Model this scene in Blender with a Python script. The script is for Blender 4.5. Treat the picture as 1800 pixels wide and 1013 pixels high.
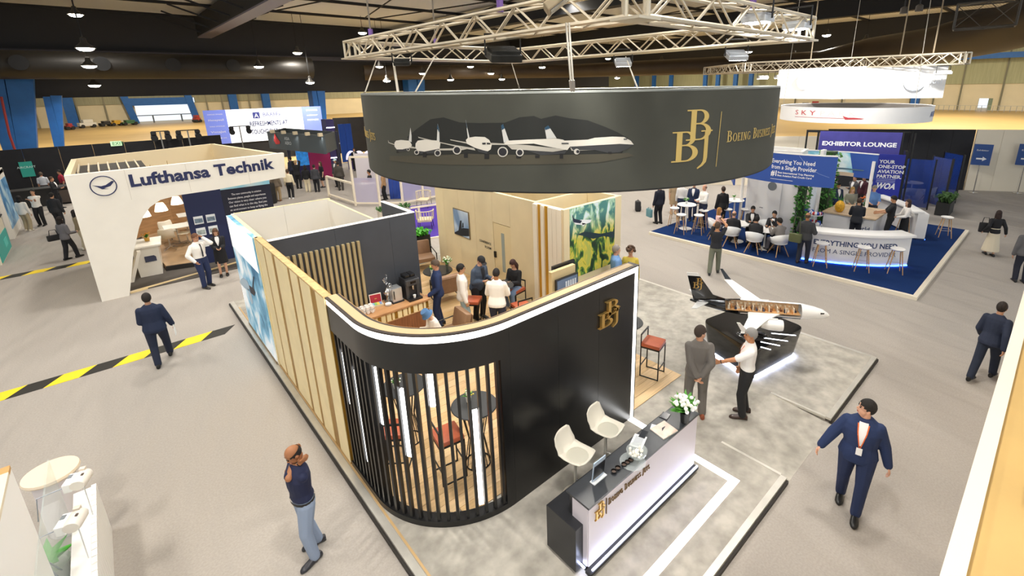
import bpy, bmesh, math, random
from mathutils import Vector, Matrix, Euler
from math import sin, cos, pi, radians, sqrt, atan2
for o in list(bpy.data.objects): bpy.data.objects.remove(o)
S = bpy.context.scene
COL = S.collection
random.seed(7)
# ------------------------------------------------------------------ camera
F_PX, PX0, PY0 = 839.93, 966.74, 395.66           # focal length and principal point of the 1800 x 1013 frame
PITCH, ROLL, YAW, CAM_H = 0.2813, 0.0183, 0.82634, 5.9
_f = Vector((cos(YAW)*cos(PITCH), sin(YAW)*cos(PITCH), -sin(PITCH)))
_r = Vector((sin(YAW), -cos(YAW), 0)); _d = _f.cross(_r)
C_R = cos(ROLL)*_r + sin(ROLL)*_d; C_D = -sin(ROLL)*_r + cos(ROLL)*_d; C_F = _f
CAM = Vector((0, 0, CAM_H))
cd = bpy.data.cameras.new('camera'); cam = bpy.data.objects.new('camera', cd); COL.objects.link(cam)
cd.sensor_width = 36; cd.sensor_fit = 'HORIZONTAL'; cd.lens = F_PX/1800*36
cd.shift_x = -(PX0-900)/1800; cd.shift_y = -(506.5-PY0)/1800
cd.clip_start = .05; cd.clip_end = 600
cam.matrix_world = Matrix(((C_R.x, -C_D.x, -C_F.x, 0), (C_R.y, -C_D.y, -C_F.y, 0), (C_R.z, -C_D.z, -C_F.z, CAM_H), (0, 0, 0, 1)))
S.camera = cam
# ------------------------------------------------------------------ world, exposure
w = bpy.data.worlds.new('world'); S.world = w; w.use_nodes = True
w.node_tree.nodes['Background'].inputs[0].default_value = (.86, .93, 1, 1)
w.node_tree.nodes['Background'].inputs[1].default_value = 1.15
S.view_settings.view_transform = 'Standard'; S.view_settings.look = 'None'
S.view_settings.gamma = 1; S.view_settings.use_curve_mapping = False
S.view_settings.exposure = 0.0
LAMP_W = 300.0
# ------------------------------------------------------------------ helpers: points
def ray(x, y): return C_R*((x-PX0)/F_PX) + C_D*((y-PY0)/F_PX) + C_F
def pz(x, y, z=0.0):
    d = ray(x, y); return CAM + d*((z-CAM_H)/d.z)
def py(x, y, Y):
    d = ray(x, y); return CAM + d*(Y/d.y)
def pxx(x, y, X):
    d = ray(x, y); return CAM + d*(X/d.x)
def V3(*a): return Vector(a)
# ------------------------------------------------------------------ helpers: materials
def lin(h):
    if isinstance(h, (tuple, list)): return (h[0], h[1], h[2], 1)
    h = h.lstrip('#'); c = [int(h[i:i+2], 16)/255 for i in (0, 2, 4)]
    return tuple([(v/12.92 if v <= .04045 else ((v+.055)/1.055)**2.4) for v in c]+[1])
MATS = {}
def mat(key, col='#808080', rough=.55, metal=0, emit=0, ecol=None, var=0, vs=8, bump=0, bs=60, alpha=1, trans=0, coat=0, stretch=None, spec=.5):
    if key in MATS: return MATS[key]
    m = bpy.data.materials.new(key); m.use_nodes = True; MATS[key] = m
    nt = m.node_tree; b = nt.nodes['Principled BSDF']
    c = lin(col)
    b.inputs['Base Color'].default_value = c; b.inputs['Roughness'].default_value = rough; b.inputs['Metallic'].default_value = metal
    b.inputs['Specular IOR Level'].default_value = spec
    if coat: b.inputs['Coat Weight'].default_value = coat; b.inputs['Coat Roughness'].default_value = .04
    if emit:
        b.inputs['Emission Color'].default_value = lin(ecol or col); b.inputs['Emission Strength'].default_value = emit
    if alpha < 1: b.inputs['Alpha'].default_value = alpha
    if trans: b.inputs['Transmission Weight'].default_value = trans; b.inputs['IOR'].default_value = 1.2
    if var or bump:
        tc = nt.nodes.new('ShaderNodeTexCoord'); mp = nt.nodes.new('ShaderNodeMapping')
        nt.links.new(tc.outputs['Object'], mp.inputs[0])
        if stretch: mp.inputs['Scale'].default_value = stretch
    if var:
        n = nt.nodes.new('ShaderNodeTexNoise'); n.inputs['Scale'].default_value = vs; n.inputs['Detail'].default_value = 5
        nt.links.new(mp.outputs[0], n.inputs['Vector'])
        r = nt.nodes.new('ShaderNodeValToRGB'); r.color_ramp.elements[0].position = .32; r.color_ramp.elements[1].position = .68
        r.color_ramp.elements[0].color = tuple([max(0, v*(1-var)) for v in c[:3]]+[1])
        r.color_ramp.elements[1].color = tuple([min(1, v*(1+var)) for v in c[:3]]+[1])
        nt.links.new(n.outputs[0], r.inputs[0]); nt.links.new(r.outputs[0], b.inputs['Base Color'])
    if bump:
        n2 = nt.nodes.new('ShaderNodeTexNoise'); n2.inputs['Scale'].default_value = bs; nt.links.new(mp.outputs[0], n2.inputs['Vector'])
        bp = nt.nodes.new('ShaderNodeBump'); bp.inputs['Strength'].default_value = bump; bp.inputs['Distance'].default_value = .02
        nt.links.new(n2.outputs[0], bp.inputs['Height']); nt.links.new(bp.outputs[0], b.inputs['Normal'])
    return m
def C(h, rough=.6, **k): return mat('c_%s_%s_%s' % (h, rough, '_'.join('%s%s' % q for q in sorted(k.items()))), h, rough, **k)
WHITE = mat('white_laminate', '#efece6', .45)
BLACK = mat('black_metal', '#141414', .4)
CHROME = mat('chrome', '#c8c8c8', .18, 1)
ALU = mat('aluminium', '#b9b6ae', .33, .9)
WOODLEG = mat('beech_wood', '#c39a6b', .5, var=.15, vs=14)
GREENLEAF = mat('green_leaf', '#4a8f2c', .5, var=.35, vs=20)
LED = mat('led_white', '#ffffff', .4, emit=5)
GLASS = mat('clear_glass', '#f4fbfb', .03, trans=1, alpha=.35)
# ------------------------------------------------------------------ helpers: meshes
class MB:
    def __init__(s): s.v = []; s.f = []
    def add(s, vs, fs):
        k = len(s.v); s.v += [tuple(q) for q in vs]; s.f += [tuple(i+k for i in q) for q in fs]; return s
    def box(s, x0, y0, z0, x1, y1, z1):
        return s.add([(x0,y0,z0),(x1,y0,z0),(x1,y1,z0),(x0,y1,z0),(x0,y0,z1),(x1,y0,z1),(x1,y1,z1),(x0,y1,z1)],
                     [(0,3,2,1),(4,5,6,7),(0,1,5,4),(1,2,6,5),(2,3,7,6),(3,0,4,7)])
    def obox(s, c, size, M=None):
        M = M or Matrix.Identity(3); c = Vector(c); h = [q/2 for q in size]
        vs = [c + M @ Vector((a*h[0], b*h[1], d*h[2])) for d in (-1,1) for a, b in ((-1,-1),(1,-1),(1,1),(-1,1))]
        return s.add(vs, [(0,3,2,1),(4,5,6,7),(0,1,5,4),(1,2,6,5),(2,3,7,6),(3,0,4,7)])
    def cyl(s, p0, p1, r0, r1=None, n=12, caps=True):
        p0 = Vector(p0); p1 = Vector(p1); r1 = r0 if r1 is None else r1
        d = (p1-p0); d = d.normalized() if d.length > 1e-9 else Vector((0,0,1))
        a = d.orthogonal().normalized(); b = d.cross(a)
        vs = []
        for p, r in ((p0, r0), (p1, r1)):
            for i in range(n):
                t = 2*pi*i/n; vs.append(p + (a*cos(t)+b*sin(t))*r)
        fs = [(i, (i+1) % n, n+(i+1) % n, n+i) for i in range(n)]
        if caps: fs += [tuple(reversed(range(n))), tuple(range(n, 2*n))]
        return s.add(vs, fs)
    def bar(s, p0, p1, w, h=None, up=(0,0,1)):
        p0 = Vector(p0); p1 = Vector(p1); h = w if h is None else h
        d = (p1-p0).normalized(); u = Vector(up)
        if abs(d.dot(u)) > .98: u = Vector((1,0,0))
        a = d.cross(u).normalized()*w/2; b = a.cross(d).normalized()*h/2
        vs = [p+x for p in (p0, p1) for x in (-a-b, a-b, a+b, -a+b)]
        return s.add(vs, [(3,2,1,0),(4,5,6,7),(0,1,5,4),(1,2,6,5),(2,3,7,6),(3,0,4,7)])
    def tube(s, pts, r, n=8, closed=False):
        pts = [Vector(p) for p in pts]; m = len(pts); vs = []; ref = None
        for i, p in enumerate(pts):
            a = pts[(i-1) % m] if (closed or i > 0) else p; c = pts[(i+1) % m] if (closed or i < m-1) else p
            d = (c-a).normalized()
            if ref is None: ref = d.orthogonal().normalized()
            u = (ref - d*ref.dot(d)); u = u.normalized() if u.length > 1e-6 else d.orthogonal().normalized(); ref = u
            b = d.cross(u); rr = r[i] if isinstance(r, (list, tuple)) else r
            vs += [p+(u*cos(2*pi*k/n)+b*sin(2*pi*k/n))*rr for k in range(n)]
        fs = []
        for i in range(m if closed else m-1):
            j = (i+1) % m
            fs += [(i*n+k, i*n+(k+1) % n, j*n+(k+1) % n, j*n+k) for k in range(n)]
        if not closed: fs += [tuple(reversed(range(n))), tuple(range((m-1)*n, m*n))]
        return s.add(vs, fs)
    def lathe(s, prof, n=20, c=(0,0,0), sx=1, sy=1, cap=True):
        c = Vector(c); m = len(prof)
        vs = [c+Vector((r*cos(2*pi*k/n)*sx, r*sin(2*pi*k/n)*sy, z)) for r, z in prof for k in range(n)]
        fs = [(i*n+k, i*n+(k+1) % n, (i+1)*n+(k+1) % n, (i+1)*n+k) for i in range(m-1) for k in range(n)]
        if cap: fs += [tuple(reversed(range(n))), tuple(range((m-1)*n, m*n))]
        return s.add(vs, fs)
    def ell(s, c, r, M=None, n=12, m=8):
        c = Vector(c); M = M or Matrix.Identity(3); vs = []
        for i in range(1, m):
            t = pi*i/m
            vs += [c + M @ Vector((r[0]*sin(t)*cos(2*pi*k/n), r[1]*sin(t)*sin(2*pi*k/n), r[2]*cos(t))) for k in range(n)]
        vs += [c + M @ Vector((0,0,r[2])), c + M @ Vector((0,0,-r[2]))]
        T = len(vs)-2; fs = []
        for i in range(m-2): fs += [(i*n+k, (i+1)*n+k, (i+1)*n+(k+1) % n, i*n+(k+1) % n) for k in range(n)]
        fs += [(T, k, (k+1) % n) for k in range(n)] + [(T+1, (m-2)*n+(k+1) % n, (m-2)*n+k) for k in range(n)]
        return s.add(vs, fs)
    def prism(s, poly, z0, z1):
        n = len(poly)
        a = sum(poly[i][0]*poly[(i+1) % n][1]-poly[(i+1) % n][0]*poly[i][1] for i in range(n))
        if a < 0: poly = poly[::-1]
        return s.add([(p[0], p[1], z0) for p in poly]+[(p[0], p[1], z1) for p in poly],
                     [tuple(reversed(range(n))), tuple(range(n, 2*n))]+[(i, (i+1) % n, n+(i+1) % n, n+i) for i in range(n)])
    def slab(s, pts, vec):
        n = len(pts); pts = [Vector(p) for p in pts]; vec = Vector(vec)
        return s.add(pts+[p+vec for p in pts], [tuple(reversed(range(n))), tuple(range(n, 2*n))]+[(i, (i+1) % n, n+(i+1) % n, n+i) for i in range(n)])
    def loft(s, rings, cap=True):
        n = len(rings[0]); m = len(rings); vs = [q for r in rings for q in r]
        fs = [(i*n+k, i*n+(k+1) % n, (i+1)*n+(k+1) % n, (i+1)*n+k) for i in range(m-1) for k in range(n)]
        if cap: fs += [tuple(reversed(range(n))), tuple(range((m-1)*n, m*n))]
        return s.add(vs, fs)
    def sweep_wall(s, pts, z0, z1, t, closed=False):
        """a wall of thickness t following a plan path (t to the left of the path)"""
        n = len(pts); L = []
        for i, p in enumerate(pts):
            a = pts[(i-1) % n] if (closed or i > 0) else p; c = pts[(i+1) % n] if (closed or i < n-1) else p
            dx, dy = c[0]-a[0], c[1]-a[1]; l = sqrt(dx*dx+dy*dy)
            L.append((p[0]-dy/l*t, p[1]+dx/l*t))
        vs = []; fs = []
        for p, q in zip(pts, L): vs += [(p[0],p[1],z0),(p[0],p[1],z1),(q[0],q[1],z1),(q[0],q[1],z0)]
        for i in range(n if closed else n-1):
            j = (i+1) % n
            for k in range(4): fs.append((i*4+k, j*4+k, j*4+(k+1) % 4, i*4+(k+1) % 4))
        if not closed: fs += [(0,1,2,3), tuple((n-1)*4+k for k in (3,2,1,0))]
        return s.add(vs, fs)
    def mesh(s, name, smooth=False, bevel=0, seg=2):
        me = bpy.data.meshes.new(name); me.from_pydata(s.v, [], s.f); me.update()
        bm = bmesh.new(); bm.from_mesh(me)
        if len(bm.faces) < 20000: bmesh.ops.recalc_face_normals(bm, faces=bm.faces)
        if bevel:
            es = [e for e in bm.edges if len(e.link_faces) == 2 and e.calc_face_angle(0) > .5]
            bmesh.ops.bevel(bm, geom=es, offset=bevel, segments=seg, affect='EDGES', profile=.6)
        if smooth:
            for f in bm.faces: f.smooth = True
            for e in bm.edges:
                if len(e.link_faces) == 2 and e.calc_face_angle(0) > .7: e.smooth = False
        bm.to_mesh(me); bm.free(); return me
    def build(s, name, m, parent=None, smooth=False, bevel=0, **k): return link(name, s.mesh(name, smooth, bevel), m, parent, **k)
def link(name, me, m, parent=None, label=None):
    if m is not None and len(me.materials) == 0: me.materials.append(m)
    o = bpy.data.objects.new(name, me); COL.objects.link(o)
    if parent is not None: o.parent = parent
    if label: o['label'] = label
    return o
def thing(name, label, cat, loc=(0,0,0), rz=0, group=None):
    o = bpy.data.objects.new(name, None); COL.objects.link(o); o.location = loc; o.rotation_euler = (0, 0, rz); o.empty_display_size = .1
    return tag(o, label, cat, group)
def tag(o, label, cat, group=None):
    o['label'] = label; o['category'] = cat
    if group: o['group'] = group
    return o
def struct(o): o['kind'] = 'structure'; return o
def stuff(o): o['kind'] = 'stuff'; return o
def dup(root, loc, rz, label=None, group=None):
    def cp(o, p):
        c = o.copy(); COL.objects.link(c); c.parent = p
        for ch in list(o.children): cp(ch, c)
        return c
    r = cp(root, None); r.location = loc; r.rotation_euler = (0, 0, rz)
    if label: r['label'] = label
    if group: r['group'] = group
    return r
def rotz(a): return Matrix.Rotation(a, 3, 'Z')
def arc(cx, cy, r, a0, a1, n): return [(cx+r*cos(a0+(a1-a0)*i/n), cy+r*sin(a0+(a1-a0)*i/n)) for i in range(n+1)]
# ------------------------------------------------------------------ helpers: lettering and flat print
def flat_map(o, right, up):
    o = Vector(o); right = Vector(right).normalized(); up = Vector(up).normalized(); n = right.cross(up).normalized()
    return lambda u, v, d: o+right*u+up*v+n*d
def cyl_map(cx, cy, R, phi0, z0, s=1):
    """u runs along the outside of a vertical cylinder, to the right as seen from outside"""
    def f(u, v, d):
        a = phi0+s*u/R; r = R+s*d
        return Vector((cx+r*cos(a), cy+r*sin(a), z0+v))
    return f
WS = bpy.data.scenes.new('workshop')               # a side scene where modifiers and letters are turned into meshes
def baked(o):
    WS.collection.objects.link(o); vl = WS.view_layers[0]; vl.update(); return bpy.data.meshes.new_from_object(o.evaluated_get(vl.depsgraph))
def text_mesh(body, bold=0, spacing=1):
    cu = bpy.data.curves.new('t', 'FONT'); cu.body = body; cu.size = 1; cu.offset = bold; cu.resolution_u = 2; cu.space_character = spacing
    ob = bpy.data.objects.new('t', cu); me = baked(ob); vs = [tuple(q.co) for q in me.vertices]; fs = [tuple(q.vertices) for q in me.polygons]
    bpy.data.objects.remove(ob); bpy.data.curves.remove(cu); bpy.data.meshes.remove(me)
    return vs, fs
def lettering(name, body, mp, h, m, parent=None, width=None, bold=0, depth=.004, align='L', spacing=1, shear=0, label=None):
    vs, fs = text_mesh(body, bold, spacing)
    x0 = min(q[0] for q in vs); x1 = max(q[0] for q in vs); k = h/.72; kx = k if width is None else width/(x1-x0)
    W_ = (x1-x0)*kx; ox = {'L': 0, 'C': -W_/2, 'R': -W_}[align]
    b = MB(); b.add([mp((q[0]-x0)*kx+ox+q[1]*k*shear, q[1]*k, depth) for q in vs], fs)
    me = bpy.data.meshes.new(name); me.from_pydata(b.v, [], b.f); me.update()
    return link(name, me, m, parent, label)
def decal(name, polys, mp, m, parent=None, step=.12, depth=.006, label=None):
    """flat print: polygons in (u, v) cut into strips so that they follow a curved surface"""
    if len(polys) > 1:
        for p in polys: o = decal(name, [p], mp, m, parent, step, depth, label)
        return o
    bm = bmesh.new()
    for p in polys:
        try: bm.faces.new([bm.verts.new((q[0], q[1], 0)) for q in p])
        except ValueError: pass
    us = [q.co.x for q in bm.verts]
    if step:
        u = math.floor(min(us)/step)*step+step
        while u < max(us):
            bmesh.ops.bisect_plane(bm, geom=bm.verts[:]+bm.edges[:]+bm.faces[:], plane_co=(u,0,0), plane_no=(1,0,0)); u += step
    bmesh.ops.triangulate(bm, faces=bm.faces)
    for v in bm.verts: v.co = mp(v.co.x, v.co.y, depth)
    me = bpy.data.meshes.new(name); bm.to_mesh(me); bm.free()
    return link(name, me, m, parent, label)
def _ring(cx, cy, rx, ry, tx, ty, a0, a1, n=14):
    q = []
    for i in range(n):
        a, b = radians(a0+(a1-a0)*i/n), radians(a0+(a1-a0)*(i+1)/n)
        P = lambda t, k: (cx+(rx-tx*k)*cos(t), cy+(ry-ty*k)*sin(t))
        q.append([P(a,0), P(b,0), P(b,1), P(a,1)])
    return q
def _r(x0, y0, x1, y1): return [(x0,y0),(x1,y0),(x1,y1),(x0,y1)]
def serif(ch):
    t = .045
    if ch == 'B': return [_r(.09,0,.23,1), _r(-.02,0,.12,t), _r(-.02,1-t,.12,1), _r(.2,0,.36,t), _r(.2,1-t,.32,1), _r(.2,.52,.34,.52+t)]+_ring(.32,.76,.26,.24,.13,t,-90,90)+_ring(.34,.28,.33,.28,.15,t,-90,90), .74
    if ch == 'O': return _ring(.4,.5,.4,.52,.12,.05,0,360,24), .86
    if ch == 'E': return [_r(.08,0,.21,1), _r(0,0,.52,t), _r(0,1-t,.5,1), _r(.2,.5,.4,.5+t), _r(.49,0,.53,.22), _r(.47,.78,.5,1), _r(.38,.42,.41,.62)], .62
    if ch == 'I': return [_r(.1,0,.23,1), _r(0,0,.33,t), _r(0,1-t,.33,1)], .42
    if ch == 'N': return [_r(.1,0,.16,1), _r(.6,0,.66,1), [(.08,1),(.22,1),(.68,0),(.56,0)], _r(0,0,.26,t), _r(.5,1-t,.76,1), _r(0,1-t,.16,1)], .84
    if ch == 'G': return _ring(.4,.5,.4,.52,.12,.05,45,325,20)+[_r(.6,.02,.72,.42), _r(.5,.4,.82,.44)], .88
    if ch == 'U': return [_r(.08,.3,.21,1), _r(.56,.3,.61,1), _r(0,1-t,.3,1), _r(.48,1-t,.7,1)]+_ring(.345,.32,.265,.34,.1,.06,180,360,14), .76
    if ch == 'S': return _ring(.26,.75,.25,.26,.09,.07,30,270)+_ring(.26,.26,.27,.28,.1,.07,-160,90), .6
    if ch == 'T': return [_r(.25,0,.38,1), _r(.15,0,.48,t), _r(0,1-t,.63,1), _r(0,.8,.03,1), _r(.6,.8,.63,1)], .68
    if ch == 'J': return [_r(.16,.05,.29,1), _r(.03,1-t,.42,1), [(.16,.06),(.29,.06),(.26,-.1),(.15,-.22),(-.02,-.32),(-.04,-.28),(.1,-.16),(.15,-.06)]], .46
    return [], .35
def smallcaps(text, h, k=.74, gap=.1, split=False):
    out = []; u = 0; first = True
    for ch in text:
        if ch == ' ': u += .4*h; first = True; continue
        q, a = serif(ch); s = h if first else h*k; first = False
        g = [[(u+p[0]*s, p[1]*s) for p in poly] for poly in q]; u += (a+gap)*s
        if split: out.append(g)
        else: out += g
    return out, u
def bbj(h):
    """monogram: B above, B and J below, fitted into height h; origin at the lower left"""
    k = h/1.72; out = []
    for ch, ox, oy, s, sx in (('B', .42, .92, 1, 1.22), ('B', 0, .3, 1, 1.22), ('J', .86, .32, .98, 1.05)):
        out += [[((ox+p[0]*s*sx)*k, (oy+p[1]*s*.9)*k) for p in poly] for poly in serif(ch)[0]]
    return out
def solid_glyphs(name, polys, mp, depth, m, parent, back=0.0, label=None):
    b = MB()
    for p in polys:
        n = len(p); b.add([mp(q[0], q[1], back) for q in p]+[mp(q[0], q[1], depth) for q in p],
                          [tuple(reversed(range(n))), tuple(range(n, 2*n))]+[(i, (i+1) % n, n+(i+1) % n, n+i) for i in range(n)])
    return b.build(name, m, parent, label=label)
# ------------------------------------------------------------------ people
def remesh(mb, vox, it=4, name='m'):
    me = bpy.data.meshes.new(name); me.from_pydata(mb.v, [], mb.f); me.update()
    o = bpy.data.objects.new('tmp', me)
    r = o.modifiers.new('r', 'REMESH'); r.mode = 'VOXEL'; r.voxel_size = vox; r.use_smooth_shade = True
    if it:
        q = o.modifiers.new('s', 'SMOOTH'); q.iterations = it; q.factor = .5
    out = baked(o); out.name = name
    bpy.data.objects.remove(o); bpy.data.meshes.remove(me)
    return out
def cap(mb, a, ra, b, rb, n=10):
    a = Vector(a); b = Vector(b)
    mb.cyl(a, b, ra, rb, n); mb.ell(a, (ra,)*3, n=n, m=6); mb.ell(b, (rb,)*3, n=n, m=6)
def ik(a, b, l1, l2, hint):
    a = Vector(a); b = Vector(b); d = b-a; L = d.length; mx = l1+l2-.004
    if L > mx: b = a+d*(mx/L); L = mx
    L = max(L, abs(l1-l2)+.01); u = d.normalized(); x = (l1*l1-l2*l2+L*L)/(2*L); h = sqrt(max(l1*l1-x*x, 0))
    hv = Vector(hint); p = hv-u*hv.dot(u); p = p.normalized() if p.length > 1e-5 else u.orthogonal().normalized()
    return a+u*x+p*h, b
RINGS = [(-.13,.150,.100,-.01),(-.06,.170,.112,-.01),(.03,.160,.110,0),(.12,.143,.1,.005),(.24,.158,.112,.01),(.35,.176,.113,.005),(.43,.165,.095,-.005),(.485,.105,.07,-.01),(.53,.058,.058,-.008)]
_shoe = {}
def shoe_mesh(colr):
    if colr in _shoe: return _shoe[colr]
    b = MB(); rings = []
    for x, wd, h in ((-.1,.03,.075),(-.088,.04,.09),(-.03,.042,.098),(.03,.045,.09),(.1,.052,.066),(.16,.05,.054),(.195,.034,.04),(.208,.014,.024)):
        rings.append([(x, wd*cos(t)*(1 if sin(t) > -.2 else 1.05), max(0, h*.5+h*.55*sin(t))) for t in [2*pi*i/12 for i in range(12)]])
    b.loft(rings); _shoe[colr] = b.mesh('shoe', True); _shoe[colr].materials.append(C(colr, .35)); return _shoe[colr]
def person(label, x, y, rz, h=1.75, z0=0., top=('suit', '#1b2236'), bottom=('trousers', '#1b2236'), shoes='#121212', skin='#c99a7c', hair=('short', '#16110e'),
           arms=(None, None), feet=((.02, .1), (-.02, -.1)), pelvis=None, lean=0, head=(0, 0), bulk=1., vox=.016, ex=(), shirt='#f2f0ee', yaw=(0, 0), group=None, sway=0, elbow=(None, None)):
    """local frame: x forward, y left, z up; sizes for a 1.75 m figure, scaled by h"""
    k = h/1.75; root = thing('person', label, 'person', (x, y, z0), radians(rz), group); root.scale = (k, k, k)
    P = Vector(pelvis or (0, 0, .95)); th = radians(lean); U = Vector((sin(th), sway, cos(th))).normalized(); Fv = Vector((cos(th), 0, -sin(th)))
    sitting = P.z < .85
    def tp(t, f=0, s=0): return P+U*t+Fv*f+Vector((0, s, 0))
    det = vox < .0125
    skm = C(skin, .5)
    body = MB()
    Hc = tp(.665, .005+.04*sin(th)); Rh = Matrix.Rotation(radians(head[0]), 3, 'Z') @ Matrix.Rotation(radians(head[1])+th*.6, 3, 'Y')
    def hp(a, b, c): return Hc+Rh @ Vector((a, b, c))
    body.ell(hp(-.008,0,.02), (.098,.076,.106), Rh, 16, 10); body.ell(hp(.028,0,-.05), (.066,.058,.078), Rh); body.ell(hp(.097,0,-.022), (.019,.013,.024), Rh)
    for s in (1, -1): body.ell(hp(-.01, s*.078, -.012), (.02,.011,.03), Rh)
    cap(body, tp(.5,-.008), .058, hp(-.02,0,-.07), .053)
    def torso(mb, r0, r1, inf, fl=0):
        rg = []
        for (t, a, b, off) in RINGS:
            if r0 <= t <= r1:
                e = inf+fl*max(0, .12-t); rg.append([tp(t, off+(b*bulk+e)*cos(q), (a*bulk+e)*sin(q)) for q in [2*pi*i/16 for i in range(16)]])
        mb.loft(rg)
    torso(body, -.2, .6, -.012)
    J = {}
    for i, s in ((0, 1), (1, -1)):
        sh = tp(.415, -.008, s*.168*(.6+.4*bulk)); tgt = arms[i] or (.06, s*(.245+.12*(bulk-1)), .80)
        ht = elbow[i] or (-.7, s*.25, -.5)
        el, wr = ik(sh, tgt, .285, .255, ht)
        cap(body, sh, .052, el, .045); cap(body, el, .045, wr, .032)
        d = (wr-el).normalized(); ref = Vector((1, 0, .45)); e = ref-d*ref.dot(d); e = e.normalized() if e.length > .05 else Vector((0, 0, 1))
        n = d.cross(e); n = n if n.y*s < 0 or abs(n.y) < .2 and n.z < 0 else -n
        J[i] = (sh, el, wr, d, e, n)
        fr = .0095
        for j, (o, l) in enumerate(((.03, .036), (.011, .042), (-.009, .04), (-.028, .032))):
            k0 = wr+e*o*.7; k1 = wr+d*.088+e*o; k2 = k1+(d*.9+n*.35).normalized()*l; k3 = k2+(d*.5+n*.85).normalized()*l*.85
            cap(body, k0, .017, k1, .0145, 6); cap(body, k1, fr+.003, k2, fr+.0015, 6); cap(body, k2, fr+.0015, k3, fr, 6)
        t1 = wr+d*.028+e*.026; t2 = t1+(d*.6+e*.75+n*.15).normalized()*.04; t3 = t2+(d*.85+e*.25+n*.3).normalized()*.034
        cap(body, t1, .0135, t2, .0115, 6); cap(body, t2, .0115, t3, .0095, 6)
    L = {}
    for i, s in ((0, 1), (1, -1)):
        hip = P+Vector((0, s*.088*bulk, -.055)); fx, fy = feet[i][:2]; fz = feet[i][2] if len(feet[i]) > 2 else 0
        kn, an = ik(hip, (fx, fy, .085+fz), .415, .405, (1, s*.12, .15))
        cap(body, hip, .08, kn, .052); cap(body, kn, .052, an, .036); L[i] = (hip, kn, an)
        fa = radians(yaw[i]); cap(body, an, .034, an+Vector((cos(fa)*.05, sin(fa)*.05, -.05)), .02)
        so = link('shoe', shoe_mesh(shoes), None, root); so.location = (an.x, an.y, an.z-.085); so.rotation_euler = (0, 0, fa)
    bo = link('body', remesh(body, vox*.62 if det else vox, 3, 'body'), skm, root)
    kind, tc = top; cm = C(tc, .8, bump=.15, bs=40)
    t = MB(); sleeve = {'suit': 1, 'shirt': 1, 'blouse': 1, 'tee': .45, 'shortsleeve': .5, 'dress': .5}[kind]
    low = {'suit': -.2, 'shirt': .0, 'blouse': -.2, 'tee': -.07, 'shortsleeve': .0, 'dress': -.2}[kind]
    torso(t, low, .6 if kind in ('suit', 'shirt', 'shortsleeve') else .5, .02 if kind == 'suit' else .014, .06 if kind == 'suit' and not sitting else 0)
    for i in (0, 1):
        sh, el, wr, d, e, n = J[i]; g = .012 if kind == 'suit' else .006
        if sleeve == 1: cap(t, sh, .062+g, el, (.056+g)*(.5+.5*bulk)); cap(t, el, (.056+g)*(.5+.5*bulk), wr-d*.005, .044+g)
        else: cap(t, sh, .066, sh.lerp(el, .85 if sleeve == .5 else .65), .064)
    top_o = link({'suit': 'jacket', 'shirt': 'shirt', 'blouse': 'blouse', 'tee': 't_shirt', 'shortsleeve': 'polo_shirt', 'dress': 'dress_top'}[kind], remesh(t, vox*.85, 3), cm, root)
    bk, bc = bottom; bmn = C(bc, .8, bump=.12, bs=40); b = MB()
    if bk == 'skirt' or bk == 'longskirt':
        hem = .48 if bk == 'skirt' else .18
        if sitting:
            torso(b, -.2, .1, .01)
            for i in (0, 1): hip, kn, an = L[i]; cap(b, hip, .1, kn, .075)
        else:
            rg = []
            for z, a, bb in ((hem, .2 if bk == 'skirt' else .27, .15 if bk == 'skirt' else .24), (.75, .19, .135), (.9, .18, .125), (1.02, .155, .11), (1.08, .15, .108)):
                rg.append([Vector((P.x+bb*cos(q), P.y+a*sin(q), z)) for q in [2*pi*j/16 for j in range(16)]])
            b.loft(rg)
    else:
        torso(b, -.2, .1, .004)
        b.ell(P+Vector((-.01, 0, -.1)), (.1*bulk, .15*bulk, .1))
        for i in (0, 1):
            hip, kn, an = L[i]; q = .6 if bk == 'shorts' else 1
            cap(b, hip, .102*bulk, kn, .082)
            if q == 1: cap(b, kn, .082, an+Vector((-.005,0,.0)), .068)
    link({'skirt': 'skirt', 'longskirt': 'skirt', 'shorts': 'shorts'}.get(bk, 'trousers'), remesh(b, vox*.9, 3), bmn, root)
    hk, hc = hair; hm = C(hc, .75, bump=.4, bs=90); hb = MB()
    def shell(r, keep):
        q = MB(); q.ell((-.008,0,.022), r, None, 20, 14); fs = [f for f in q.f if keep(sum((Vector(q.v[i]) for i in f), Vector())/len(f))]
        hb.add([hp(*p) for p in q.v], fs)
    line = lambda c: c.z > -.012+.8*c.x
    if hk in ('short', 'long', 'bun', 'parted'): shell((.108,.086,.117), line)
    if hk == 'bald': shell((.103,.082,.104), lambda c: line(c) and c.z < .055 and c.x < .045)
    if hk == 'long':
        hb.ell(hp(-.062,0,-.1), (.05,.088,.15), Rh)
        for s in (1, -1): hb.ell(hp(0, s*.078, -.09), (.045,.022,.13), Rh)
    if hk == 'bun': hb.ell(hp(-.12,0,.05), (.045,.05,.045), Rh)
    if hk == 'curly':
        rr = random.Random(3)
        for j in range(60):
            a = rr.uniform(0, 2*pi); c = rr.uniform(-.35, 1); q = sqrt(max(0, 1-c*c)); v = Vector((q*cos(a)*.115-.015, q*sin(a)*.115, c*.12+.02))
            if v.z > -.03+.9*v.x: hb.ell(hp(*v), (.034,)*3, None, 8, 6)
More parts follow.
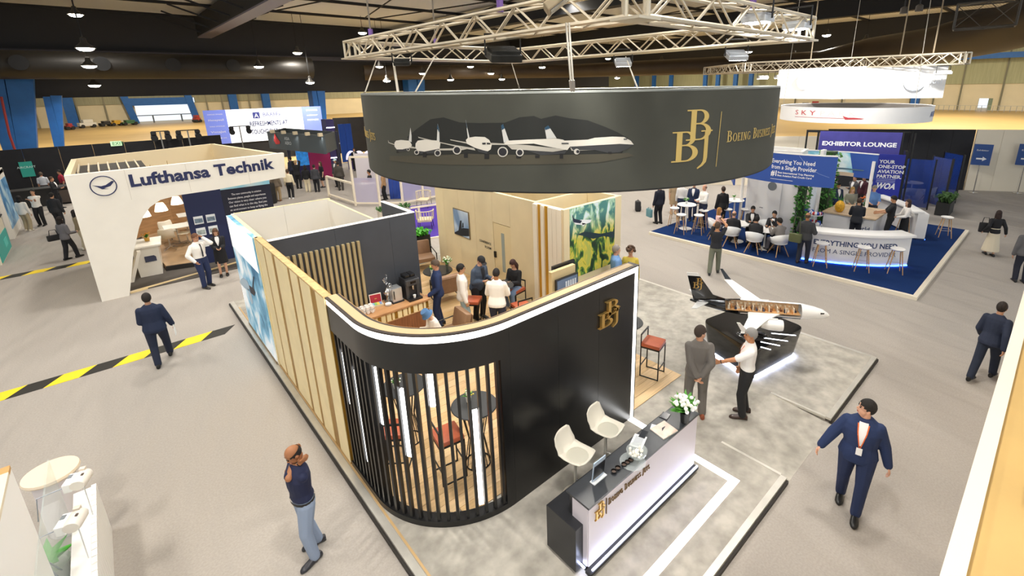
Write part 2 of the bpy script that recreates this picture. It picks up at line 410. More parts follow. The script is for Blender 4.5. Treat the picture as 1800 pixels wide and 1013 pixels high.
    if hk in ('cap', 'bucket'):
        hm2 = C(ex_get(ex, 'hat', '#15171c'), .8)
        shell((.106,.083,.112), lambda c: c.z < .05 and c.z > -.08+.5*c.x and c.x < .03)
        q = MB()
        if hk == 'cap':
            e2 = MB(); e2.ell((-.008,0,.03), (.112,.09,.112), None, 18, 12); q.add([hp(*p) for p in e2.v], [f for f in e2.f if sum(e2.v[i][2] for i in f)/len(f) > .035])
            q.loft([[hp(.08+dx, w_*sy, .045-dz) for sy, dz in ((-1,.012),(-.5,0),(0,-.004),(.5,0),(1,.012))]+[hp(.08+dx, w_*sy, .037-dz) for sy, dz in ((1,.012),(.5,0),(0,-.004),(-.5,0),(-1,.012))] for dx, w_ in ((0,.075),(.05,.07),(.085,.04))])
        else:
            e2 = MB(); e2.lathe([(.15,-.02),(.135,-.005),(.1,.045),(.098,.1),(.085,.125),(.03,.13)], 20); q.add([hp(*p) for p in e2.v], e2.f)
        q.build('hat', hm2, root, True)
    if hb.v: hb.build('hair', hm, root, True)
    def ringat(t_):
        for q, r in zip(RINGS, RINGS[1:]):
            if q[0] <= t_ <= r[0]:
                u = (t_-q[0])/(r[0]-q[0]); return [q[i]*(1-u)+r[i]*u for i in range(4)]
        return RINGS[0] if t_ < 0 else RINGS[-1]
    def patch(name, rows, m, inf=.024, parent=root):
        b = MB(); n = 6
        for t_, y0, y1 in rows:
            _, a, bb, off = ringat(t_); a = a*bulk+inf; bb = bb*bulk+inf
            for j in range(n+1):
                yy = y0+(y1-y0)*j/n; b.v.append(tuple(tp(t_, off+bb*sqrt(max(.02, 1-(yy/a)**2)), yy)))
        for i in range(len(rows)-1):
            for j in range(n): b.f.append((i*(n+1)+j, i*(n+1)+j+1, (i+1)*(n+1)+j+1, (i+1)*(n+1)+j))
        return b.build(name, m, parent, True)
    if kind == 'suit' and 'noshirt' not in ex:
        patch('shirt_front', [(.18,-.006,.006),(.26,-.03,.03),(.34,-.05,.05),(.42,-.062,.062),(.5,-.05,.05)], C(shirt, .7), .026, top_o)
        b = MB(); b.tube([tp(.515, .066*cos(q)-.008, .062*sin(q)) for q in [2*pi*j/14 for j in range(14)]], .009, 6, True); b.build('collar', C(shirt, .7), top_o, True)
    elif kind in ('shirt', 'shortsleeve'):
        b = MB(); b.tube([tp(.51, .066*cos(q)-.006, .064*sin(q)) for q in [2*pi*j/14 for j in range(14)]], .011, 6, True); b.build('collar', cm, top_o, True)
    if 'tie' in ex: patch('tie', [(.06,-.02,.02),(.2,-.024,.024),(.4,-.014,.014),(.47,-.02,.02)], C(ex_get(ex, 'tiec', '#20242f'), .5), .032, top_o)
    if 'lanyard' in ex:
        lc = C(ex_get(ex, 'lan', '#e06a28'), .6)
        for s in (1, -1): patch('lanyard', [(.14, s*.004-.004, s*.004+.006),(.25, s*.025-.006, s*.025+.006),(.38, s*.05-.007, s*.05+.007),(.48, s*.06-.008, s*.06+.008)], lc, .034, top_o)
        patch('badge', [(.04,-.035,.035),(.15,-.035,.035)], C('#f4f4f2', .4), .038, top_o)
    if 'belt' in ex: b = MB(); b.loft([[tp(t_, (RINGS[2][2]*bulk+.017)*cos(q), (RINGS[2][1]*bulk+.017)*sin(q)) for q in [2*pi*j/18 for j in range(18)]] for t_ in (-.01, .028)], False); b.build('belt', C('#151311', .4), root, True)
    if 'glasses' in ex:
        b = MB()
        for s in (1, -1):
            b.tube([hp(.1, s*.034+.024*cos(q), .012+.017*sin(q)) for q in [2*pi*j/10 for j in range(10)]], .0035, 5, True); b.tube([hp(.1, s*.058, .014), hp(-.01, s*.08, .014)], .003, 5)
        b.tube([hp(.1,-.012,.014), hp(.102,.012,.014)], .003, 5); b.build('glasses', C('#17130f', .3), root)
    if 'beard' in ex: shell2 = MB(); q = MB(); q.ell((.03,0,-.055), (.071,.063,.082), None, 16, 12); shell2.add([hp(*p) for p in q.v], [f for f in q.f if sum(q.v[i][2] for i in f)/len(f) < -.07]); shell2.build('beard', hm, root, True)
    if det:
        for s in (1, -1):
            b = MB(); b.ell(hp(.083, s*.034, .012), (.009,.014,.008), Rh, 8, 6); b.build('eye', C('#1c1613', .2), bo, True)
            b = MB(); b.tube([hp(.086, s*.018, .034), hp(.088, s*.036, .038), hp(.076, s*.055, .032)], .0045, 5); b.build('eyebrow', hm if hk != 'bald' else C('#241a14'), bo)
        b = MB(); b.ell(hp(.091, 0, -.068), (.008,.024,.007), Rh, 8, 6); b.build('mouth', C('#a3584c', .5), bo, True)
    if 'watch' in ex:
        sh, el, wr, d, e, n = J[0]; b = MB(); b.tube([wr-d*.01+(e*cos(q)+n*sin(q))*.031 for q in [2*pi*j/12 for j in range(12)]], .008, 6, True); b.build('watch', C('#18181a', .3), root, True)
    if 'phone' in ex:
        sh, el, wr, d, e, n = J[1]; c = wr+d*.11+n*.03; b = MB(); b.obox(c, (.075, .012, .15), Matrix((e, n, d)).transposed()); b.build('phone', C('#101114', .2), root)
    if 'papers' in ex:
        sh, el, wr, d, e, n = J[1]; c = wr+d*.1+Vector((0,0,-.06)); b = MB(); b.obox(c, (.2, .014, .28), Matrix((Vector((1,0,0)), Vector((0,1,0)), Vector((0,0,1))))); b.build('papers', C('#f3f3f0', .6), root)
    root['joints'] = [list(J[0][2]), list(J[1][2])]
    del root['joints']
    return root
def ex_get(ex, key, d):
    for q in ex:
        if isinstance(q, tuple) and q[0] == key: return q[1]
    return d
# ------------------------------------------------------------------ floors
def carpet_mat():
    m = mat('hall_carpet', '#a8a199', .95, var=.07, vs=35, bump=.12, bs=350, spec=.1)
    nt = m.node_tree; b = nt.nodes['Principled BSDF']; tc = nt.nodes.new('ShaderNodeTexCoord')
    wv = nt.nodes.new('ShaderNodeTexWave'); wv.inputs['Scale'].default_value = .9; wv.inputs['Distortion'].default_value = 5; wv.inputs['Detail'].default_value = 2
    mp = nt.nodes.new('ShaderNodeMapping'); mp.inputs['Rotation'].default_value = (0, 0, 1.35); mp.inputs['Scale'].default_value = (1.6, .25, 1)
    nt.links.new(tc.outputs['Object'], mp.inputs[0]); nt.links.new(mp.outputs[0], wv.inputs[0])
    bp = nt.nodes.new('ShaderNodeBump'); bp.inputs['Strength'].default_value = .5; bp.inputs['Distance'].default_value = .05
    old = b.inputs['Normal'].links[0].from_socket; nt.links.new(old, bp.inputs['Normal']); nt.links.new(wv.outputs[1], bp.inputs['Height']); nt.links.new(bp.outputs[0], b.inputs['Normal'])
    return m
b = MB(); b.box(-32, -14, -.04, 37, 41.5, 0); struct(b.build('floor', carpet_mat()))
b = MB(); b.box(-70, -20, -.3, 140, 145, -.04); struct(b.build('floor_concrete', mat('hangar_concrete', '#bd9f68', .5, var=.06, vs=.25)))
# ------------------------------------------------------------------ hangar walls, far openings
CREAM = mat('cream_wall', '#dccfae', .8, var=.04, vs=.5); BAND = mat('ribbed_band', '#9b987c', .7, var=.12, vs=1.2, stretch=(6, 6, .3))
BLUE = mat('blue_steel', '#1c5fa8', .5, var=.08, vs=2); DARK = mat('dark_cladding', '#26272a', .7)
YW, XW = 135., 128.
d0, d1 = py(243, 213, YW), py(334, 183, YW); dl, dr, dt = d0.x, d1.x, d1.z
zb = 4.0
b = MB(); b.box(-70, YW, -.04, dl, YW+.6, zb); b.box(dr, YW, -.04, XW+12, YW+.6, zb); wl = struct(b.build('wall_left', CREAM))
b = MB(); b.box(-70, YW-.2, zb, dl-1, YW+.6, 20); b.box(dr+1, YW-.2, zb, XW+12, YW+.6, 20); b.box(dl-1, YW-.2, dt+1.4, dr+1, YW+.6, 20); b.build('cladding_band', BAND, wl)
b = MB(); b.bar((dl-.4, YW-.6, 0), (dl-1.6, YW-.6, 7), 1.2, 1.0, (0,1,0)); b.bar((dr+.6, YW-.6, 0), (dr-.4, YW-.6, 7), 1.2, 1.0, (0,1,0)); b.box(dl-1.6, YW-1, dt, dr+.6, YW-.2, dt+1.5); b.build('door_frame', BLUE, wl)
b = MB(); b.bar((dl, YW+1, dt*.42), (dr, YW+1, dt*.42), .18)
for q in (.28, .8): b.cyl((dl+(dr-dl)*q, YW+1, 0), (dl+(dr-dl)*q, YW+1, dt*.42), .14)
b.build('barrier_rail', C('#6d7278'), wl)
for q in (122, 412, 470): 
    p = py(q, 190, YW-1); o = MB().box(p.x-.8, YW-1.4, 0, p.x+.8, YW-.2, 20).build('wall_post', BLUE, wl)
for q in (60, 135, 185, 365, 392, 440):
    p = py(q, 190, YW-.1); MB().box(p.x-.12, YW-.3, 0, p.x+.12, YW-.02, 9).build('wall_seam', C('#8a8570'), wl)
zc = 5.0; g0, g1 = pxx(1716, 195, XW), pxx(1746, 173, XW)
b = MB(); b.box(XW, -25, -.04, XW+.6, g1.y, zc); b.box(XW, g0.y, -.04, XW+.6, YW, zc); b.box(XW, g1.y, g1.z, XW+.6, g0.y, zc); wr = struct(b.build('wall_right', CREAM))
b = MB(); b.box(XW-.2, -25, zc, XW+.6, YW, 22); b.build('cladding_band', mat('ribbed_band_green', '#a8a884', .7, var=.1, vs=1, stretch=(6, 6, .3)), wr)
gm = (g0.y+g1.y)/2-.4
MB().box(XW+.1, g1.y, 0, XW+.3, gm, g1.z).build('door_leaf', C('#7d8c76'), wr)
for q in (1398, 1480, 1600, 1640, 1685, 1757):
    p = pxx(q, 180, XW); MB().box(XW-.4, p.y-.12, 0, XW-.02, p.y+.12, 20).build('wall_seam', C('#77745f'), wr)
p = pxx(1612, 170, XW); MB().box(XW-1.6, p.y-.7, 0, XW-.3, p.y+.7, 20).build('wall_post', BLUE, wr)
for q in (1240, 1262, 1293, 1320, 1120, 1150, 1180):
    p = pxx(q, 150, XW-3); MB().box(XW-3.6, p.y-.5, 0, XW-2.8, p.y+.5, 12).build('wall_post', BLUE, wr)
MB().box(XW-2.5, 8, 9.6, XW-1.8, 120, 10.6).build('girder', BLUE, wr)
# low mesh fence along the right wall
b = MB(); yy = -6.
while yy < 60:
    b.cyl((XW-6, yy, 0), (XW-6, yy, 1.1), .05, n=5); yy += .8
b.bar((XW-6, -6, 1.1), (XW-6, 60, 1.1), .06); b.bar((XW-6, -6, .3), (XW-6, 60, .3), .06)
tag(b.build('crowd_barrier', ALU), 'long low metal barrier along the far right hangar wall', 'barrier')
struct(MB().box(-70, 57, 19.8, 140, 145, 20.2).build('ceiling_annex', C('#8a8470')))
struct(MB().box(66.5, -25, 19.8, 140, 57, 20.2).build('ceiling_annex_east', C('#8a8470')))
# ------------------------------------------------------------------ dark roof of the exhibition bay
ZC = 12.5
def roof_mat():
    m = mat('roof_sheet', '#6b7079', .8); nt = m.node_tree; bs = nt.nodes['Principled BSDF']
    tc = nt.nodes.new('ShaderNodeTexCoord'); wv = nt.nodes.new('ShaderNodeTexWave'); wv.bands_direction = 'Y'; wv.inputs['Scale'].default_value = 1.3
    nt.links.new(tc.outputs['Object'], wv.inputs[0]); r = nt.nodes.new('ShaderNodeValToRGB')
    r.color_ramp.elements[0].color = lin('#b9bec6'); r.color_ramp.elements[1].color = lin('#e2e5ea'); nt.links.new(wv.outputs[0], r.inputs[0]); nt.links.new(r.outputs[0], bs.inputs['Base Color'])
    return m
ce = struct(MB().box(-40, -16, ZC, 66, 60, ZC+.3).build('ceiling', roof_mat()))
BEAM = mat('black_steel', '#17181b', .7)
for i in range(10):
    yy = -11.8+i*7.4; MB().box(-40, yy-.1, ZC-.2, 66, yy+.1, ZC).build('purlin', BEAM, ce)
for xx in (-13, 26, 45):
    MB().box(xx-.4, 4, ZC-1.7, xx+.4, 56, ZC-.3).build('rafter', BEAM, ce)
pb = pz(398, 48, ZC-1.9); xr = pb.x
MB().box(xr-.5, 8, ZC-1.8, xr+.5, 54, ZC-.3).build('rafter', BEAM, ce); MB().box(xr-.5, 8, ZC-1.9, xr+.5, 54, ZC-1.8).build('rafter_flange', C('#77727c', .5), ce)
for k in range(9):
    yy = 20+k*4; MB().bar((xr, yy, ZC-1.8), (xr-3.2, yy+1.2, ZC-.5), .12).build('fly_brace', BEAM, ce); MB().bar((xr, yy, ZC-1.8), (xr+3.2, yy+1.2, ZC-.5), .12).build('fly_brace', BEAM, ce)
for k in range(7):
    x0 = -12+k*8; MB().cyl((x0, 12, ZC-.5), (x0+7, 44, ZC-.5), .05, n=6).build('tie_rod', BEAM, ce); MB().cyl((x0+7, 12, ZC-.5), (x0, 44, ZC-.5), .05, n=6).build('tie_rod', BEAM, ce)
f0 = py(60, 171, 56)
struct(MB().box(-40, 56, 5.75, 66, 56.6, ZC).build('wall_back', mat('black_fascia', '#2b2c30', .8)))
struct(MB().box(65.4, 4, 9.3, 66, 56, ZC).build('wall_east', DARK))
MB().box(-40, 55.6, 9.0, 40, 56, 9.4).build('fascia_ledge', C('#3a3a44'), bpy.data.objects['wall_back'])
# ducts
DUCT = mat('duct_metal', '#2a2723', .5, .3, var=.1, vs=.6)
c0 = py(200, 116, 50); du = thing('air_duct', 'long round dark air duct under the roof on the left', 'duct', (0, 0, 0))
MB().cyl((-30, 50, c0.z), (c0.x+14, 50, c0.z), .95, n=20).build('duct_run', DUCT, du, True)
for q in (35, 180, 305, 410):
    p = py(q, 116, 49); MB().cyl((p.x, 49.1, c0.z+.1), (p.x, 48.9, c0.z+.1), .5, n=14).build('vent', BEAM, du)
du2 = thing('air_duct', 'large brown round air duct bending under the roof at upper right', 'duct')
pts = [py(640, 128, 54), pxx(1000, 125, 46), pxx(1440, 108, 50), pxx(1530, 92, 50), pxx(1640, 80, 46), pxx(1760, 52, 40), pxx(1900, 8, 34)]
MB().tube(pts, [.8, .8, .9, 1.2, 1.3, 1.3, 1.3], 16).build('duct_run', mat('duct_brown', '#40362c', .5, .3, var=.12, vs=.5), du2, True)
# blue columns carrying the fascia
def column(name, label, polys, Y, dep=1.4):
    r = thing(name, label, 'column')
    for nm, q in polys: MB().slab([py(a, c, Y) for a, c in q], (0, dep, 0)).build(nm, BLUE, r)
    return r
column('steel_column', 'broad blue steel column pair at the far left edge', [('leg', [(-40,136),(6,136),(34,280),(10,280)]), ('leg', [(8,136),(58,136),(66,280),(34,280)])], 52)
column('steel_column', 'narrower blue steel column right of the broad one at left', [('leg', [(75,170),(88,170),(112,262),(96,262)]), ('leg', [(88,168),(108,168),(113,262),(112,262)])], 53)
column('steel_column', 'blue steel column behind the refreshments screen', [('leg', [(548,160),(556,160),(572,252),(560,252)]), ('leg', [(557,160),(571,160),(577,252),(572,252)])], 54)
column('steel_column', 'blue steel column rising behind the black ring banner', [('leg', [(716,128),(731,128),(739,200),(722,200)]), ('leg', [(733,128),(746,128),(748,200),(739,200)])], 54)
r_ = thing('fire_pipe', 'thin red pipe running beside the far left blue column', 'pipe'); MB().tube([py(2, 170, 51), py(16, 235, 51), py(30, 275, 51)], .07).build('pipe', C('#8c2a26'), r_)
# ------------------------------------------------------------------ lamps
LAMPGLOW = mat('lamp_glow', '#fff3dc', .4, emit=45)
def lamp_proto(loc, label, group):
    r = thing('high_bay_lamp', label, 'lamp', loc, 0, group)
    MB().lathe([(.05,.55),(.12,.5),(.14,.3),(.4,.05),(.42,0)], 14, cap=False).build('reflector', C('#3d3a35', .5, metal=.3), r, True)
    MB().lathe([(.36,.03),(.34,-.04),(.24,-.11),(.1,-.14),(.001,-.145)], 14, cap=False).build('glowing_dome', LAMPGLOW, r, True)
    return r
def hang(r, zc): MB().cyl((0,0,.5), (0,0,zc-r.location.z-.02), .02, n=5).build('stem', BEAM, r)
LB = 'small round high-bay lamp glowing under the dark hangar roof'; LG = 'high-bay lamps under the roof'
seen = [(133,26),(150,85),(157,116),(166,150),(455,117),(523,93),(545,145),(637,58),(667,117),(827,117),(680,142),(743,129),(792,140),(863,129),(882,139),(953,118),(957,130),(1069,103),(1163,107),(1085,137),(1137,123),(1316,91),(1252,112),(1396,99),(1453,62),(1522,72),(1617,89)]
lp = None; LS = []; ROWY = {(150,85): 36, (157,116): 43, (166,150): 51, (953,118): 40, (957,130): 50}
for q in seen:
    p = pz(q[0], q[1], 11.0)
    if p.y > 53: p = py(q[0], q[1], 48 if q[0] < 900 else 44)
    if p.x > 60: p = pxx(q[0], q[1], 52)
    if q in ROWY: p = py(q[0], q[1], ROWY[q])
    if p.z > 11.3: p = pz(q[0], q[1], 11.2)
    if lp is None: lp = lamp_proto(p, LB, LG)
    else: LS.append(dup(lp, p, 0))
LS.append(lp)
ORD = 'first second third fourth fifth sixth seventh eighth ninth tenth eleventh twelfth thirteenth fourteenth fifteenth sixteenth seventeenth eighteenth nineteenth twentieth twenty-first twenty-second twenty-third twenty-fourth twenty-fifth twenty-sixth twenty-seventh'.split()
for i, (r, q) in enumerate(sorted(zip([lp]+LS[:-1], seen), key=lambda t: t[1][0])): r['label'] = 'small glowing roof lamp, %s counted from the left edge' % ORD[i]
# the rest of the same grid of lamps, above the top of the frame, with the light they give
ld = bpy.data.lights.new('high_bay_light', 'AREA'); ld.shape = 'DISK'; ld.size = 1.0; ld.energy = LAMP_W; ld.color = (1, .96, .9); ld.spread = radians(150)
for ix in range(5):
    for iy in range(5):
        X, Y = -5+ix*7.5, -5+iy*7.5
        if (X < 0 and Y > 20) or (X > 9 and Y < 0) or (X > 16 and Y < 5): continue
        o = bpy.data.objects.new('lamp_light', ld); COL.objects.link(o)
        r = dup(lp, (X, Y, 11.6), 0); r['label'] = 'round high-bay lamp of the grid above the stands'; r['group'] = 'grid lamps above the stands'
        o.parent = r; o.location = (0, 0, -.16); LS.append(r)
ld2 = bpy.data.lights.new('annex_light', 'AREA'); ld2.shape = 'DISK'; ld2.size = 2; ld2.energy = 5500; ld2.color = (1, .9, .72)
for X, Y in ((-10, 80), (20, 80), (10, 110), (45, 105), (80, 80), (95, 45), (100, 15), (80, 15), (105, 70), (60, 120), (85, -2)):
    o = bpy.data.objects.new('lamp_light', ld2); COL.objects.link(o); r = dup(lp, (X, Y, 18), 0); r['label'] = 'high-bay lamp of the neighbouring hangar bay'; r['group'] = 'lamps of the neighbouring bay'; o.parent = r; o.location = (0, 0, -.16); hang(r, 19.8)
for r in LS:
    hang(r, ZC)
    if not any(c.type == 'LIGHT' for c in r.children): o = bpy.data.objects.new('lamp_light', ld); COL.objects.link(o); o.parent = r; o.location = (0, 0, -.16)
# ------------------------------------------------------------------ truss
TR = mat('truss_metal', '#cfc4ae', .35, .55, var=.06, vs=3)
_uc = None
def strut(parent, a, c, r, name='brace'):
    global _uc
    if _uc is None: _uc = MB().cyl((0,0,0), (0,0,1), 1, n=6, caps=False).mesh('brace', True); _uc.materials.append(TR)
    a = Vector(a); c = Vector(c); d = c-a; o = link(name, _uc, None, parent)
    o.matrix_basis = Matrix.Translation(a) @ d.to_track_quat('Z', 'Y').to_matrix().to_4x4() @ Matrix.Diagonal((r, r, d.length, 1)); return o
def truss_run(root, a, c, s, bay, r, single=True, ends=True, m=None):
    a = Vector(a); c = Vector(c); d = (c-a); L = d.length; d.normalize(); side = d.cross(Vector((0,0,1))).normalized()
    offs = [side*s/2*i+Vector((0,0,s*j)) for i, j in ((-1,0),(1,0),(1,1),(-1,1))]
    if single:
        for o in offs: strut(root, a+o, c+o, r, 'chord')
    n = max(2, int(L/bay)); mb = MB()
    for f in range(4):
        p, q = offs[f], offs[(f+1) % 4]
        for i in range(n):
            e0, e1 = (p, q) if (i+f) % 2 else (q, p); A = a+d*(L*i/n)+e0; B = a+d*(L*(i+1)/n)+e1
            if single: strut(root, A, B, r*.55)
            else: mb.cyl(A, B, r*.6, n=4, caps=False)
    for t in (0, L) if ends else ():
        for f in range(4):
            A, B = a+d*t+offs[f], a+d*t+offs[(f+1) % 4]
            if single: strut(root, A, B, r*.9, 'chord')
            else: mb.cyl(A, B, r, n=5)
    if not single:
        for o in offs: mb.cyl(a+o, c+o, r, n=6)
        mb.build('truss_segment', m or TR, root)
def floodlight(label, loc, rz, tilt, emit=0, body='#3a3a3a', scale=1, group=None, hang=.3):
    r = thing('floodlight', label, 'floodlight', loc, rz, group); M = Matrix.Rotation(tilt, 3, 'Y')
    MB().obox((0,0,0), (.36*scale,.42*scale,.1*scale), M).build('housing', C(body, .4, metal=.4), r, bevel=.015)
    b = MB()
    for i in range(7): b.obox(M @ Vector(((i-3)*.045*scale, 0, .065*scale)), (.012*scale,.38*scale,.05*scale), M)
    b.build('cooling_fins', C(body, .4, metal=.4), r)
    b = MB(); b.obox(M @ Vector((0,0,-.053*scale)), (.3*scale,.36*scale,.008), M)
    b.build('lens', mat('flood_on', '#f4f8ff', .3, emit=60) if emit else C('#8d9090', .2), r)
    b = MB(); h = .24*scale; b.tube([(0,-h,0),(0,-h,hang),(0,h,hang),(0,h,0)], .016); b.build('yoke', BLACK, r)
    return r
# main truss over the ring
ZT = 6.62; tx0, tx1, ty0, ty1 = 4.62, 9.4, 3.55, 11.6; ts = .34
tr = thing('lighting_truss', 'large silver rectangular truss hanging above the black ring banner', 'truss')
for a, c in (((tx0,ty0),(tx1,ty0)), ((tx0,ty0),(tx0,ty1)), ((tx1,ty0),(tx1,ty1)), ((tx0,ty1),(tx1,ty1))):
    truss_run(tr, (a[0],a[1],ZT), (c[0],c[1],ZT), ts, .46, .03)
for cx, cy in ((tx0,ty0),(tx1,ty0),(tx0,ty1),(tx1,ty1)):
    MB().box(cx-.2,cy-.2,ZT-.03,cx+.2,cy+.2,ZT).build('corner_plate', TR, tr)
for a in ((tx0,6),(tx0,10.5),(tx1,6),(7.4,ty0),(6.8,ty1)):
    MB().cyl((a[0],a[1],ZT+ts), (a[0],a[1],ZC-.4), .018, n=6).build('hoist_cable', C('#6c6458', .5), tr)
    MB().cyl((a[0],a[1],ZT+ts), (a[0],a[1],ZT+ts+.18), .05, n=8).build('hoist_hook', C('#6d4f94', .5), tr)
floodlight('ribbed beige floodlight clamped to the near truss corner', pz(983,13,6.7)+Vector((.1,.1,.1)), 2.4, .6, 0, '#a59478', 1.0)
floodlight('dark floodlight under the left truss beam near its middle', (tx0+.1, 6.1, ZT-.25), 1.2, -.3, 0, '#34332f', 1.15)
floodlight('small dark floodlight under the far left truss end', (tx0+.3, 9.8, ZT-.18), 1.0, -.2, 0, '#34332f', .8)
floodlight('dazzling white floodlight hung on the rear truss beam', (tx1, 7.55, ZT-.2), .8, -.35, 1, '#c9cdd2', .9)
floodlight('dazzling white floodlight under the right truss beam', (tx1, 4.75, ZT-.2), .8, -.35, 1, '#c9cdd2', .9)
floodlight('bright panel lamp inside the right truss beam, nearer the middle', (7.6, ty0, ZT+.2), 0, 0, 1, '#c9cdd2', .9)
floodlight('bright panel lamp inside the right end of the truss beam', (9.1, ty0, ZT+.2), 0, 0, 1, '#c9cdd2', .9)
def spot(name, loc, tgt, W, ang=50, blend=.8, size=.15, col=(1,.97,.92)):
    l = bpy.data.lights.new(name, 'SPOT'); l.energy = W; l.spot_size = radians(ang); l.spot_blend = blend; l.shadow_soft_size = size; l.color = col
    o = bpy.data.objects.new(name, l); COL.objects.link(o); o.location = loc; o.rotation_euler = (Vector(tgt)-Vector(loc)).to_track_quat('-Z', 'Y').to_euler(); return o
spot('flood_and_fill_beam', (4.1, 4.0, 6.75), (4.6, 4.45, 5.4), 110, 75, 1)
spot('flood_and_fill_beam', (tx1-.2, 7.5, ZT-.4), (5.5, 8, .1), 420, 110)
spot('flood_and_fill_beam', (tx1+.2, 4.7, ZT-.4), (10, 3.5, .1), 110, 110)
spot('flood_and_fill_beam', (tx0+.2, 6.1, ZT-.5), (4, 8.5, .1), 260, 110)
# ------------------------------------------------------------------ black ring banner
RX, RY, RR, RT, RB = 7.20, 7.22, 3.97, 5.82, 4.554
def ringhit(x, y):
    d = ray(x, y); ox, oy = -RX, -RY; a = d.x*d.x+d.y*d.y; b_ = 2*(d.x*ox+d.y*oy); c_ = ox*ox+oy*oy-RR*RR
    t = (-b_-sqrt(max(0, b_*b_-4*a*c_)))/(2*a); p = CAM+d*t; return (atan2(p.y-RY, p.x-RX) % (2*pi)), p.z
PH0 = ringhit(900, 240)[0]
rmap = cyl_map(RX, RY, RR, PH0, 0)
def ruv(x, y):
    a, z = ringhit(x, y); return ((a-PH0)*RR, z)
rg = thing('ring_banner', 'huge black fabric ring banner with gold monogram and printed jets', 'banner', (0, 0, 0))
FAB = mat('banner_fabric', '#42433b', .75, var=.05, vs=3, bump=.05, bs=200)
b = MB(); b.sweep_wall(arc(RX, RY, RR, 0, 2*pi, 128)[:-1], RB, RT, -.0, True) if False else None
n = 144; rin = RR-.05
b = MB(); b.loft([[(RX+r*cos(2*pi*i/n), RY+r*sin(2*pi*i/n), z) for i in range(n)] for r, z in ((rin, RB), (RR, RB), (RR, RT), (rin, RT), (rin, RB))], False); fbr = b.build('fabric', FAB, rg, True)
b = MB(); b.tube([(RX+(RR-.02)*cos(2*pi*i/n), RY+(RR-.02)*sin(2*pi*i/n), RT+.01) for i in range(n)], .024, 6, True); b.build('top_rail', C('#8f938f', .4, metal=.6), rg, True)
b = MB(); b.tube([(RX+(RR-.02)*cos(2*pi*i/n), RY+(RR-.02)*sin(2*pi*i/n), RB-.005) for i in range(n)], .02, 6, True); b.build('bottom_rail', C('#191a1a'), rg, True)
def Z8(X, Y): return ruv(670+X/3.913, 200+Y/3.913)
def pr(name, polys, colr, depth): return decal(name, [[Z8(*q) for q in p] for p in polys], rmap, C(colr, .7), fbr, .1, depth)
def circ(cx, cy, r, n=14, ry=None): return [(cx+r*cos(2*pi*i/n), cy+(ry or r)*sin(2*pi*i/n)) for i in range(n)]
pr('print_mountains', [[(180,160),(240,110),(340,38),(430,25),(540,60),(680,65),(850,62),(950,25),(1050,15),(1100,35),(1200,12),(1290,30),(1420,45),(1540,90),(1620,125),(1700,170),(1650,290),(250,290)]], '#1f211e', .003)
pr('print_apron', [[(60,290),(600,275),(1700,270),(1740,290),(1500,335),(900,350),(300,345),(60,320)]], '#4a4639', .004)
pr('print_jet_wings', [[(50,180),(56,196),(95,210),(95,216),(52,200)], [(205,222),(240,232),(238,240),(200,236)], [(255,158),(470,208),(640,236),(650,252),(560,236),(440,208),(260,166)], [(400,240),(560,236),(600,240),(560,250),(400,252)],
   [(475,176),(585,195),(590,205),(480,182)], [(755,200),(850,205),(890,215),(760,214)], [(1300,232),(1470,232),(1465,250),(1310,254)], [(860,208),(1000,215),(1180,235),(1290,245),(1180,262),(1000,250),(900,245)]], '#b9b4a8', .006)
pr('print_jet_fuselages', [[(95,200),(105,185),(140,180),(190,185),(205,197),(215,215),(205,232),(150,245),(110,245),(95,225)], [(240,205),(255,185),(300,178),(400,185),(410,205),(405,240),(300,260),(255,255),(238,235)],
   [(585,180),(600,165),(650,157),(715,160),(745,180),(762,215),(755,245),(735,258),(700,250),(650,235),(590,205)], [(845,205),(870,185),(1000,178),(1200,170),(1250,178),(1290,200),(1300,225),(1280,250),(1180,232),(1050,205),(860,212)],
   [(1250,185),(1420,178),(1470,165),(1590,157),(1670,160),(1715,185),(1736,212),(1640,207),(1480,216),(1300,226)]], '#ddd8cc', .008)
pr('print_jet_tails', [[(192,190),(204,95),(212,150),(212,195)], [(385,186),(391,68),(402,110),(404,190)], [(598,168),(583,40),(592,85),(609,162)], [(845,200),(826,82),(840,70),(880,186)], [(1138,172),(1125,95),(1150,80),(1207,168)]], '#cfcfca', .007)
pr('print_jet_bellies', [[(1300,226),(1480,216),(1640,207),(1736,212),(1700,238),(1640,265),(1560,270),(1470,250),(1320,250)], [(110,238),(150,238),(200,232),(190,255),(120,262)], [(255,248),(300,252),(400,236),(390,270),(270,276)], [(660,240),(700,250),(735,258),(730,275),(670,262)], [(1000,252),(1180,264),(1280,252),(1260,275),(1100,285)]], '#3a3b3d', .0065)
pr('print_engines', [circ(525,250,30), circ(838,262,36), circ(955,266,27), circ(392,270,23,14), circ(248,265,17), circ(1345,260,20), circ(190,245,11)], '#c9c5bb', .010)
pr('print_engine_intakes', [circ(525,250,22), circ(838,262,28), circ(955,266,19), circ(392,270,16), circ(248,265,11), circ(1352,260,11), circ(190,245,7)], '#24242a', .012)
pr('print_wheels', [_r(572,270,598,302), _r(712,275,745,310), _r(290,265,315,300), _r(1228,275,1252,308), _r(930,285,965,305), _r(1060,285,1090,303), _r(108,255,122,270), _r(1560,262,1585,275)], '#1a1a1a', .009)
pr('print_cockpit_windows', [[(697,200),(722,198),(722,210),(700,211)], [(728,198),(752,200),(755,210),(730,210)], [(1240,200),(1288,200),(1290,207),(1242,208)], [(1665,172),(1690,170),(1690,177),(1668,178)]], '#23262b', .0125)
pr('print_fin_tips', [[(583,40),(592,85),(594,105),(590,95)], [(826,82),(840,70),(852,100),(832,112)], [(1125,95),(1150,80),(1165,100),(1130,112)], [(388,100),(391,68),(402,110),(402,130)]], '#274a63', .0095)
GOLD = mat('gold_print', '#cdb168', .45, .3); 
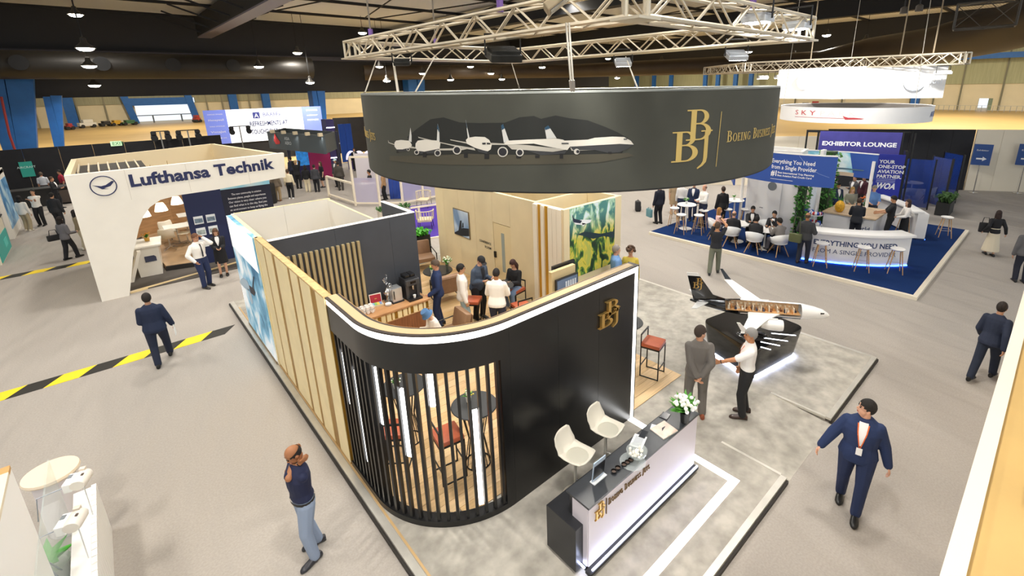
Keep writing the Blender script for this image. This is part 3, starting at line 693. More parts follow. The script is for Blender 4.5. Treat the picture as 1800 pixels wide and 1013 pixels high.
# monogram, divider and name, from left to right
u0, z0_ = ruv(1180, 301); u1, z1_ = ruv(1245, 199)
kx = (u1-u0+.12)/1.28; 
solid_glyphs('monogram', bbj(z1_-z0_+.03), lambda u, v, d: rmap(u0+u*1.12, z0_-.02+v, d), .008, GOLD, rg, .003, label='gold serif monogram of two letters B and a J')
ua = ruv(1268, 196); ub = ruv(1258, 293); decal('divider', [[(ua[0]-.006,ua[1]),(ua[0]+.006,ua[1]),(ub[0]+.006,ub[1]),(ub[0]-.006,ub[1])]], rmap, GOLD, rg, 0, .006)
letters_, wd = smallcaps('BOEING BUSINESS JETS', .155, split=True)
ut, zt_ = ruv(1277, 250); [solid_glyphs('letter', g, lambda u, v, d: rmap(ut+u*1.02, zt_+v, d), .007, GOLD, fbr, .003) for g in letters_]
ue, ze = ruv(661, 247); [solid_glyphs('letter', g, lambda u, v, d: rmap(ue-wd*1.02+u*1.02, ze+v, d), .007, GOLD, fbr, .003) for g in letters_]
# cables from the truss to the ring
for (a, c) in (((662,104),(637,168)), ((690,106),(696,165)), ((692,106),(698,165)), ((764,100),(724,166)), ((971,107),(970,156)), ((973,107),(973,156)), ((995,40),(1005,158)), ((1000,40),(1009,158)), ((1100,100),(1125,150)), ((1420,65),(1423,150))):
    e = ringhit(*c)[0]; P1 = Vector((RX+(RR-.03)*cos(e), RY+(RR-.03)*sin(e), RT)); P0 = pz(a[0], a[1], ZT)
    if c[0] > 1400: P1 = pz(c[0], 143, 5.99); P1 = P0+Vector((0,0,-1.2)); 
    if c[1] < 157 and c[0] < 1000: P1 = Vector((RX+(RR-.03)*cos(e+pi), RY+(RR-.03)*sin(e+pi), RT)); P1 = Vector((8.9, 10.8, RT)) ; P0 = Vector((tx1-.3, ty1-.2, ZT))
    if c[0] > 1400: continue
    MB().cyl(P0, P1, .012, n=5).build('cable', C('#c9c4b8', .4, metal=.5), rg); MB().cyl(P1, P1+(P0-P1).normalized()*.16, .026, n=6).build('shackle', CHROME, rg)
# ------------------------------------------------------------------ the black and gold stand: platform
ZS = .1
def mott_mat():
    m = mat('mottled_carpet', '#aca79d', .9, var=.2, vs=4.5, bump=.1, bs=300, spec=.15); return m
st = thing('stand_platform', 'low mottled grey carpeted platform under the black and gold stand', 'platform')
b = MB(); b.prism([(1.86,2.04),(6.62,2.04),(6.62,3.02),(8.55,3.02),(8.55,2.04),(11.36,2.04),(11.36,8.6),(11.36,15.6),(1.86,15.6)], .0, ZS-.002); b.build('carpet_top', mott_mat(), st)
b = MB(); b.slab([(6.66,3.02,ZS-.003),(6.66,1.93,.004),(6.66,1.93,0),(6.66,3.02,0)], (1.87,0,0)); b.build('ramp', mott_mat(), st)
TRIM = mat('brushed_trim', '#d8d4ca', .35, .5, var=.06, vs=6); EDGE = C('#2a2622', .6)
for nm, q, m_ in (('edge_trim', (1.76,1.95,.06,1.86,15.6,ZS), TRIM), ('edge_trim', (1.86,1.95,.06,6.62,2.04,ZS), TRIM), ('edge_trim', (8.55,1.95,.06,11.36,2.04,ZS), TRIM), ('edge_trim', (11.36,1.95,.06,11.45,8.6,ZS), TRIM),
   ('edge_trim', (6.6,2.04,.06,6.65,3.02,ZS+.002), TRIM), ('edge_trim', (8.53,2.04,.06,8.58,3.02,ZS+.002), TRIM), ('edge_side', (1.73,1.92,0,1.79,15.6,.06), EDGE), ('edge_side', (1.79,1.92,0,6.62,1.97,.06), EDGE), ('edge_side', (8.55,1.92,0,11.45,1.97,.06), EDGE), ('edge_side', (11.42,1.97,0,11.47,8.6,.06), EDGE)):
    MB().box(*q).build(nm, m_, st)
MB().box(1.87,4.2,ZS-.002,1.9,15.0,ZS+.004).build('timber_strip', C('#c9a877', .5), st)
for q in ((5.93,2.42,6.05,4.46), (1.95,2.42,5.93,2.54)): MB().box(q[0],q[1],ZS-.002,q[2],q[3],ZS+.003).build('floor_light_line', LED, st)
# timber floor, plank by plank
fl = thing('timber_floor', 'pale oak plank floor inside the black and gold stand', 'floor', (0, 0, 0))
OAK = [mat('oak_%d' % i, c, .42, var=.12, vs=3, stretch=(.6, 8, 1)) for i, c in enumerate(('#d2b080', '#cba876', '#d9b98b'))]
rp = random.Random(5); yy = 4.55
while yy < 14.4:
    x0 = 6.12 if yy < 4.7 else (3.4-sqrt(max(0, 1.35**2-(5.9-yy)**2)) if yy < 5.9 else 2.05); x1 = 7.82 
    cut = x0+rp.uniform(1.2, x1-x0-.4) if x1-x0 > 2 else x1
    for a, c in ((x0, cut), (cut, x1)):
        if c-a > .05: MB().box(a+.003, yy+.003, ZS, c-.003, min(yy+.197, 14.4), ZS+.012).build('plank', OAK[rp.randrange(3)], fl)
    yy += .2
ZF = ZS+.012
# ------------------------------------------------------------------ black front wall with curved slatted corner
HT = 3.05; BX = mat('black_panel', '#161617', .3, var=.08, vs=5); CX_, CY_, CR_ = 3.35, 5.91, 1.45
def path(sv, off=0):
    """plan path of the slatted corner: from the gold wall (s=0) along x=1.9, round the corner, to the black wall"""
    L1 = 6.86-CY_
    if sv < L1: return Vector((CX_-CR_-off, 6.86-sv)), pi
    a = pi+(sv-L1)/CR_; return Vector((CX_+(CR_+off)*cos(a), CY_+(CR_+off)*sin(a))), a
PL = (6.86-CY_)+CR_*pi/2
wt = thing('black_wall', 'black curved front wall with slatted corner, white light band and gold monogram', 'partition')
ss = [PL*i/40 for i in range(41)]
outer = [tuple(path(s_)[0]) for s_ in ss]+[(6.0, 4.46)]
HB = 2.52
b = MB(); b.sweep_wall(outer[:41], HB, HT-.12, .16); b.build('header', BX, wt, True)
for i in range(3):
    x0 = 3.35+i*.883; MB().box(x0+.002, 4.46, ZS, x0+.881, 4.64, HT-.12).build('panel', BX, wt)
b = MB(); b.sweep_wall(outer, HT-.115, HT-.02, .14); b.build('light_band', mat('led_band', '#fffaf2', .4, emit=3.2), wt, True)
b = MB(); b.sweep_wall([tuple(path(s_, .012)[0]) for s_ in ss]+[(6.09, 4.448)], HT-.02, HT, .2); b.build('top_cap', C('#3a302a', .5), wt, True)
b = MB(); b.sweep_wall([tuple(path(s_, -.03)[0]) for s_ in ss]+[(6.0, 4.5)], HT, HT+.006, .12); b.build('ledge', C('#cbb288', .6), wt, True)
b = MB(); b.sweep_wall(outer[:41], ZS, ZS+.09, .16); b.build('base_rail', BX, wt, True)
MB().box(5.998,4.452,ZS,6.07,4.66,HT-.02).build('light_band_end', mat('led_band', '#fffaf2'), wt); MB().box(6.07,4.45,ZS,6.09,4.66,HT-.03).build('end_strip', BX, wt)
MB().box(6.075,4.66,ZS,6.09,4.67,HT).build('end_strip', BX, wt)
# inner faces of the wall in plywood
b = MB(); b.sweep_wall([tuple(path(s_, -.165)[0]) for s_ in ss]+[(6.0, 4.63)], HB, HT-.001, .03); b.build('plywood_lining', C('#c49a62', .6), wt, True)
NS = 23; slat = MB().box(-.055, -.02, ZS+.09, .0, .02, HB).mesh('slat')
for i in range(NS):
    s_ = .05+(PL-.24)*i/(NS-1); p, a = path(s_, -.02); o = link('slat', slat, BX, wt); o.location = (p.x, p.y, 0); o.rotation_euler = (0, 0, a)
b = MB(); b.sweep_wall([tuple(path(PL-.15+.15*i/6)[0]) for i in range(7)], ZS, HB, .16); b.build('end_panel', BX, wt, True)
def corner_hit(x, y):
    d = ray(x, y); R_ = CR_-.05; ox, oy = -CX_, -CY_; A = d.x**2+d.y**2; B_ = 2*(d.x*ox+d.y*oy); Cc = ox*ox+oy*oy-R_*R_; q = B_*B_-4*A*Cc
    if q > 0:
        p = CAM+d*((-B_-sqrt(q))/(2*A))
        if p.y < CY_: a = atan2(p.y-CY_, p.x-CX_) % (2*pi); return (6.86-CY_)+(a-pi)*CR_, p.z
    p = pxx(x, y, CX_-R_); return 6.86-p.y, p.z
for (a, c) in (((65,115),(108,380)), ((122,200),(195,670)), ((217,185),(262,475)), ((347,300),(390,640)), ((530,225),(545,390)), ((742,410),(775,885))):
    s0, z0 = corner_hit(580+a[0]/2.894, 580+a[1]/2.894); s1, z1 = corner_hit(580+c[0]/2.894, 580+c[1]/2.894)
    s_ = min(PL-.05, max(.05, (s0+s1)/2)); g_ = (PL-.24)/(NS-1); s_ = .05+(math.floor((s_-.05)/g_)+.5)*g_
    p, ang = path(s_, -.06); o = MB().box(-.02, -.032, max(ZS+.09, z1), .02, .032, min(HB, z0)).build('light_bar', mat('led_bar', '#ffffff', emit=4), wt); o.location = (p.x, p.y, 0); o.rotation_euler = (0, 0, ang)
q0, q1 = py(1051, 587, 4.46), py(1088, 522, 4.46)
GOLD3 = mat('gold_metal', '#d2ab62', .3, .75)
solid_glyphs('monogram', bbj(q1.z-q0.z), lambda u, v, d: Vector((q0.x+u*(q1.x-q0.x)/((q1.z-q0.z)*.78), 4.46-d, q0.z+v)), .05, GOLD3, wt, .0, label='raised gold monogram of two letters B and a J')
# ------------------------------------------------------------------ gold wall on the left and sky poster
GCREAM = mat('gold_cream_panel', '#f2dfae', .5, var=.05, vs=3); GSTRIP = mat('gold_mirror', '#a57c2a', .35, .35, var=.1, vs=4)  # strip gold is darkened in its colour for the shade of the recess
gw = thing('gold_wall', 'pale gold slatted side wall left of the black slatted corner', 'partition')
MB().box(1.895, 6.9, ZS, 2.02, 10.98, HT-.03).build('backing', GSTRIP, gw)
gaps = [(pxx(a, c, 1.9).y, w_) for a, c, w_ in ((464.5,438,.1), (481,451,.2), (508.5,477,.14), (527,497,.13), (552,520,.26))]
gaps.sort(); y0 = 6.88
for g_, w_ in gaps+[(10.98, .0)]:
    g0 = min(g_-w_/2, 10.98)
    if g0-y0 > .05: MB().box(1.885, y0, ZS+.05, 1.895, g0, HT-.03).build('panel', GCREAM, gw)
    y0 = g_+w_/2
MB().box(1.88, 6.9, HT-.03, 1.99, 10.98, HT).build('top_timber', C('#cfae78', .6, var=.2, vs=12), gw)
MB().box(1.87, 10.9, ZS, 1.93, 11.0, HT).build('corner_trim', GCREAM, gw)
def sky_mat(key, cols, scale=1.0, detail=6, rot=(0,0,0), pos=(.3,.45,.6,.75)):
    m = mat(key, '#8fc4e4', .5); nt = m.node_tree; bs = nt.nodes['Principled BSDF']; tc = nt.nodes.new('ShaderNodeTexCoord'); mp = nt.nodes.new('ShaderNodeMapping'); mp.inputs['Rotation'].default_value = rot
    n = nt.nodes.new('ShaderNodeTexNoise'); n.inputs['Scale'].default_value = scale; n.inputs['Detail'].default_value = detail; n.inputs['Distortion'].default_value = .6
    nt.links.new(tc.outputs['Object'], mp.inputs[0]); nt.links.new(mp.outputs[0], n.inputs[0]); r = nt.nodes.new('ShaderNodeValToRGB'); e = r.color_ramp.elements
    while len(e) < len(cols): e.new(.5)
    for i, c_ in enumerate(cols): e[i].position = pos[i]; e[i].color = lin(c_)
    nt.links.new(n.outputs[0], r.inputs[0]); nt.links.new(r.outputs[0], bs.inputs['Base Color']); return m
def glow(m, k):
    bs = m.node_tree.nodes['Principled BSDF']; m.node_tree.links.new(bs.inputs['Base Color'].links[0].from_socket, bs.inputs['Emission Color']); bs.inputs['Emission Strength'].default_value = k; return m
po = thing('sky_poster', 'tall poster of clouds and a jet on the left side of the stand', 'poster')
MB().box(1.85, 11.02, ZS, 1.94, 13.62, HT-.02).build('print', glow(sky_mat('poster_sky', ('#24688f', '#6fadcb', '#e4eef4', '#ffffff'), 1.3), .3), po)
MB().box(1.845, 11.02, 2.25, 1.85, 13.62, HT-.02).build('print_clear_sky', C('#f2f8fc', .5, emit=.45), po)  # emission added to both poster prints, which catch little light
pm = lambda x, y: (lambda p: (-p.y, p.z))(pxx(x, y, 1.845))
fmap = lambda u, v, d: Vector((1.846-d, -u, v))
Zp = lambda X, Y: pm(380+X/3.377, 340+Y/3.377)
decal('print_jet', [[Zp(*q) for q in p] for p in ([(145,510),(160,500),(185,520),(200,560),(190,580),(165,560),(140,530)], [(185,560),(210,600),(220,650),(212,660),(198,620)], )], fmap, C('#b9cfe0'), po, 0, .002)
decal('print_jet_tail', [[Zp(*q) for q in p] for p in ([(195,545),(215,560),(220,490),(226,500),(222,560),(234,590),(228,610),(205,590)],)], fmap, C('#2c2b3a'), po, 0, .004)
MB().box(1.84, 11.0, ZS, 1.86, 13.64, ZS+.06).build('base_strip', C('#8d7a5d'), po)
# storage room behind the poster
sr = thing('storage_room', 'roofless white storage cubicle behind the sky poster', 'cubicle')
MAT_IN = mat('white_lining', '#f1ede3', .7)
for q in ((1.945,10.66,ZS,2.0,13.6,HT-.04), (1.94,13.55,ZS,3.1,13.62,HT), (3.104,13.55,ZS,4.26,13.62,HT), (4.2,10.66,ZS,4.26,12.1,HT-.02), (4.2,12.104,ZS,4.26,13.55,HT-.02)): MB().box(*q).build('panel', MAT_IN, sr)
for q in ((1.95,11.0,HT-.04,2.03,13.5,HT-.03), (2.0,13.55,HT,4.28,13.62,HT+.012), (4.2,10.66,HT-.02,4.26,13.54,HT-.01)): MB().box(*q).build('top_timber', C('#e3d6ac', .6, var=.1, vs=10), sr)
MB().box(2.02,10.68,ZS,4.19,13.54,ZS+.01).build('floor_sheet', C('#c9c2b5'), sr)
# dark back wall with gold slats
SL = mat('slate_panel', '#42464d', .5, var=.06, vs=3)
dw = thing('slate_wall', 'dark slate partition with a field of pale gold slats behind the coffee bar', 'partition')
for a, c in ((2.02,3.3),(3.304,4.55),(4.554,5.2)): MB().box(a,10.5,ZS,c,10.58,HT-.02).build('panel', SL, dw)
MB().box(5.12,10.58,ZS,5.2,12.2,HT-.02).build('panel', SL, dw); MB().box(2.02,10.495,HT-.02,5.205,10.585,HT).build('top_cap', mat('led_cap', '#fffdf8', emit=.35), dw); MB().box(5.115,10.585,HT-.02,5.205,12.205,HT).build('top_cap', mat('led_cap'), dw)
sl2 = MB().box(-.028,-.035,0,.028,.035,1).mesh('gold_slat'); GSL = mat('pale_gold_slat', '#b3a37c', .45, .2)
tops = [(506,452),(640,423)]; xa, xb = py(506,452,10.46).x, py(629,424,10.46).x; zt0 = (py(506,452,10.46).z+py(629,424,10.46).z)/2
for i in range(14):
    o = link('gold_slat', sl2, GSL, dw); o.location = (xa+(xb-xa)*i/13, 10.465, 1.08); o.scale = (1, 1, zt0-1.08)
# ------------------------------------------------------------------ coffee bar and what stands on it
WAL = mat('walnut_front', '#8a5a3a', .45, var=.3, vs=5, stretch=(9, 1, .5)); WTOP = mat('walnut_top', '#b88a5e', .4, var=.15, vs=4, stretch=(1, 8, 1))
cb = thing('coffee_bar', 'walnut coffee bar with a band of gold strips under its top', 'counter'); bx0, bx1, by0, by1, bz = 2.85, 4.98, 9.74, 10.44, 1.07
MB().box(bx0,by0+.04,ZF,bx1,by1,bz-.24).build('front_panel', WAL, cb); MB().box(bx0,by0+.05,bz-.24,bx1,by1,bz-.05).build('gold_band', GSTRIP, cb); MB().box(bx0-.02,by0,bz-.05,bx1+.03,by1+.02,bz).build('top', WTOP, cb, bevel=.008)
for i in range(16):
    x0 = bx0+.02+i*.132; MB().box(x0,by0+.03,bz-.24,x0+(.1 if i % 3 else .05),by0+.05,bz-.05).build('gold_strip', GCREAM, cb)
MB().box(bx0,by0+.025,bz-.26,bx1,by0+.045,bz-.24).build('shelf_edge', C('#c79d6d'), cb)
def on(x, y, z): p = pz(x, y, z); return (p.x, min(p.y, 10.27), z)
cm_ = thing('coffee_machine', 'black and silver bean-to-cup coffee machine on the coffee bar', 'coffee machine', (4.72, 10.12, bz), -pi/2)
GR = mat('machine_grey', '#5c5d60', .35, .6); 
MB().box(-.22,-.17,0,.1,.17,.52).build('housing', C('#26272a', .35), cm_, bevel=.012); cmh = MB().box(.1,-.17,.36,.17,.17,.5).build('head', GR, cm_, bevel=.01); MB().box(.1,-.17,0,.26,.17,.05).build('drip_tray', C('#1a1a1b', .3), cm_, bevel=.006)
MB().box(.1,-.17,.05,.13,-.1,.36).build('side_column', GR, cm_); MB().box(.1,.1,.05,.13,.17,.36).build('side_column', GR, cm_); MB().lathe([(.03,.36),(.03,.28),(.018,.25)], 10, (.15,0,0)).build('spout', CHROME, cmh, True); MB().box(.172,-.07,.41,.176,.07,.47).build('display', C('#0b0d12', .15), cmh)
b = MB(); b.box(-.2,-.13,.52,.04,.0,.6); b.box(-.2,.01,.52,.04,.13,.6); b.build('bean_hopper', C('#18181a', .2), cm_, bevel=.015); MB().lathe([(.025,.05),(.035,.12),(.03,.12)], 12, (.18,.0,0)).build('cup', C('#f2f2f0'), cm_, True)
mc = thing('milk_cooler', 'small silver milk cooler beside the coffee machine', 'appliance', (4.36, 10.2, bz), -pi/2)
MB().box(-.13,-.12,.03,.12,.12,.36).build('body', C('#b9bcbf', .3, metal=.7), mc, bevel=.012); MB().box(.12,-.115,.035,.135,.115,.355).build('door', C('#d3d5d6', .25, metal=.6), mc); MB().box(-.15,-.14,0,.16,.14,.03).build('base', C('#222326'), mc); MB().box(.135,-.09,.1,.155,-.075,.3).build('handle', BLACK, mc)
tp_ = thing('silver_trophy', 'ornate silver trophy-like sculpture on the coffee bar', 'sculpture', on(677, 526, bz))
MB().lathe([(.1,0),(.1,.05),(.06,.07),(.045,.14),(.09,.22),(.1,.27),(.05,.32),(.03,.36)], 14).build('pedestal', CHROME, tp_, True)
rq = random.Random(2)
for i in range(12):
    a = rq.uniform(0, 2*pi); zz = .26+.03*i; rr = .15-.006*i; MB().tube([(0,0,zz-.04),(rr*.7*cos(a),rr*.7*sin(a),zz),(rr*cos(a),rr*sin(a),zz+.06),(rr*.8*cos(a+.4),rr*.8*sin(a+.4),zz+.08)], [.014,.012,.01,.006], 6).build('branch', CHROME, tp_, True)
rb = thing('red_gift_box', 'open presentation box with a red lid on the coffee bar', 'box', on(655, 531, bz), -.2)
MB().box(-.13,-.09,0,.13,.09,.04).build('tray', C('#d9c9a8'), rb); MB().obox((0,.13,.13), (.27,.02,.22), Matrix.Rotation(-.35, 3, 'X')).build('lid', C('#e9e2d2'), rb); MB().obox((0,.115,.128), (.24,.012,.19), Matrix.Rotation(-.35, 3, 'X')).build('lid_lining', C('#a3182a', .6), rb)
MB().obox((0,.107,.128), (.05,.008,.02), Matrix.Rotation(-.35, 3, 'X')).build('gold_badge', GOLD3, rb)
for i, c_ in enumerate(('#5fa6c9', '#8cc16a', '#e0c95a', '#7d9bd0')): MB().box(-.11+i*.056,-.07,.04,-.06+i*.056,.07,.05).build('sachet', C(c_), rb)
cupm = MB().lathe([(.025,0),(.03,.008),(.042,.07),(.044,.085),(.04,.085),(.036,.02)], 14).mesh('cup', True); sauc = MB().lathe([(.03,0),(.07,.012),(.072,.016),(.03,.008)], 16).mesh('saucer', True)
CW = C('#fbfaf7', .25)
for i in range(16):
    gx, gy, gz = i % 4, (i//4) % 2, i//8; r = thing('coffee_cup', 'white coffee cup in the cluster on the coffee bar', 'cup', (3.4+gx*.1+.012*gy, 9.98+gy*.12, bz+gz*.087), 0, 'white cups on the coffee bar'); link('cup_body', cupm, CW, r)
    b_ = link('handle', MB().tube([(.04,0,.065),(.065,0,.06),(.062,0,.03),(.036,0,.025)], .005, 6).mesh('handle'), CW, r)
for i, (X, Y, n_) in enumerate(((622,549,1),(642,540,1),(683,537,2))):
    r = thing('saucer_stack', ('small stack of white saucers at the left end of the coffee bar', 'stack of white saucers in front of the cups', 'stack of white saucers beside the red lidded box')[i], 'saucers', on(X, Y, bz))
    for k in range(3+n_): o = link('saucer', sauc, CW, r); o.location = (0, 0, k*.009)
pl_ = thing('white_plate', 'white oval plate near the front edge of the coffee bar', 'plate', on(696, 526, bz)); MB().lathe([(.05,0),(.1,.015),(.104,.02),(.05,.008)], 20, sx=1.2).build('dish', CW, pl_, True); MB().ell((0,0,.015), (.08,.06,.012)).build('napkin', C('#f4f1ea'), pl_, True)
ly = thing('leaflet', 'glossy leaflet lying before the milk cooler', 'leaflet', on(710, 521, bz), .2); MB().box(-.11,-.075,0,.11,.075,.006).build('sheet', C('#e3e6e8', .3), ly); MB().box(-.09,-.05,.006,.02,.05,.007).build('printed_photo', C('#6f7d8a'), ly)
bk = thing('snack_basket', 'small basket of yellow snacks at the left end of the bar', 'basket', on(613, 545, bz)); MB().lathe([(.07,0),(.1,.06),(.104,.06),(.075,.006)], 16).build('basket', C('#b48a4a'), bk, True)
rq = random.Random(4)
for i in range(22): MB().ell((rq.uniform(-.07,.07),rq.uniform(-.07,.07),.05+rq.uniform(0,.03)), (.022,.014,.009), Euler((rq.random()*3,rq.random()*3,0)).to_matrix(), 7, 5).build('snack', C('#d9a93a'), bk, True)
# ------------------------------------------------------------------ lounge furniture
BRN = mat('brown_leather', '#8a6a4f', .5, var=.08, vs=8); RUST = mat('rust_leather', '#b0593a', .45, var=.08, vs=10)
def lounge_chair(label, x, y, rz):
    r = thing('lounge_chair', label, 'armchair', (x, y, ZF), rz, 'brown leather lounge chairs')
    MB().box(-.3,-.33,.3,.36,.33,.44).build('seat_cushion', BRN, r, True, .04)
    MB().obox((-.33,0,.62), (.15,.62,.5), Matrix.Rotation(-.22, 3, 'Y')).build('back_cushion', BRN, r, True, .05)
    for s in (-1, 1): MB().tube([(.34,s*.37,.0),(.34,s*.37,.56),(-.42,s*.37,.6),(-.3,s*.37,.0),(.34,s*.37,.0)], .018, 6).build('side_frame', BLACK, r)
    MB().box(-.3,-.37,.26,.34,-.33,.3).build('rail', BLACK, r); MB().box(-.3,.33,.26,.34,.37,.3).build('rail', BLACK, r); MB().bar((-.38,-.37,.5),(-.38,.37,.5),.03).build('rail', BLACK, r)
    MB().obox((-.42,0,.6), (.02,.62,.46), Matrix.Rotation(-.22, 3, 'Y')).build('back_panel', BRN, r)
    return r
lounge_chair('brown leather lounge chair facing the room beside the planter', 7.1, 14.0, radians(-105))
lounge_chair('brown leather lounge chair half hidden by the slate wall end', 5.95, 13.5, radians(-20))
lounge_chair('brown leather lounge chair with its back turned, beside the coffee table', 6.35, 11.25, radians(80))
lounge_chair('brown leather lounge chair behind the curved wall, under the bucket hat woman', 4.95, 8.85, radians(175))
def pot_flowers(label, loc, h, cols, pot='#e8e6e0', n=16, spread=.09, pr_=.045, leaves=14, seed=1, name='flower_pot'):
    r = thing(name, label, 'flowers', loc); rq = random.Random(seed)
    MB().lathe([(pr_*.8,0),(pr_,h*.4),(pr_*1.05,h*.42),(pr_*.9,h*.4)], 14).build('pot', C(pot, .4), r, True)
    for i in range(leaves):
        a = rq.uniform(0, 2*pi); q = rq.uniform(.4, 1.1)*spread; zz = h*.42+rq.uniform(.1, .5)*h; d = Vector((cos(a), sin(a), 0)); sd = Vector((-sin(a), cos(a), 0))*spread*.22; base = Vector((0,0,h*.38)); tip = base+d*q*1.25+Vector((0,0,zz-h*.38)); mid = base.lerp(tip, .55)+Vector((0,0,.02))
        MB().add([base, mid+sd, tip, mid-sd, mid+Vector((0,0,.012))], [(0,1,4),(1,2,4),(2,3,4),(3,0,4)]).build('leaf', GREENLEAF, r)
    for i in range(n):
        a = rq.uniform(0, 2*pi); q = rq.uniform(.1, 1)*spread; zz = h*(.75+.3*rq.random())-q*.3; c_ = cols[i % len(cols)]
        f_ = MB().ell((q*cos(a), q*sin(a), zz), (spread*.155, spread*.155, spread*.13), None, 8, 5).build('blossom', C(c_, .6), r, True)
    b = MB()
    for i in range(8): a = rq.uniform(0, 2*pi); b.cyl((0,0,h*.3), (spread*.6*cos(a), spread*.6*sin(a), h*.8), .004, n=4)
    b.build('stems', GREENLEAF, r)
    return r
ct = thing('coffee_table', 'low round black coffee table between the lounge chairs', 'table', (6.75, 12.45, ZF)); MB().lathe([(.001,.4),(.44,.4),(.45,.42),(.44,.44),(.001,.44)], 28, cap=False).build('top', C('#2b2b2c', .3), ct, True); MB().lathe([(.25,0),(.25,.02),(.03,.03),(.03,.4)], 18).build('base', BLACK, ct, True)
pot_flowers('small pot of yellow flowers on the low coffee table', (6.5, 12.35, ZF+.44), .26, ('#f0e05a', '#f7f3d5'), seed=3)
pot_flowers('taller glass vase of white flowers on the coffee table', (7.0, 12.3, ZF+.44), .42, ('#f6f5ec', '#e9efd0'), '#5b6156', 26, .15, .05, seed=5)
def bar_table(label, x, y, R_=.36, h=1.08, z=None, group='black wire bar tables'):
    r = thing('bar_table', label, 'table', (x, y, ZF if z is None else z), 0, group)
    MB().lathe([(.001,h-.025),(R_-.01,h-.025),(R_,h-.012),(R_-.01,h),(.001,h)], 30, cap=False).build('top', C('#303234', .4), r, True)
    for i in range(14):
        a = 2*pi*i/14; MB().tube([(.2*cos(a),.2*sin(a),.0),(.12*cos(a),.12*sin(a),.5),(.22*cos(a),.22*sin(a),h-.025)], .008, 5).build('rod', BLACK, r)
    MB().tube([(.2*cos(2*pi*i/24),.2*sin(2*pi*i/24),.01) for i in range(24)], .012, 6, True).build('base_ring', BLACK, r); return r
def bar_stool(label, x, y, rz, z=None):
    r = thing('bar_stool', label, 'stool', (x, y, ZF if z is None else z), rz, 'rust leather bar stools')
    MB().box(-.2,-.2,.69,.2,.2,.77).build('seat', RUST, r, True, .02); MB().box(-.2,-.2,.66,.2,.2,.69).build('seat_frame', BLACK, r)
    for sx in (-1, 1):
        for sy in (-1, 1): MB().bar((sx*.19,sy*.19,.0),(sx*.19,sy*.19,.69 if sx > 0 else .96),.02).build('leg', BLACK, r)
    for q in (((-.19,-.19,.25),(-.19,.19,.25)), ((.19,-.19,.25),(.19,.19,.25)), ((-.19,-.19,.01),(.19,-.19,.01)), ((-.19,.19,.01),(.19,.19,.01))): MB().bar(q[0], q[1], .018).build('rung', BLACK, r)
    MB().bar((-.19,-.2,.95),(-.19,.2,.95),.022,.03).build('back_rail', BLACK, r); return r
bar_table('round dark wire bar table where the lounge group works', 6.5, 8.95)
bar_stool('rust leather bar stool left of the white-jacketed man', 5.95, 9.35, radians(-50))
bar_stool('rust leather bar stool under the woman with the notebook', 7.12, 9.12, radians(190))
bar_stool('rust leather bar stool nearest the front wall top in the lounge', 6.62, 8.25, radians(80))
bar_table('round dark bar table with flowers behind the slats, nearer the black wall', 3.4, 5.5); pot_flowers('yellow and white flowers on the bar table behind the slats', (3.38, 5.62, ZF+1.08), .2, ('#f1e25e', '#f8f8f2'), seed=7)
bar_table('round dark bar table behind the slats, nearer the gold wall', 2.85, 6.75); pot_flowers('small pot of pale flowers on the far table behind the slats', (2.72, 6.75, ZF+1.08), .2, ('#f1eec0', '#f8f8f2'), seed=8)
bar_stool('rust leather bar stool behind the slats, facing the nearer table', 2.95, 5.6, radians(-10)); bar_stool('rust leather bar stool behind the slats, near the gold wall', 2.4, 6.3, radians(50))
bar_table('round dark wire bar table outside the end of the black wall', 7.2, 5.55); bar_stool('rust leather bar stool standing outside beside the bar table', 7.42, 5.0, radians(-75)); 
# ------------------------------------------------------------------ conference room wall, gold slats, mural
CRM = mat('cream_panel', '#e4d3ab', .55, var=.03, vs=2)
cw = thing('conference_wall', 'cream panelled conference room wall with a door', 'partition'); CWX = 7.85
pd = [pxx(866,392,CWX), pxx(897,400,CWX)]; dy1, dy0, dz = pd[0].y, pd[1].y, (pd[0].z+pd[1].z)/2
ys = [9.1, dy0, dy1, dy1+.9, dy1+1.8, dy1+2.7, 14.2]
for a, c in zip(ys, ys[1:]):
    if c-a < .05: continue
    if a == dy0: MB().box(CWX,a+.003,dz+.02,CWX+.1,c-.003,HT).build('panel', CRM, cw)
    else: MB().box(CWX,a+.003,ZS,CWX+.1,c-.003,HT).build('panel', CRM, cw)
dr_ = MB().box(CWX+.012,dy0+.01,ZS+.01,CWX+.07,dy1-.01,dz).build('door', mat('cream_door', '#dfcc9f', .5), cw)
w0, w1 = pxx(880.4,410,CWX), pxx(888.7,480,CWX); MB().box(CWX+.004,w1.y,w1.z,CWX+.013,w0.y,w0.z).build('vision_panel', C('#9aa39c', .15), dr_); h0 = pxx(871,447,CWX); MB().box(CWX-.03,h0.y-.04,h0.z-.09,CWX+.013,h0.y+.04,h0.z+.09).build('handle', BLACK, dr_)
tx = pxx(843,424,CWX); tm = flat_map((CWX-.001, tx.y, tx.z), (0,-1,0), (0,0,1)); lettering('lettering', 'CONFERENCE', tm, .075, C('#1c1c1c'), cw, width=.6, bold=.02); tm2 = flat_map((CWX-.001, tx.y-.6, tx.z-.14), (0,-1,0), (0,0,1)); lettering('lettering', 'ROOM', tm2, .075, C('#1c1c1c'), cw, align='R', width=.32, bold=.02)
MB().box(CWX+.1,9.1,ZS,9.9,9.2,HT-.01).build('side_wall', CRM, cw); MB().box(CWX+.1,12.6,ZS,9.9,12.7,HT).build('side_wall', CRM, cw); MB().box(9.85,8.05,ZS,9.95,12.7,HT).build('side_wall', CRM, cw)
pc = thing('aircraft_picture', 'framed photograph of an airliner on the cream wall', 'picture'); a, c = pxx(797,365,CWX), pxx(827.5,421,CWX)
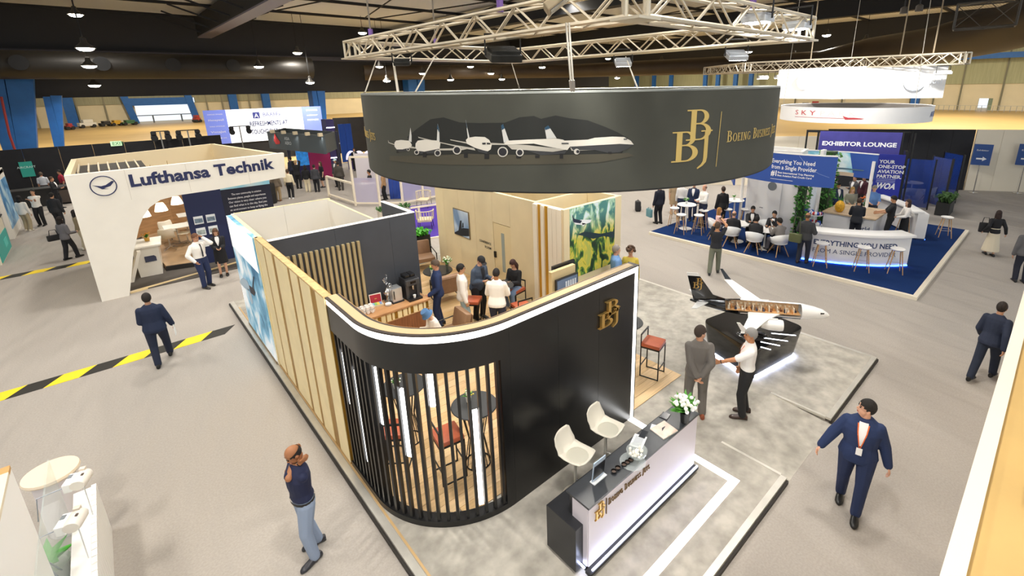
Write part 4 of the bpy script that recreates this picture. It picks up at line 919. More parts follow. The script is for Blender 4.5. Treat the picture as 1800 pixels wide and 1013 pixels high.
MB().box(CWX-.03,c.y,c.z,CWX-.003,a.y,a.z).build('frame', C('#7c6a47'), pc); MB().box(CWX-.034,c.y+.02,c.z+.02,CWX-.03,a.y-.02,a.z-.02).build('print', sky_mat('picture_sky', ('#35537c', '#7f9cc0', '#c9d9ea', '#eef3f8'), .9, 2), pc)
pk = lambda u, v: (u*(a.y-c.y), c.z+v*(a.z-c.z)); fm = lambda u, v, d: Vector((CWX-.034-d, a.y-u, v))
decal('print_jet', [[pk(*q) for q in p] for p in ([(.02,.06),(.6,.35),(.98,.4),(.98,.12),(.5,.02),(.05,.02)], [(.3,.2),(.45,.6),(.55,.62),(.52,.3)], [(.55,.35),(.6,.55),(.66,.55),(.66,.38)])], fm, C('#20242c'), pc, 0, .002)
gs = thing('gold_slat_wall', 'wall of alternating gold and cream slats at the conference room corner', 'partition'); MB().box(7.83,8.0,ZS,7.93,9.1,HT-.02).build('backing', C('#efe6cf'), gs)
for i, (w_, m_) in enumerate(((.16,0),(.14,1),(.12,0),(.15,1),(.16,0),(.16,0),(.17,0))):
    y0 = 9.08-sum(q[0] for q in ((.16,0),(.14,1),(.12,0),(.15,1),(.16,0),(.16,0),(.17,0))[:i]); MB().box(7.76 if not m_ else 7.8,y0-w_+.01,ZS,7.83,y0,HT-.02).build('slat', mat('bright_gold', '#d9a63a', .35, .5) if m_ else C('#f0e7d2', .5), gs)
mw = thing('mural_wall', 'cream wall with a large mural of green and yellow mountains', 'mural'); MB().box(7.78,7.95,ZS,9.97,8.05,HT).build('panel', CRM, mw)
m0, m1 = py(1012,487,7.95), py(1059,470,7.95); mr = py(1081,360,7.95).x; mb_ = (m0.z+m1.z)/2
def mural_mat():
    m = mat('mural_print', '#5f8f3a', .55); nt = m.node_tree; bs = nt.nodes['Principled BSDF']; N = nt.nodes.new; L_ = nt.links.new
    tc = N('ShaderNodeTexCoord'); mp = N('ShaderNodeMapping'); mp.inputs['Rotation'].default_value = (0, .55, 0); mp.inputs['Scale'].default_value = (1.8, 1, 1.0); L_(tc.outputs['Object'], mp.inputs[0])
    n = N('ShaderNodeTexNoise'); n.inputs['Scale'].default_value = 2.3; n.inputs['Detail'].default_value = 4; n.inputs['Distortion'].default_value = .9; L_(mp.outputs[0], n.inputs[0])
    r = N('ShaderNodeValToRGB'); e = r.color_ramp.elements; r.color_ramp.interpolation = 'LINEAR'
    for i in range(3): e.new(.5)
    for q, (p_, c_) in zip(e, ((.38,'#14301f'),(.46,'#2f5a2a'),(.5,'#6f9a3a'),(.56,'#e3cf4a'),(.66,'#b9c05a'))): q.position = p_; q.color = lin(c_)
    L_(n.outputs[0], r.inputs[0])
    r2 = N('ShaderNodeValToRGB'); e2 = r2.color_ramp.elements; e2.new(.5)
    for q, (p_, c_) in zip(e2, ((.42,'#4f8b86'),(.5,'#a9d2b0'),(.58,'#dff0f2'))): q.position = p_; q.color = lin(c_)
    L_(n.outputs[0], r2.inputs[0])
    sp = N('ShaderNodeSeparateXYZ'); L_(tc.outputs['Object'], sp.inputs[0]); mr_ = N('ShaderNodeMapRange'); mr_.inputs[1].default_value = 2.2; mr_.inputs[2].default_value = 2.75; L_(sp.outputs[2], mr_.inputs[0])
    mx = N('ShaderNodeMix'); mx.data_type = 'RGBA'; L_(mr_.outputs[0], mx.inputs['Factor']); L_(r.outputs[0], mx.inputs['A']); L_(r2.outputs[0], mx.inputs['B']); L_(mx.outputs['Result'], bs.inputs['Base Color']); return m
MB().box(7.98,7.942,mb_,mr,7.951,HT-.01).build('mountain_print', mural_mat(), mw)
mm = lambda x, y: (lambda p: (p.x, p.z))(py(x, y, 7.94)); Zm = lambda X, Y: mm(900+X/5.33, 330+Y/5.33); fm2 = lambda u, v, d: Vector((u, 7.941-d, v))
decal('print_lake', [[Zm(*q) for q in [(610,440),(680,412),(830,432),(955,408),(955,470),(860,455),(760,480),(660,450)]]], fm2, C('#16323c'), mw, 0, .002)
decal('print_white_jet', [[Zm(*q) for q in p] for p in ([(570,320),(650,300),(745,300),(735,325),(660,350),(600,345)], [(655,330),(690,335),(660,370)])], fm2, C('#f4f7f8'), mw, 0, .004); decal('print_jet_tail', [[Zm(*q) for q in p] for p in ([(560,245),(580,290),(655,310),(640,335),(575,325)],)], fm2, C('#1d2740'), mw, 0, .005)
kp = thing('display_kiosk', 'cream display panel with a monitor on each face beside the mural', 'display', pz(990, 480, 1.45)*1 and (7.3, 7.5, ZF))
MB().box(-.42,-.05,0,.36,.05,1.72).build('panel', C('#dcc695', .5), kp); MB().box(-.5,-.25,0,.4,.25,.05).build('foot', C('#3a3634'), kp)
MB().obox((.02,-.1,1.3), (.72,.05,.46), None).build('front_monitor', C('#15161a', .3), kp); MB().box(-.31,-.13,1.1,.35,-.126,1.5).build('screen', mat('screen_dim', '#54657c', .2, emit=.2), kp)
for i in range(5): MB().box(-.05+i*.075,-.134,1.22,.0+i*.075,-.13,1.42).build('screen_column', C('#c9d3de', .3), kp)
MB().obox((.12,.12,1.55), (.72,.05,.46), None).build('rear_monitor', C('#1c1d22', .3), kp)
pn = thing('planter_box', 'black planter trough of bright green ferns behind the lounge chairs', 'planter', (7.3, 15.0, ZS)); MB().box(-.75,-.2,0,.55,.2,.85).build('trough', C('#161616', .5), pn)
def fern(parent, x0, x1, y0, y1, z, n, hgt, seed, L=.22, m=None):
    rq = random.Random(seed); b = MB()
    for i in range(n):
        c = Vector((rq.uniform(x0,x1), rq.uniform(y0,y1), z)); a = rq.uniform(0,2*pi); d = Vector((cos(a),sin(a),0)); s_ = Vector((-sin(a),cos(a),0))*L*.2; hh = hgt*rq.uniform(.5,1.1); l = L*rq.uniform(.6,1.2)
        p = [c, c+d*l*.45+s_+Vector((0,0,hh)), c+d*l*.45-s_+Vector((0,0,hh)), c+d*l+Vector((0,0,hh*.75))]; b.add(p, [(0,1,2),(1,3,2)])
    return stuff(b.build('foliage', m or mat('fern_green', '#4fae2e', .5, var=.4, vs=9), parent))
fern(pn, -.75, .55, -.2, .2, .82, 260, .24, 3)
pn2 = thing('floor_plant', 'green leafy plant at the foot of the mountain mural', 'plant', (8.55, 7.65, ZF)); MB().lathe([(.12,0),(.15,.35),(.16,.36),(.13,.33)], 16).build('pot', C('#e9e5da'), pn2, True); fern(pn2, -.1, .1, -.1, .1, .33, 70, .4, 9, .3)
# ------------------------------------------------------------------ reception desk
DT = mat('desk_black', '#26272b', .35, var=.1, vs=6)
dk = thing('reception_desk', 'black reception desk with a glowing white front panel', 'desk'); dx0, dx1, dyf, dyb = 3.34, 5.76, 3.04, 3.64; DZ = 1.12
MB().box(dx0-.14,3.12,ZS+.04,dx1,dyb,.80).build('lower_worktop', DT, dk, bevel=.006)
MB().box(dx0,3.06,ZS+.08,dx1,3.36,DZ-.03).build('body', DT, dk); MB().box(dx0-.02,3.02,DZ-.03,dx1+.02,3.4,DZ).build('top', mat('desk_top', '#3a3d42', .3, var=.12, vs=5), dk, bevel=.004)
MB().box(dx0-.01,3.08,ZS,dx1-.04,3.6,ZS+.06).build('plinth', C('#141414'), dk)
GP = mat('glow_panel', '#cdc6cb', .5, emit=.04, ecol='#e8e6ff')
MB().box(dx0,3.035,ZS+.09,dx1,3.06,DZ-.03).build('front_panel', GP, dk); MB().box(dx0-.012,3.05,ZS+.09,dx0+.0,3.3,DZ-.03).build('end_panel', GP, dk)
MB().box(dx0-.06,2.95,ZS+.045,dx1,3.035,ZS+.088).build('kick_strip', C('#191919'), dk); MB().box(dx0,2.965,ZS+.088,dx1,2.985,ZS+.098).build('light_strip', mat('led_cool', '#cfd9ff', emit=42), dk); MB().box(dx0-.055,3.06,ZS+.088,dx0-.035,3.3,ZS+.098).build('light_strip', mat('led_cool'), dk)
p0, p1 = py(1043,913,3.03), py(1062,882,3.03); hh = .24
solid_glyphs('monogram', bbj(hh), lambda u, v, d: Vector((3.44+u*1.0, 3.034-d, .80+v)), .02, GOLD3, dk, label='raised bronze monogram of two letters B and a J')
MB().box(3.645,3.018,.80,3.652,3.034,1.04).build('divider', C('#6b5636', .4, metal=.5), dk)
pol, wd = smallcaps('BOEING BUSINESS JETS', .085, split=True); [solid_glyphs('letter', g, lambda u, v, d: Vector((3.69+u*.86/wd, 3.034-d, .91+v)), .014, C('#7d6236', .4, metal=.5), dk) for g in pol]
def on2(x, y): p = pz(x, y, DZ); return (p.x, p.y, DZ)
# swivel stools behind the desk
def shell_stool(label, x, y, rz):
    r = thing('swivel_stool', label, 'stool', (x, y, ZS), rz, 'white swivel stools at the reception desk'); SH = mat('shell_white', '#efe9da', .4)
    prof = []
    for t, (x_, z_, w_) in enumerate(((.24,.735,.17),(.2,.715,.2),(.1,.7,.215),(-.05,.7,.215),(-.15,.72,.21),(-.2,.78,.205),(-.24,.88,.2),(-.27,.98,.18),(-.278,1.02,.13))):
        row = []
        for k in range(9):
            u = -1+k/4; row.append(Vector((x_+.03*(abs(u)**2)*(1 if t > 4 else 0), u*w_, z_+.05*abs(u)**2.5*(1 if t < 6 else .2))))
        prof.append(row)
    b = MB(); n_ = 9
    for row in prof: b.v += [tuple(q) for q in row]
    for i in range(len(prof)-1):
        for k in range(n_-1): b.f.append((i*n_+k, i*n_+k+1, (i+1)*n_+k+1, (i+1)*n_+k))
    o = b.build('shell', SH, r, True); md = o.modifiers.new('th', 'SOLIDIFY'); md.thickness = .014
    MB().ell((.04,0,.722), (.175,.175,.025), None, 18, 8).build('cushion', C('#cfccbc', .7), r, True)
    MB().cyl((0,0,.02), (0,0,.69), .024, n=12).build('pole', C('#d4d1ca', .3, metal=.3), r, True); MB().lathe([(.19,0),(.19,.012),(.06,.03),(.03,.04)], 24).build('base', C('#e9e2d2', .3), r, True)
    MB().tube([(0,0,.3),(.14,.0,.28),(.16,.09,.28),(.16,-.09,.28),(.14,0,.28)], .01, 6).build('footrest', CHROME, r); return r
shell_stool('white shell swivel stool behind the desk, nearer the viewer', 4.07, 3.97, radians(-80)); shell_stool('white shell swivel stool behind the desk, farther from the viewer', 4.8, 4.02, radians(-80))
# things on the desk
bw = thing('glass_bowl', 'clear glass bowl of white sweets on the reception desk', 'bowl', on2(1119, 803)); MB().lathe([(.05,0),(.1,.02),(.135,.07),(.14,.11),(.137,.11),(.13,.07),(.095,.025),(.04,.008)], 24).build('bowl', mat('glass_bowl', '#e8f2f2', .03, alpha=.28, spec=1), bw, True)
rq = random.Random(11)
for i in range(34): a = rq.uniform(0, 2*pi); q = rq.uniform(0, .1); MB().ell((q*cos(a), q*sin(a), .03+rq.uniform(0,.05)), (.024,.02,.016), Euler((rq.random()*3, rq.random()*3, 0)).to_matrix(), 7, 5).build('sweet', C('#f3f0e6', .5), bw, True)
pl2 = thing('glass_plate', 'round clear glass plate under the bowl of sweets', 'plate', (on2(1112, 812)[0], on2(1112, 812)[1], DZ)); MB().lathe([(.08,0),(.17,.004),(.172,.007),(.08,.004)], 28).build('dish', mat('glass_plate', '#cfd8da', .04, alpha=.3, spec=1), pl2, True)
for i, (X, Y) in enumerate(((1079,831),(1086,825),(1097,819),(1103,815),(1109,811))):
    r = thing('black_dish', 'small round black dish, %s in the row from the sign holder' % ORD[i], 'dish', on2(X, Y), 0, 'row of small black dishes on the desk'); MB().lathe([(.02,0),(.035,.012),(.038,.03),(.034,.03),(.028,.012)], 16).build('rim', C('#161414', .2), r, True); MB().lathe([(.001,.013),(.027,.013)], 14, cap=False).build('lining', C('#4d3b30', .3), r)
sg = thing('sign_holder', 'upright acrylic sign holder with a dark photograph on the desk', 'sign', (3.74, 3.24, DZ), radians(90)); MB().box(-.04,-.12,0,.04,.12,.012).build('foot', C('#e8ebee', .2), sg); MB().obox((0,0,.16), (.012,.22,.3), Matrix.Rotation(-.1, 3, 'Y')).build('pane', C('#b9cbe0', .15), sg)
MB().obox((-.01,0,.15), (.006,.2,.2), Matrix.Rotation(-.1, 3, 'Y')).build('photo', C('#1f2126', .3, var=.5, vs=30), sg); MB().obox((.01,0,.15), (.006,.2,.2), Matrix.Rotation(-.1, 3, 'Y')).build('photo', C('#1f2126', .3, var=.5, vs=30), sg)
mg = thing('magazine', 'glossy magazine with a jet on its cover near the flowers', 'magazine', on2(1167, 757), radians(-8)); MB().box(-.15,-.13,0,.15,.13,.012).build('pages', C('#f0ece6'), mg); MB().box(-.15,-.13,.012,.15,.13,.015).build('cover', mat('cover_print', '#d6c0b2', .3, var=.2, vs=7), mg); MB().add([(-.05,-.01,.016),(.06,.03,.016),(.07,.04,.016),(.0,.04,.016),(-.02,.02,.016)], [(0,1,2,3,4)]).build('cover_jet', C('#2a2a32'), mg)
for lb, X, Y, rz, c_, w_, h_ in (('dark smartphone lying behind the bowl of sweets', 1131, 764, .3, '#17191d', .16, .09), ('black notepad at the far end of the desk', 1169, 732, .2, '#1d1e22', .15, .12)):
    r = thing('notepad' if 'pad' in lb else 'smartphone', lb, 'notepad' if 'pad' in lb else 'phone', on2(X, Y), rz); MB().box(-w_/2,-h_/2,0,w_/2,h_/2,.012).build('case', C(c_, .3), r, bevel=.003); MB().box(-w_/2+.008,-h_/2+.008,.012,w_/2-.008,h_/2-.008,.0135).build('face', C('#2b2f36', .15), r)
r = thing('paper_sheet', 'white paper sheet lying beside the bowl of sweets', 'paper', on2(1122, 776), .35); MB().box(-.13,-.09,0,.13,.09,.003).build('sheet', C('#eceef0', .5), r); MB().box(-.1,-.06,.003,.1,.06,.0035).build('printed_lines', C('#c3c8ce', .5), r)
r = thing('business_card', 'small card with a red edge beside the magazine', 'card', on2(1150, 752), .4); MB().box(-.06,-.05,0,.06,.05,.004).build('card', C('#e7eef3', .4), r); MB().box(-.06,-.05,.004,.06,-.02,.005).build('red_edge', C('#b8324a', .4), r)
pot_flowers('bouquet of white roses and greenery in a dark vase on the desk', on2(1203, 742), .42, ('#f8f7f0', '#eef0e2', '#ffffff'), '#232323', 34, .2, .07, 40, 12, 'flower_bouquet')
# ------------------------------------------------------------------ jet model on its pedestal
GB = mat('gloss_black', '#0c0d10', .12, coat=.6)
def rounded(pts, r, n=6):
    out = []; m = len(pts)
    for i in range(m):
        p, a, c = Vector(pts[i]), Vector(pts[i-1]), Vector(pts[(i+1) % m]); d1 = (a-p).normalized(); d2 = (c-p).normalized(); p0 = p+d1*r; p1 = p+d2*r
        for k in range(n+1): t = k/n; out.append(tuple(p0*(1-t)**2+p*2*t*(1-t)+p1*t*t))
    return out
pd_ = thing('display_pedestal', 'glossy black angular pedestal with lit base under the jet model', 'pedestal')
foot = [(9.05,4.85),(8.58,3.42),(10.35,3.12),(10.55,4.55)]; foot = rounded([Vector((q[0], q[1])) for q in foot], .22)
cxp = sum(q[0] for q in foot)/len(foot); cyp = sum(q[1] for q in foot)/len(foot); sc = lambda k: [(cxp+(q[0]-cxp)*k, cyp+(q[1]-cyp)*k) for q in foot]
b = MB(); b.loft([[(q[0], q[1], z_) for q in sc(k)] for k, z_ in ((.9, ZS+.06), (1.0, .78), (.99, .8))]); b.build('body', GB, pd_, True)
MB().prism(sc(.88), ZS, ZS+.06).build('plinth', C('#0a0a0a'), pd_)
b = MB(); b.loft([[(q[0], q[1], z_) for q in sc(k)] for k, z_ in ((.905, ZS+.03), (.91, ZS+.055), (.895, ZS+.055), (.89, ZS+.03))], False); b.build('base_light', mat('led_blue_white', '#cfdcff', emit=30), pd_)
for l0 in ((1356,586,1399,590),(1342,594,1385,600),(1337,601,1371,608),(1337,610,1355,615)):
    MB().bar(pz(l0[0],l0[1],.803), pz(l0[2],l0[3],.803), .03, .006).build('top_bright_streak', mat('streak_glow', '#eef2ff', emit=3), pd_)  # bright streaks on the pedestal top, built as thin emissive bars
# jet
P_n, P_t = Vector((10.02,2.62)), Vector((8.5,4.86)); Lj = (P_n-P_t).length; hj = atan2((P_n-P_t).y, (P_n-P_t).x)
jt = thing('jet_model', 'large cutaway jet airliner model, black tail and white wings', 'aircraft model', ((P_n.x+P_t.x)/2, (P_n.y+P_t.y)/2, 1.42), hj)
JW = mat('jet_white', '#f2f1ee', .25, coat=.3); H2 = Lj/2; R_ = .165
stn = [(-H2,.02,.07),(-H2+.1,.045,.06),(-H2+.35,.09,.035),(-H2+.7,.135,.005),(-H2+1.0,R_,0),(H2-.55,R_,0),(H2-.3,.13,-.01),(H2-.14,.1,-.025),(H2-.04,.055,-.04),(H2,.012,-.045)]
n_ = 24
def fus(i0, i1, a0=0, a1=2*pi, k=1.0, n=n_):
    b = MB(); m = i1-i0+1
    for x_, r_, z_ in stn[i0:i1+1]: b.v += [(x_, r_*k*cos(a0+(a1-a0)*j/n), z_+r_*k*sin(a0+(a1-a0)*j/n)) for j in range(n+1)]
    for i in range(m-1):
        for j in range(n): b.f.append((i*(n+1)+j, i*(n+1)+j+1, (i+1)*(n+1)+j+1, (i+1)*(n+1)+j))
    return b
fus(0, 3).build('tail_cone', GB, jt, True); fus(5, 9).build('nose', JW, jt, True)
fus(3, 4, radians(205), radians(440)).build('rear_fuselage', GB, jt, True); fus(4, 5, radians(205), radians(440)).build('hull', JW, jt, True)
fus(3, 5, radians(215), radians(300), 1.004).build('belly_paint', GB, jt, True)
fus(4, 5, radians(76), radians(100), 1.003).build('roof_edge', JW, jt, True); fus(3, 4, radians(76), radians(100), 1.003).build('roof_edge', GB, jt, True)
# the cut-away side faces the viewer (right-hand side of the jet), cabin inside
CAB = C('#e9c9a0', .5, var=.2, vs=20); MB().box(-H2+.72,-.11,-.05,H2-.56,.1,-.035).build('cabin_floor', C('#c99a66', .5), jt); MB().box(-H2+.72,.085,-.05,H2-.56,.1,.1).build('cabin_wall', CAB, jt)
rq = random.Random(6)
for i in range(9): x_ = -H2+.78+i*.155; MB().box(x_,-.1,-.035,x_+.012,.08,.08).build('bulkhead', C('#f3e4cc', .5), jt)
for i in range(20):
    x_ = -H2+.76+i*.068; 
    r1 = MB().box(x_,-.09+.06*(i % 2),-.035,x_+.04,-.05+.06*(i % 2),.0); r1.box(x_,-.09+.06*(i % 2),.0,x_+.012,-.05+.06*(i % 2),.045); r1.build('cabin_seat', C(('#f3ead9', '#7c4a33', '#3a3f55', '#d99a5c')[rq.randrange(4)], .5), jt)
for i in range(14): MB().box(-H2+.85+i*.085,.083,.03,-H2+.89+i*.085,.0855,.065).build('cabin_window', C('#fff4df', .3), jt)
wg = lambda pts, t: [(Vector(q), Vector((q[0], q[1], q[2]+t))) for q in pts]
for s in (1, -1):
    root_ = [(.42,s*.1,-.07),(-.2,s*.1,-.08)]; tip = [(-.34,s*1.28,.05),(-.52,s*1.28,.05)]; kink = [(.12,s*.48,-.02),(-.26,s*.48,-.025)]
    b = MB(); top_ = [Vector(q) for q in (root_[0], kink[0], tip[0], tip[1], kink[1], root_[1])]; b.slab(top_, (0,0,.022)); wgo = b.build('wing', JW, jt, bevel=.004)
    b = MB(); b.slab([Vector((-.37,s*1.28,.08)), Vector((-.5,s*1.28,.08)), Vector((-.62,s*1.36,.3)), Vector((-.56,s*1.36,.3))], (0,.012,0)); b.build('winglet', GB if s > 0 else JW, wgo)
    e = MB(); e.lathe([(.08,-.26),(.11,-.12),(.115,.08),(.105,.14),(.092,.14),(.08,-.05),(.05,-.26)], 18); e2 = MB(); e2.add([(q[2]+.26, q[0]+s*.44, q[1]-.14) for q in e.v], e.f); eno = e2.build('engine', JW if s < 0 else GB, jt, True)
    i_ = MB(); i_.lathe([(.001,.1),(.09,.1)], 18, cap=False); i2 = MB(); i2.add([(q[2]+.26, q[0]+s*.44, q[1]-.14) for q in i_.v], i_.f); i2.build('engine_fan', C('#3b3d42', .3, metal=.6), eno)
    MB().box(.0,s*.44-.012,-.07,.3,s*.44+.012,.0).build('pylon', JW, jt)
    b = MB(); b.slab([Vector((-H2+.38,s*.06,.06)), Vector((-H2+.1,s*.48,.09)), Vector((-H2+.0,s*.48,.09)), Vector((-H2+.14,s*.06,.06))], (0,0,.014)); b.build('tailplane', JW, jt)
b = MB(); b.slab([(-H2+.82,-.01,.12),(-H2+.46,-.01,.22),(-H2+.12,-.01,.68),(-H2-.1,-.01,.68),(-H2+.06,-.01,.1)], (0,.02,0)); fno = b.build('fin', GB, jt)
b = MB(); b.slab([(-H2+.165,-.012,.62),(-H2+.12,-.012,.685),(-H2-.105,-.012,.685),(-H2-.085,-.012,.62)], (0,.024,0)); b.build('fin_tip', JW, fno)
fj = lambda u, v, d: Vector((-H2+.04+u, -.012-d, .3+v)); solid_glyphs('fin_monogram', bbj(.26), fj, .003, GOLD3, fno)
for s in (1, -1):
    b = MB(); b.slab([(H2-.2,s*.106,.045),(H2-.12,s*.078,.035),(H2-.13,s*.085,.015),(H2-.2,s*.117,.02)], (0,s*.006,0)); b.build('cockpit_window', C('#14161b', .1), jt)
MB().cyl((-.1,0,-.62),(0,0,-.12),.03,n=10).build('stand_rod', GB, jt); MB().ell((-.05,0,-.62), (.32,.18,.05)).build('stand_foot', GB, jt, True)
# ------------------------------------------------------------------ hazard tape on the carpet
def hazard(label, y, x0, x1, w_=.42, per=.55):
    r = thing('hazard_tape', label, 'floor tape', (0, 0, 0)); Y_ = mat('tape_yellow', '#f2d324', .6); K_ = mat('tape_black', '#26241f', .6); x = x0; i = 0
    while x < x1:
        e = min(x+per, x1); MB().slab([(x,y-w_/2,.001),(e,y-w_/2,.001),(e+.3,y+w_/2,.001),(x+.3,y+w_/2,.001)], (0,0,.004)).build('yellow_stripe' if i % 2 else 'black_stripe', Y_ if i % 2 else K_, r); x = e; i += 1
hazard('yellow and black hazard strip ending at the sky poster', 13.9, -8.0, 1.3); hazard('yellow and black hazard strip beside the airline arch', 23.75, -9, -.9)
# ------------------------------------------------------------------ blue-carpeted stand at right
NAVY = mat('navy_carpet', '#17305f', .95, var=.12, vs=40, bump=.1, bs=300, spec=.1)
bs_ = thing('blue_platform', 'blue carpeted platform with a white edge at right', 'platform'); MB().box(15.82,2.16,0,24.66,11.06,ZS).build('carpet', NAVY, bs_)
for q in ((15.7,2.04,0,15.82,11.06,ZS+.004),(15.82,2.04,0,24.66,2.16,ZS+.004)): MB().box(*q).build('edge_trim', C('#e2d9c6', .5), bs_)
LACQ = mat('white_lacquer', '#f1efec', .3)
GLOW = mat('blue_glow', '#3d7bff', .4, emit=14)
def curved_counter(name, label, pts_f, depth, h, z=ZS):
    """pts_f: front edge in plan; body leans in slightly under an overhanging top"""
    r = thing(name, label, 'counter'); n = len(pts_f); mk = lambda o: [Vector((p[0], p[1])) for p in o]
    b = MB(); b.sweep_wall(pts_f, z+.06, z+h-.09, depth*.7); b.build('body', LACQ, r, True)
    nrm = []
    for i, p in enumerate(pts_f): a = pts_f[max(0,i-1)]; c = pts_f[min(n-1,i+1)]; dx, dy = c[0]-a[0], c[1]-a[1]; l = sqrt(dx*dx+dy*dy); nrm.append((dy/l, -dx/l))
    b = MB(); b.sweep_wall([(p[0]+q[0]*.16, p[1]+q[1]*.16) for p, q in zip(pts_f, nrm)], z+h-.09, z+h, depth+.12); b.build('top', LACQ, r, True, .02)
    b = MB(); b.sweep_wall([(p[0]+q[0]*.02, p[1]+q[1]*.02) for p, q in zip(pts_f, nrm)], z+.02, z+.055, .04); b.build('base_light', GLOW, r)
    b = MB(); b.sweep_wall([(p[0]-q[0]*.03, p[1]-q[1]*.03) for p, q in zip(pts_f, nrm)], z, z+.06, depth*.6); b.build('plinth', C('#1b2e55'), r)
    return r, nrm
fp = [(16.62,5.45),(16.78,4.95),(17.0,4.42),(17.27,3.92),(17.6,3.45),(18.0,3.05),(18.3,2.82)]
c1, nr = curved_counter('curved_counter', 'curved white bar counter lettered EVERYTHING YOU NEED', [q for q in fp][::1], .5, 1.1)
def along(pts, off):
    acc = [0]
    for a, c in zip(pts, pts[1:]): acc.append(acc[-1]+sqrt((a[0]-c[0])**2+(a[1]-c[1])**2))
    def f(u, v, d, z0=0):
        u = max(0, min(acc[-1]-1e-6, u)); i = max(k for k in range(len(acc)-1) if acc[k] <= u); t = (u-acc[i])/(acc[i+1]-acc[i]); a, c = pts[i], pts[i+1]; dx, dy = c[0]-a[0], c[1]-a[1]; l = sqrt(dx*dx+dy*dy)
        return Vector((a[0]+dx*t+dy/l*(d+off), a[1]+dy*t-dx/l*(d+off), v))
    return f, acc[-1]
af, al = along(fp, .002); TXB = C('#31456f', .5)
lettering('lettering', 'EVERYTHING YOU NEED', lambda u, v, d: af(u+.3, v+.72, d), .17, TXB, c1, width=al-.75, bold=.025); lettering('lettering', 'FROM A SINGLE PROVIDER', lambda u, v, d: af(u+.3, v+.45, d), .15, TXB, c1, width=al-.75)
bp_ = [(24.3,4.9),(23.6,4.15),(22.9,3.55),(22.2,3.15),(21.9,3.0)]
c2, _n = curved_counter('curved_counter', 'curved white bar counter at the rear of the blue stand', bp_[::1], -.5, 1.1); 
mbx = thing('demo_counter', 'square white demonstration counter in the middle of the blue stand', 'counter'); MB().box(20.1,4.3,ZS,21.9,6.0,1.0).build('body', LACQ, mbx); MB().box(20.05,4.25,1.0,21.95,6.05,1.05).build('top', C('#cdb391', .45, var=.15, vs=4), mbx); tm = flat_map((20.098, 5.0, .55), (0,-1,0), (0,0,1)); lettering('lettering', 'World', tm, .16, TXB, mbx, bold=.01)
pa = thing('pineapple', 'large yellow pineapple ornament on the demonstration counter', 'pineapple', (20.35, 5.55, 1.05)); MB().ell((0,0,.22), (.17,.17,.24), None, 14, 10).build('fruit', mat('pine_skin', '#e0a92c', .6, var=.35, vs=30), pa, True)
for i in range(14): a = 2*pi*i/7; t = .1+.06*(i//7); MB().add([(0.05*cos(a),.05*sin(a),.42),(.05*cos(a+.5),.05*sin(a+.5),.42),(t*1.4*cos(a+.25),t*1.4*sin(a+.25),.6+.1*(i//7))], [(0,1,2)]).build('leaf', mat('pine_leaf', '#3f8f2a'), pa)
def beech_stool(label, x, y, rz=0, h=.76, z=ZS, group='white seated beech bar stools'):
    r = thing('beech_stool', label, 'stool', (x, y, z), rz, group)
    MB().lathe([(.001,h-.03),(.14,h-.03),(.19,h),(.2,h+.025),(.19,h+.03),(.15,h),(.001,h-.012)], 20, cap=False, sx=1.08).build('seat', C('#eceae6', .35), r, True)
    for sx in (-1, 1):
        for sy in (-1, 1): MB().cyl((sx*.2,sy*.2,0),(sx*.1,sy*.1,h-.02),.013,.019,n=8).build('leg', WOODLEG, r)
    MB().tube([(.165,.165,.28),(-.165,.165,.28),(-.165,-.165,.28),(.165,-.165,.28)], .008, 5, True).build('footrest', C('#bdb6aa', .4), r); return r
for lb, x, y in (('beech bar stool nearest the man in the charcoal coat', 16.45, 4.82), ('beech bar stool in the middle of the lettered counter', 16.9, 3.75), ('beech bar stool at the right end of the lettered counter', 17.42, 2.98), ('beech bar stool beyond the right end of the rear counter', 22.95, 2.6), ('beech bar stool before the rear counter beside the dark-haired woman', 22.1, 3.75)): beech_stool(lb, x, y, .4)
def tulip_table(label, x, y, h, R_=.38):
    r = thing('pedestal_table', label, 'table', (x, y, ZS), 0, 'round white pedestal tables'); MB().lathe([(.001,h-.03),(R_,h-.03),(R_+.008,h-.012),(R_,h),(.001,h)], 26, cap=False).build('top', LACQ, r, True); MB().lathe([(.26,0),(.26,.012),(.05,.035),(.032,.06),(.03,h-.03)], 20).build('pedestal', LACQ, r, True); return r
tulip_table('tall round white table at the left corner of the blue stand', 17.15, 10.25, 1.05); pot_flowers('pot of green leaves on the tall white table at left', (17.2, 10.3, ZS+1.05), .28, ('#e9f0d8',), '#d9dde0', 5, .13, .05, 20, 21)
tulip_table('low round white table beside the pink-bloused woman', 17.0, 7.95, .73, .45); tulip_table('low round white table where three men talk', 16.9, 6.85, .73, .42)
tulip_table('tall round white table behind the standing man in white', 19.2, 9.2, 1.05); pot_flowers('small bottle and leaves on the far tall white table', (19.2, 9.25, ZS+1.05), .25, ('#f3f3ea',), '#c9d0c4', 4, .09, .04, 12, 22)
for lb, x, y in (('beech bar stool at the far left of the tall white table', 17.2, 10.85), ('beech bar stool in front of the tall white table, left', 16.45, 10.05), ('beech bar stool right behind the tall white table', 17.65, 9.75), ('beech bar stool in front of the tall white table, right', 16.85, 9.5), ('beech bar stool near the far tall table, left', 18.5, 9.15), ('beech bar stool near the far tall table, right', 19.0, 8.6)): beech_stool(lb, x, y, .3)
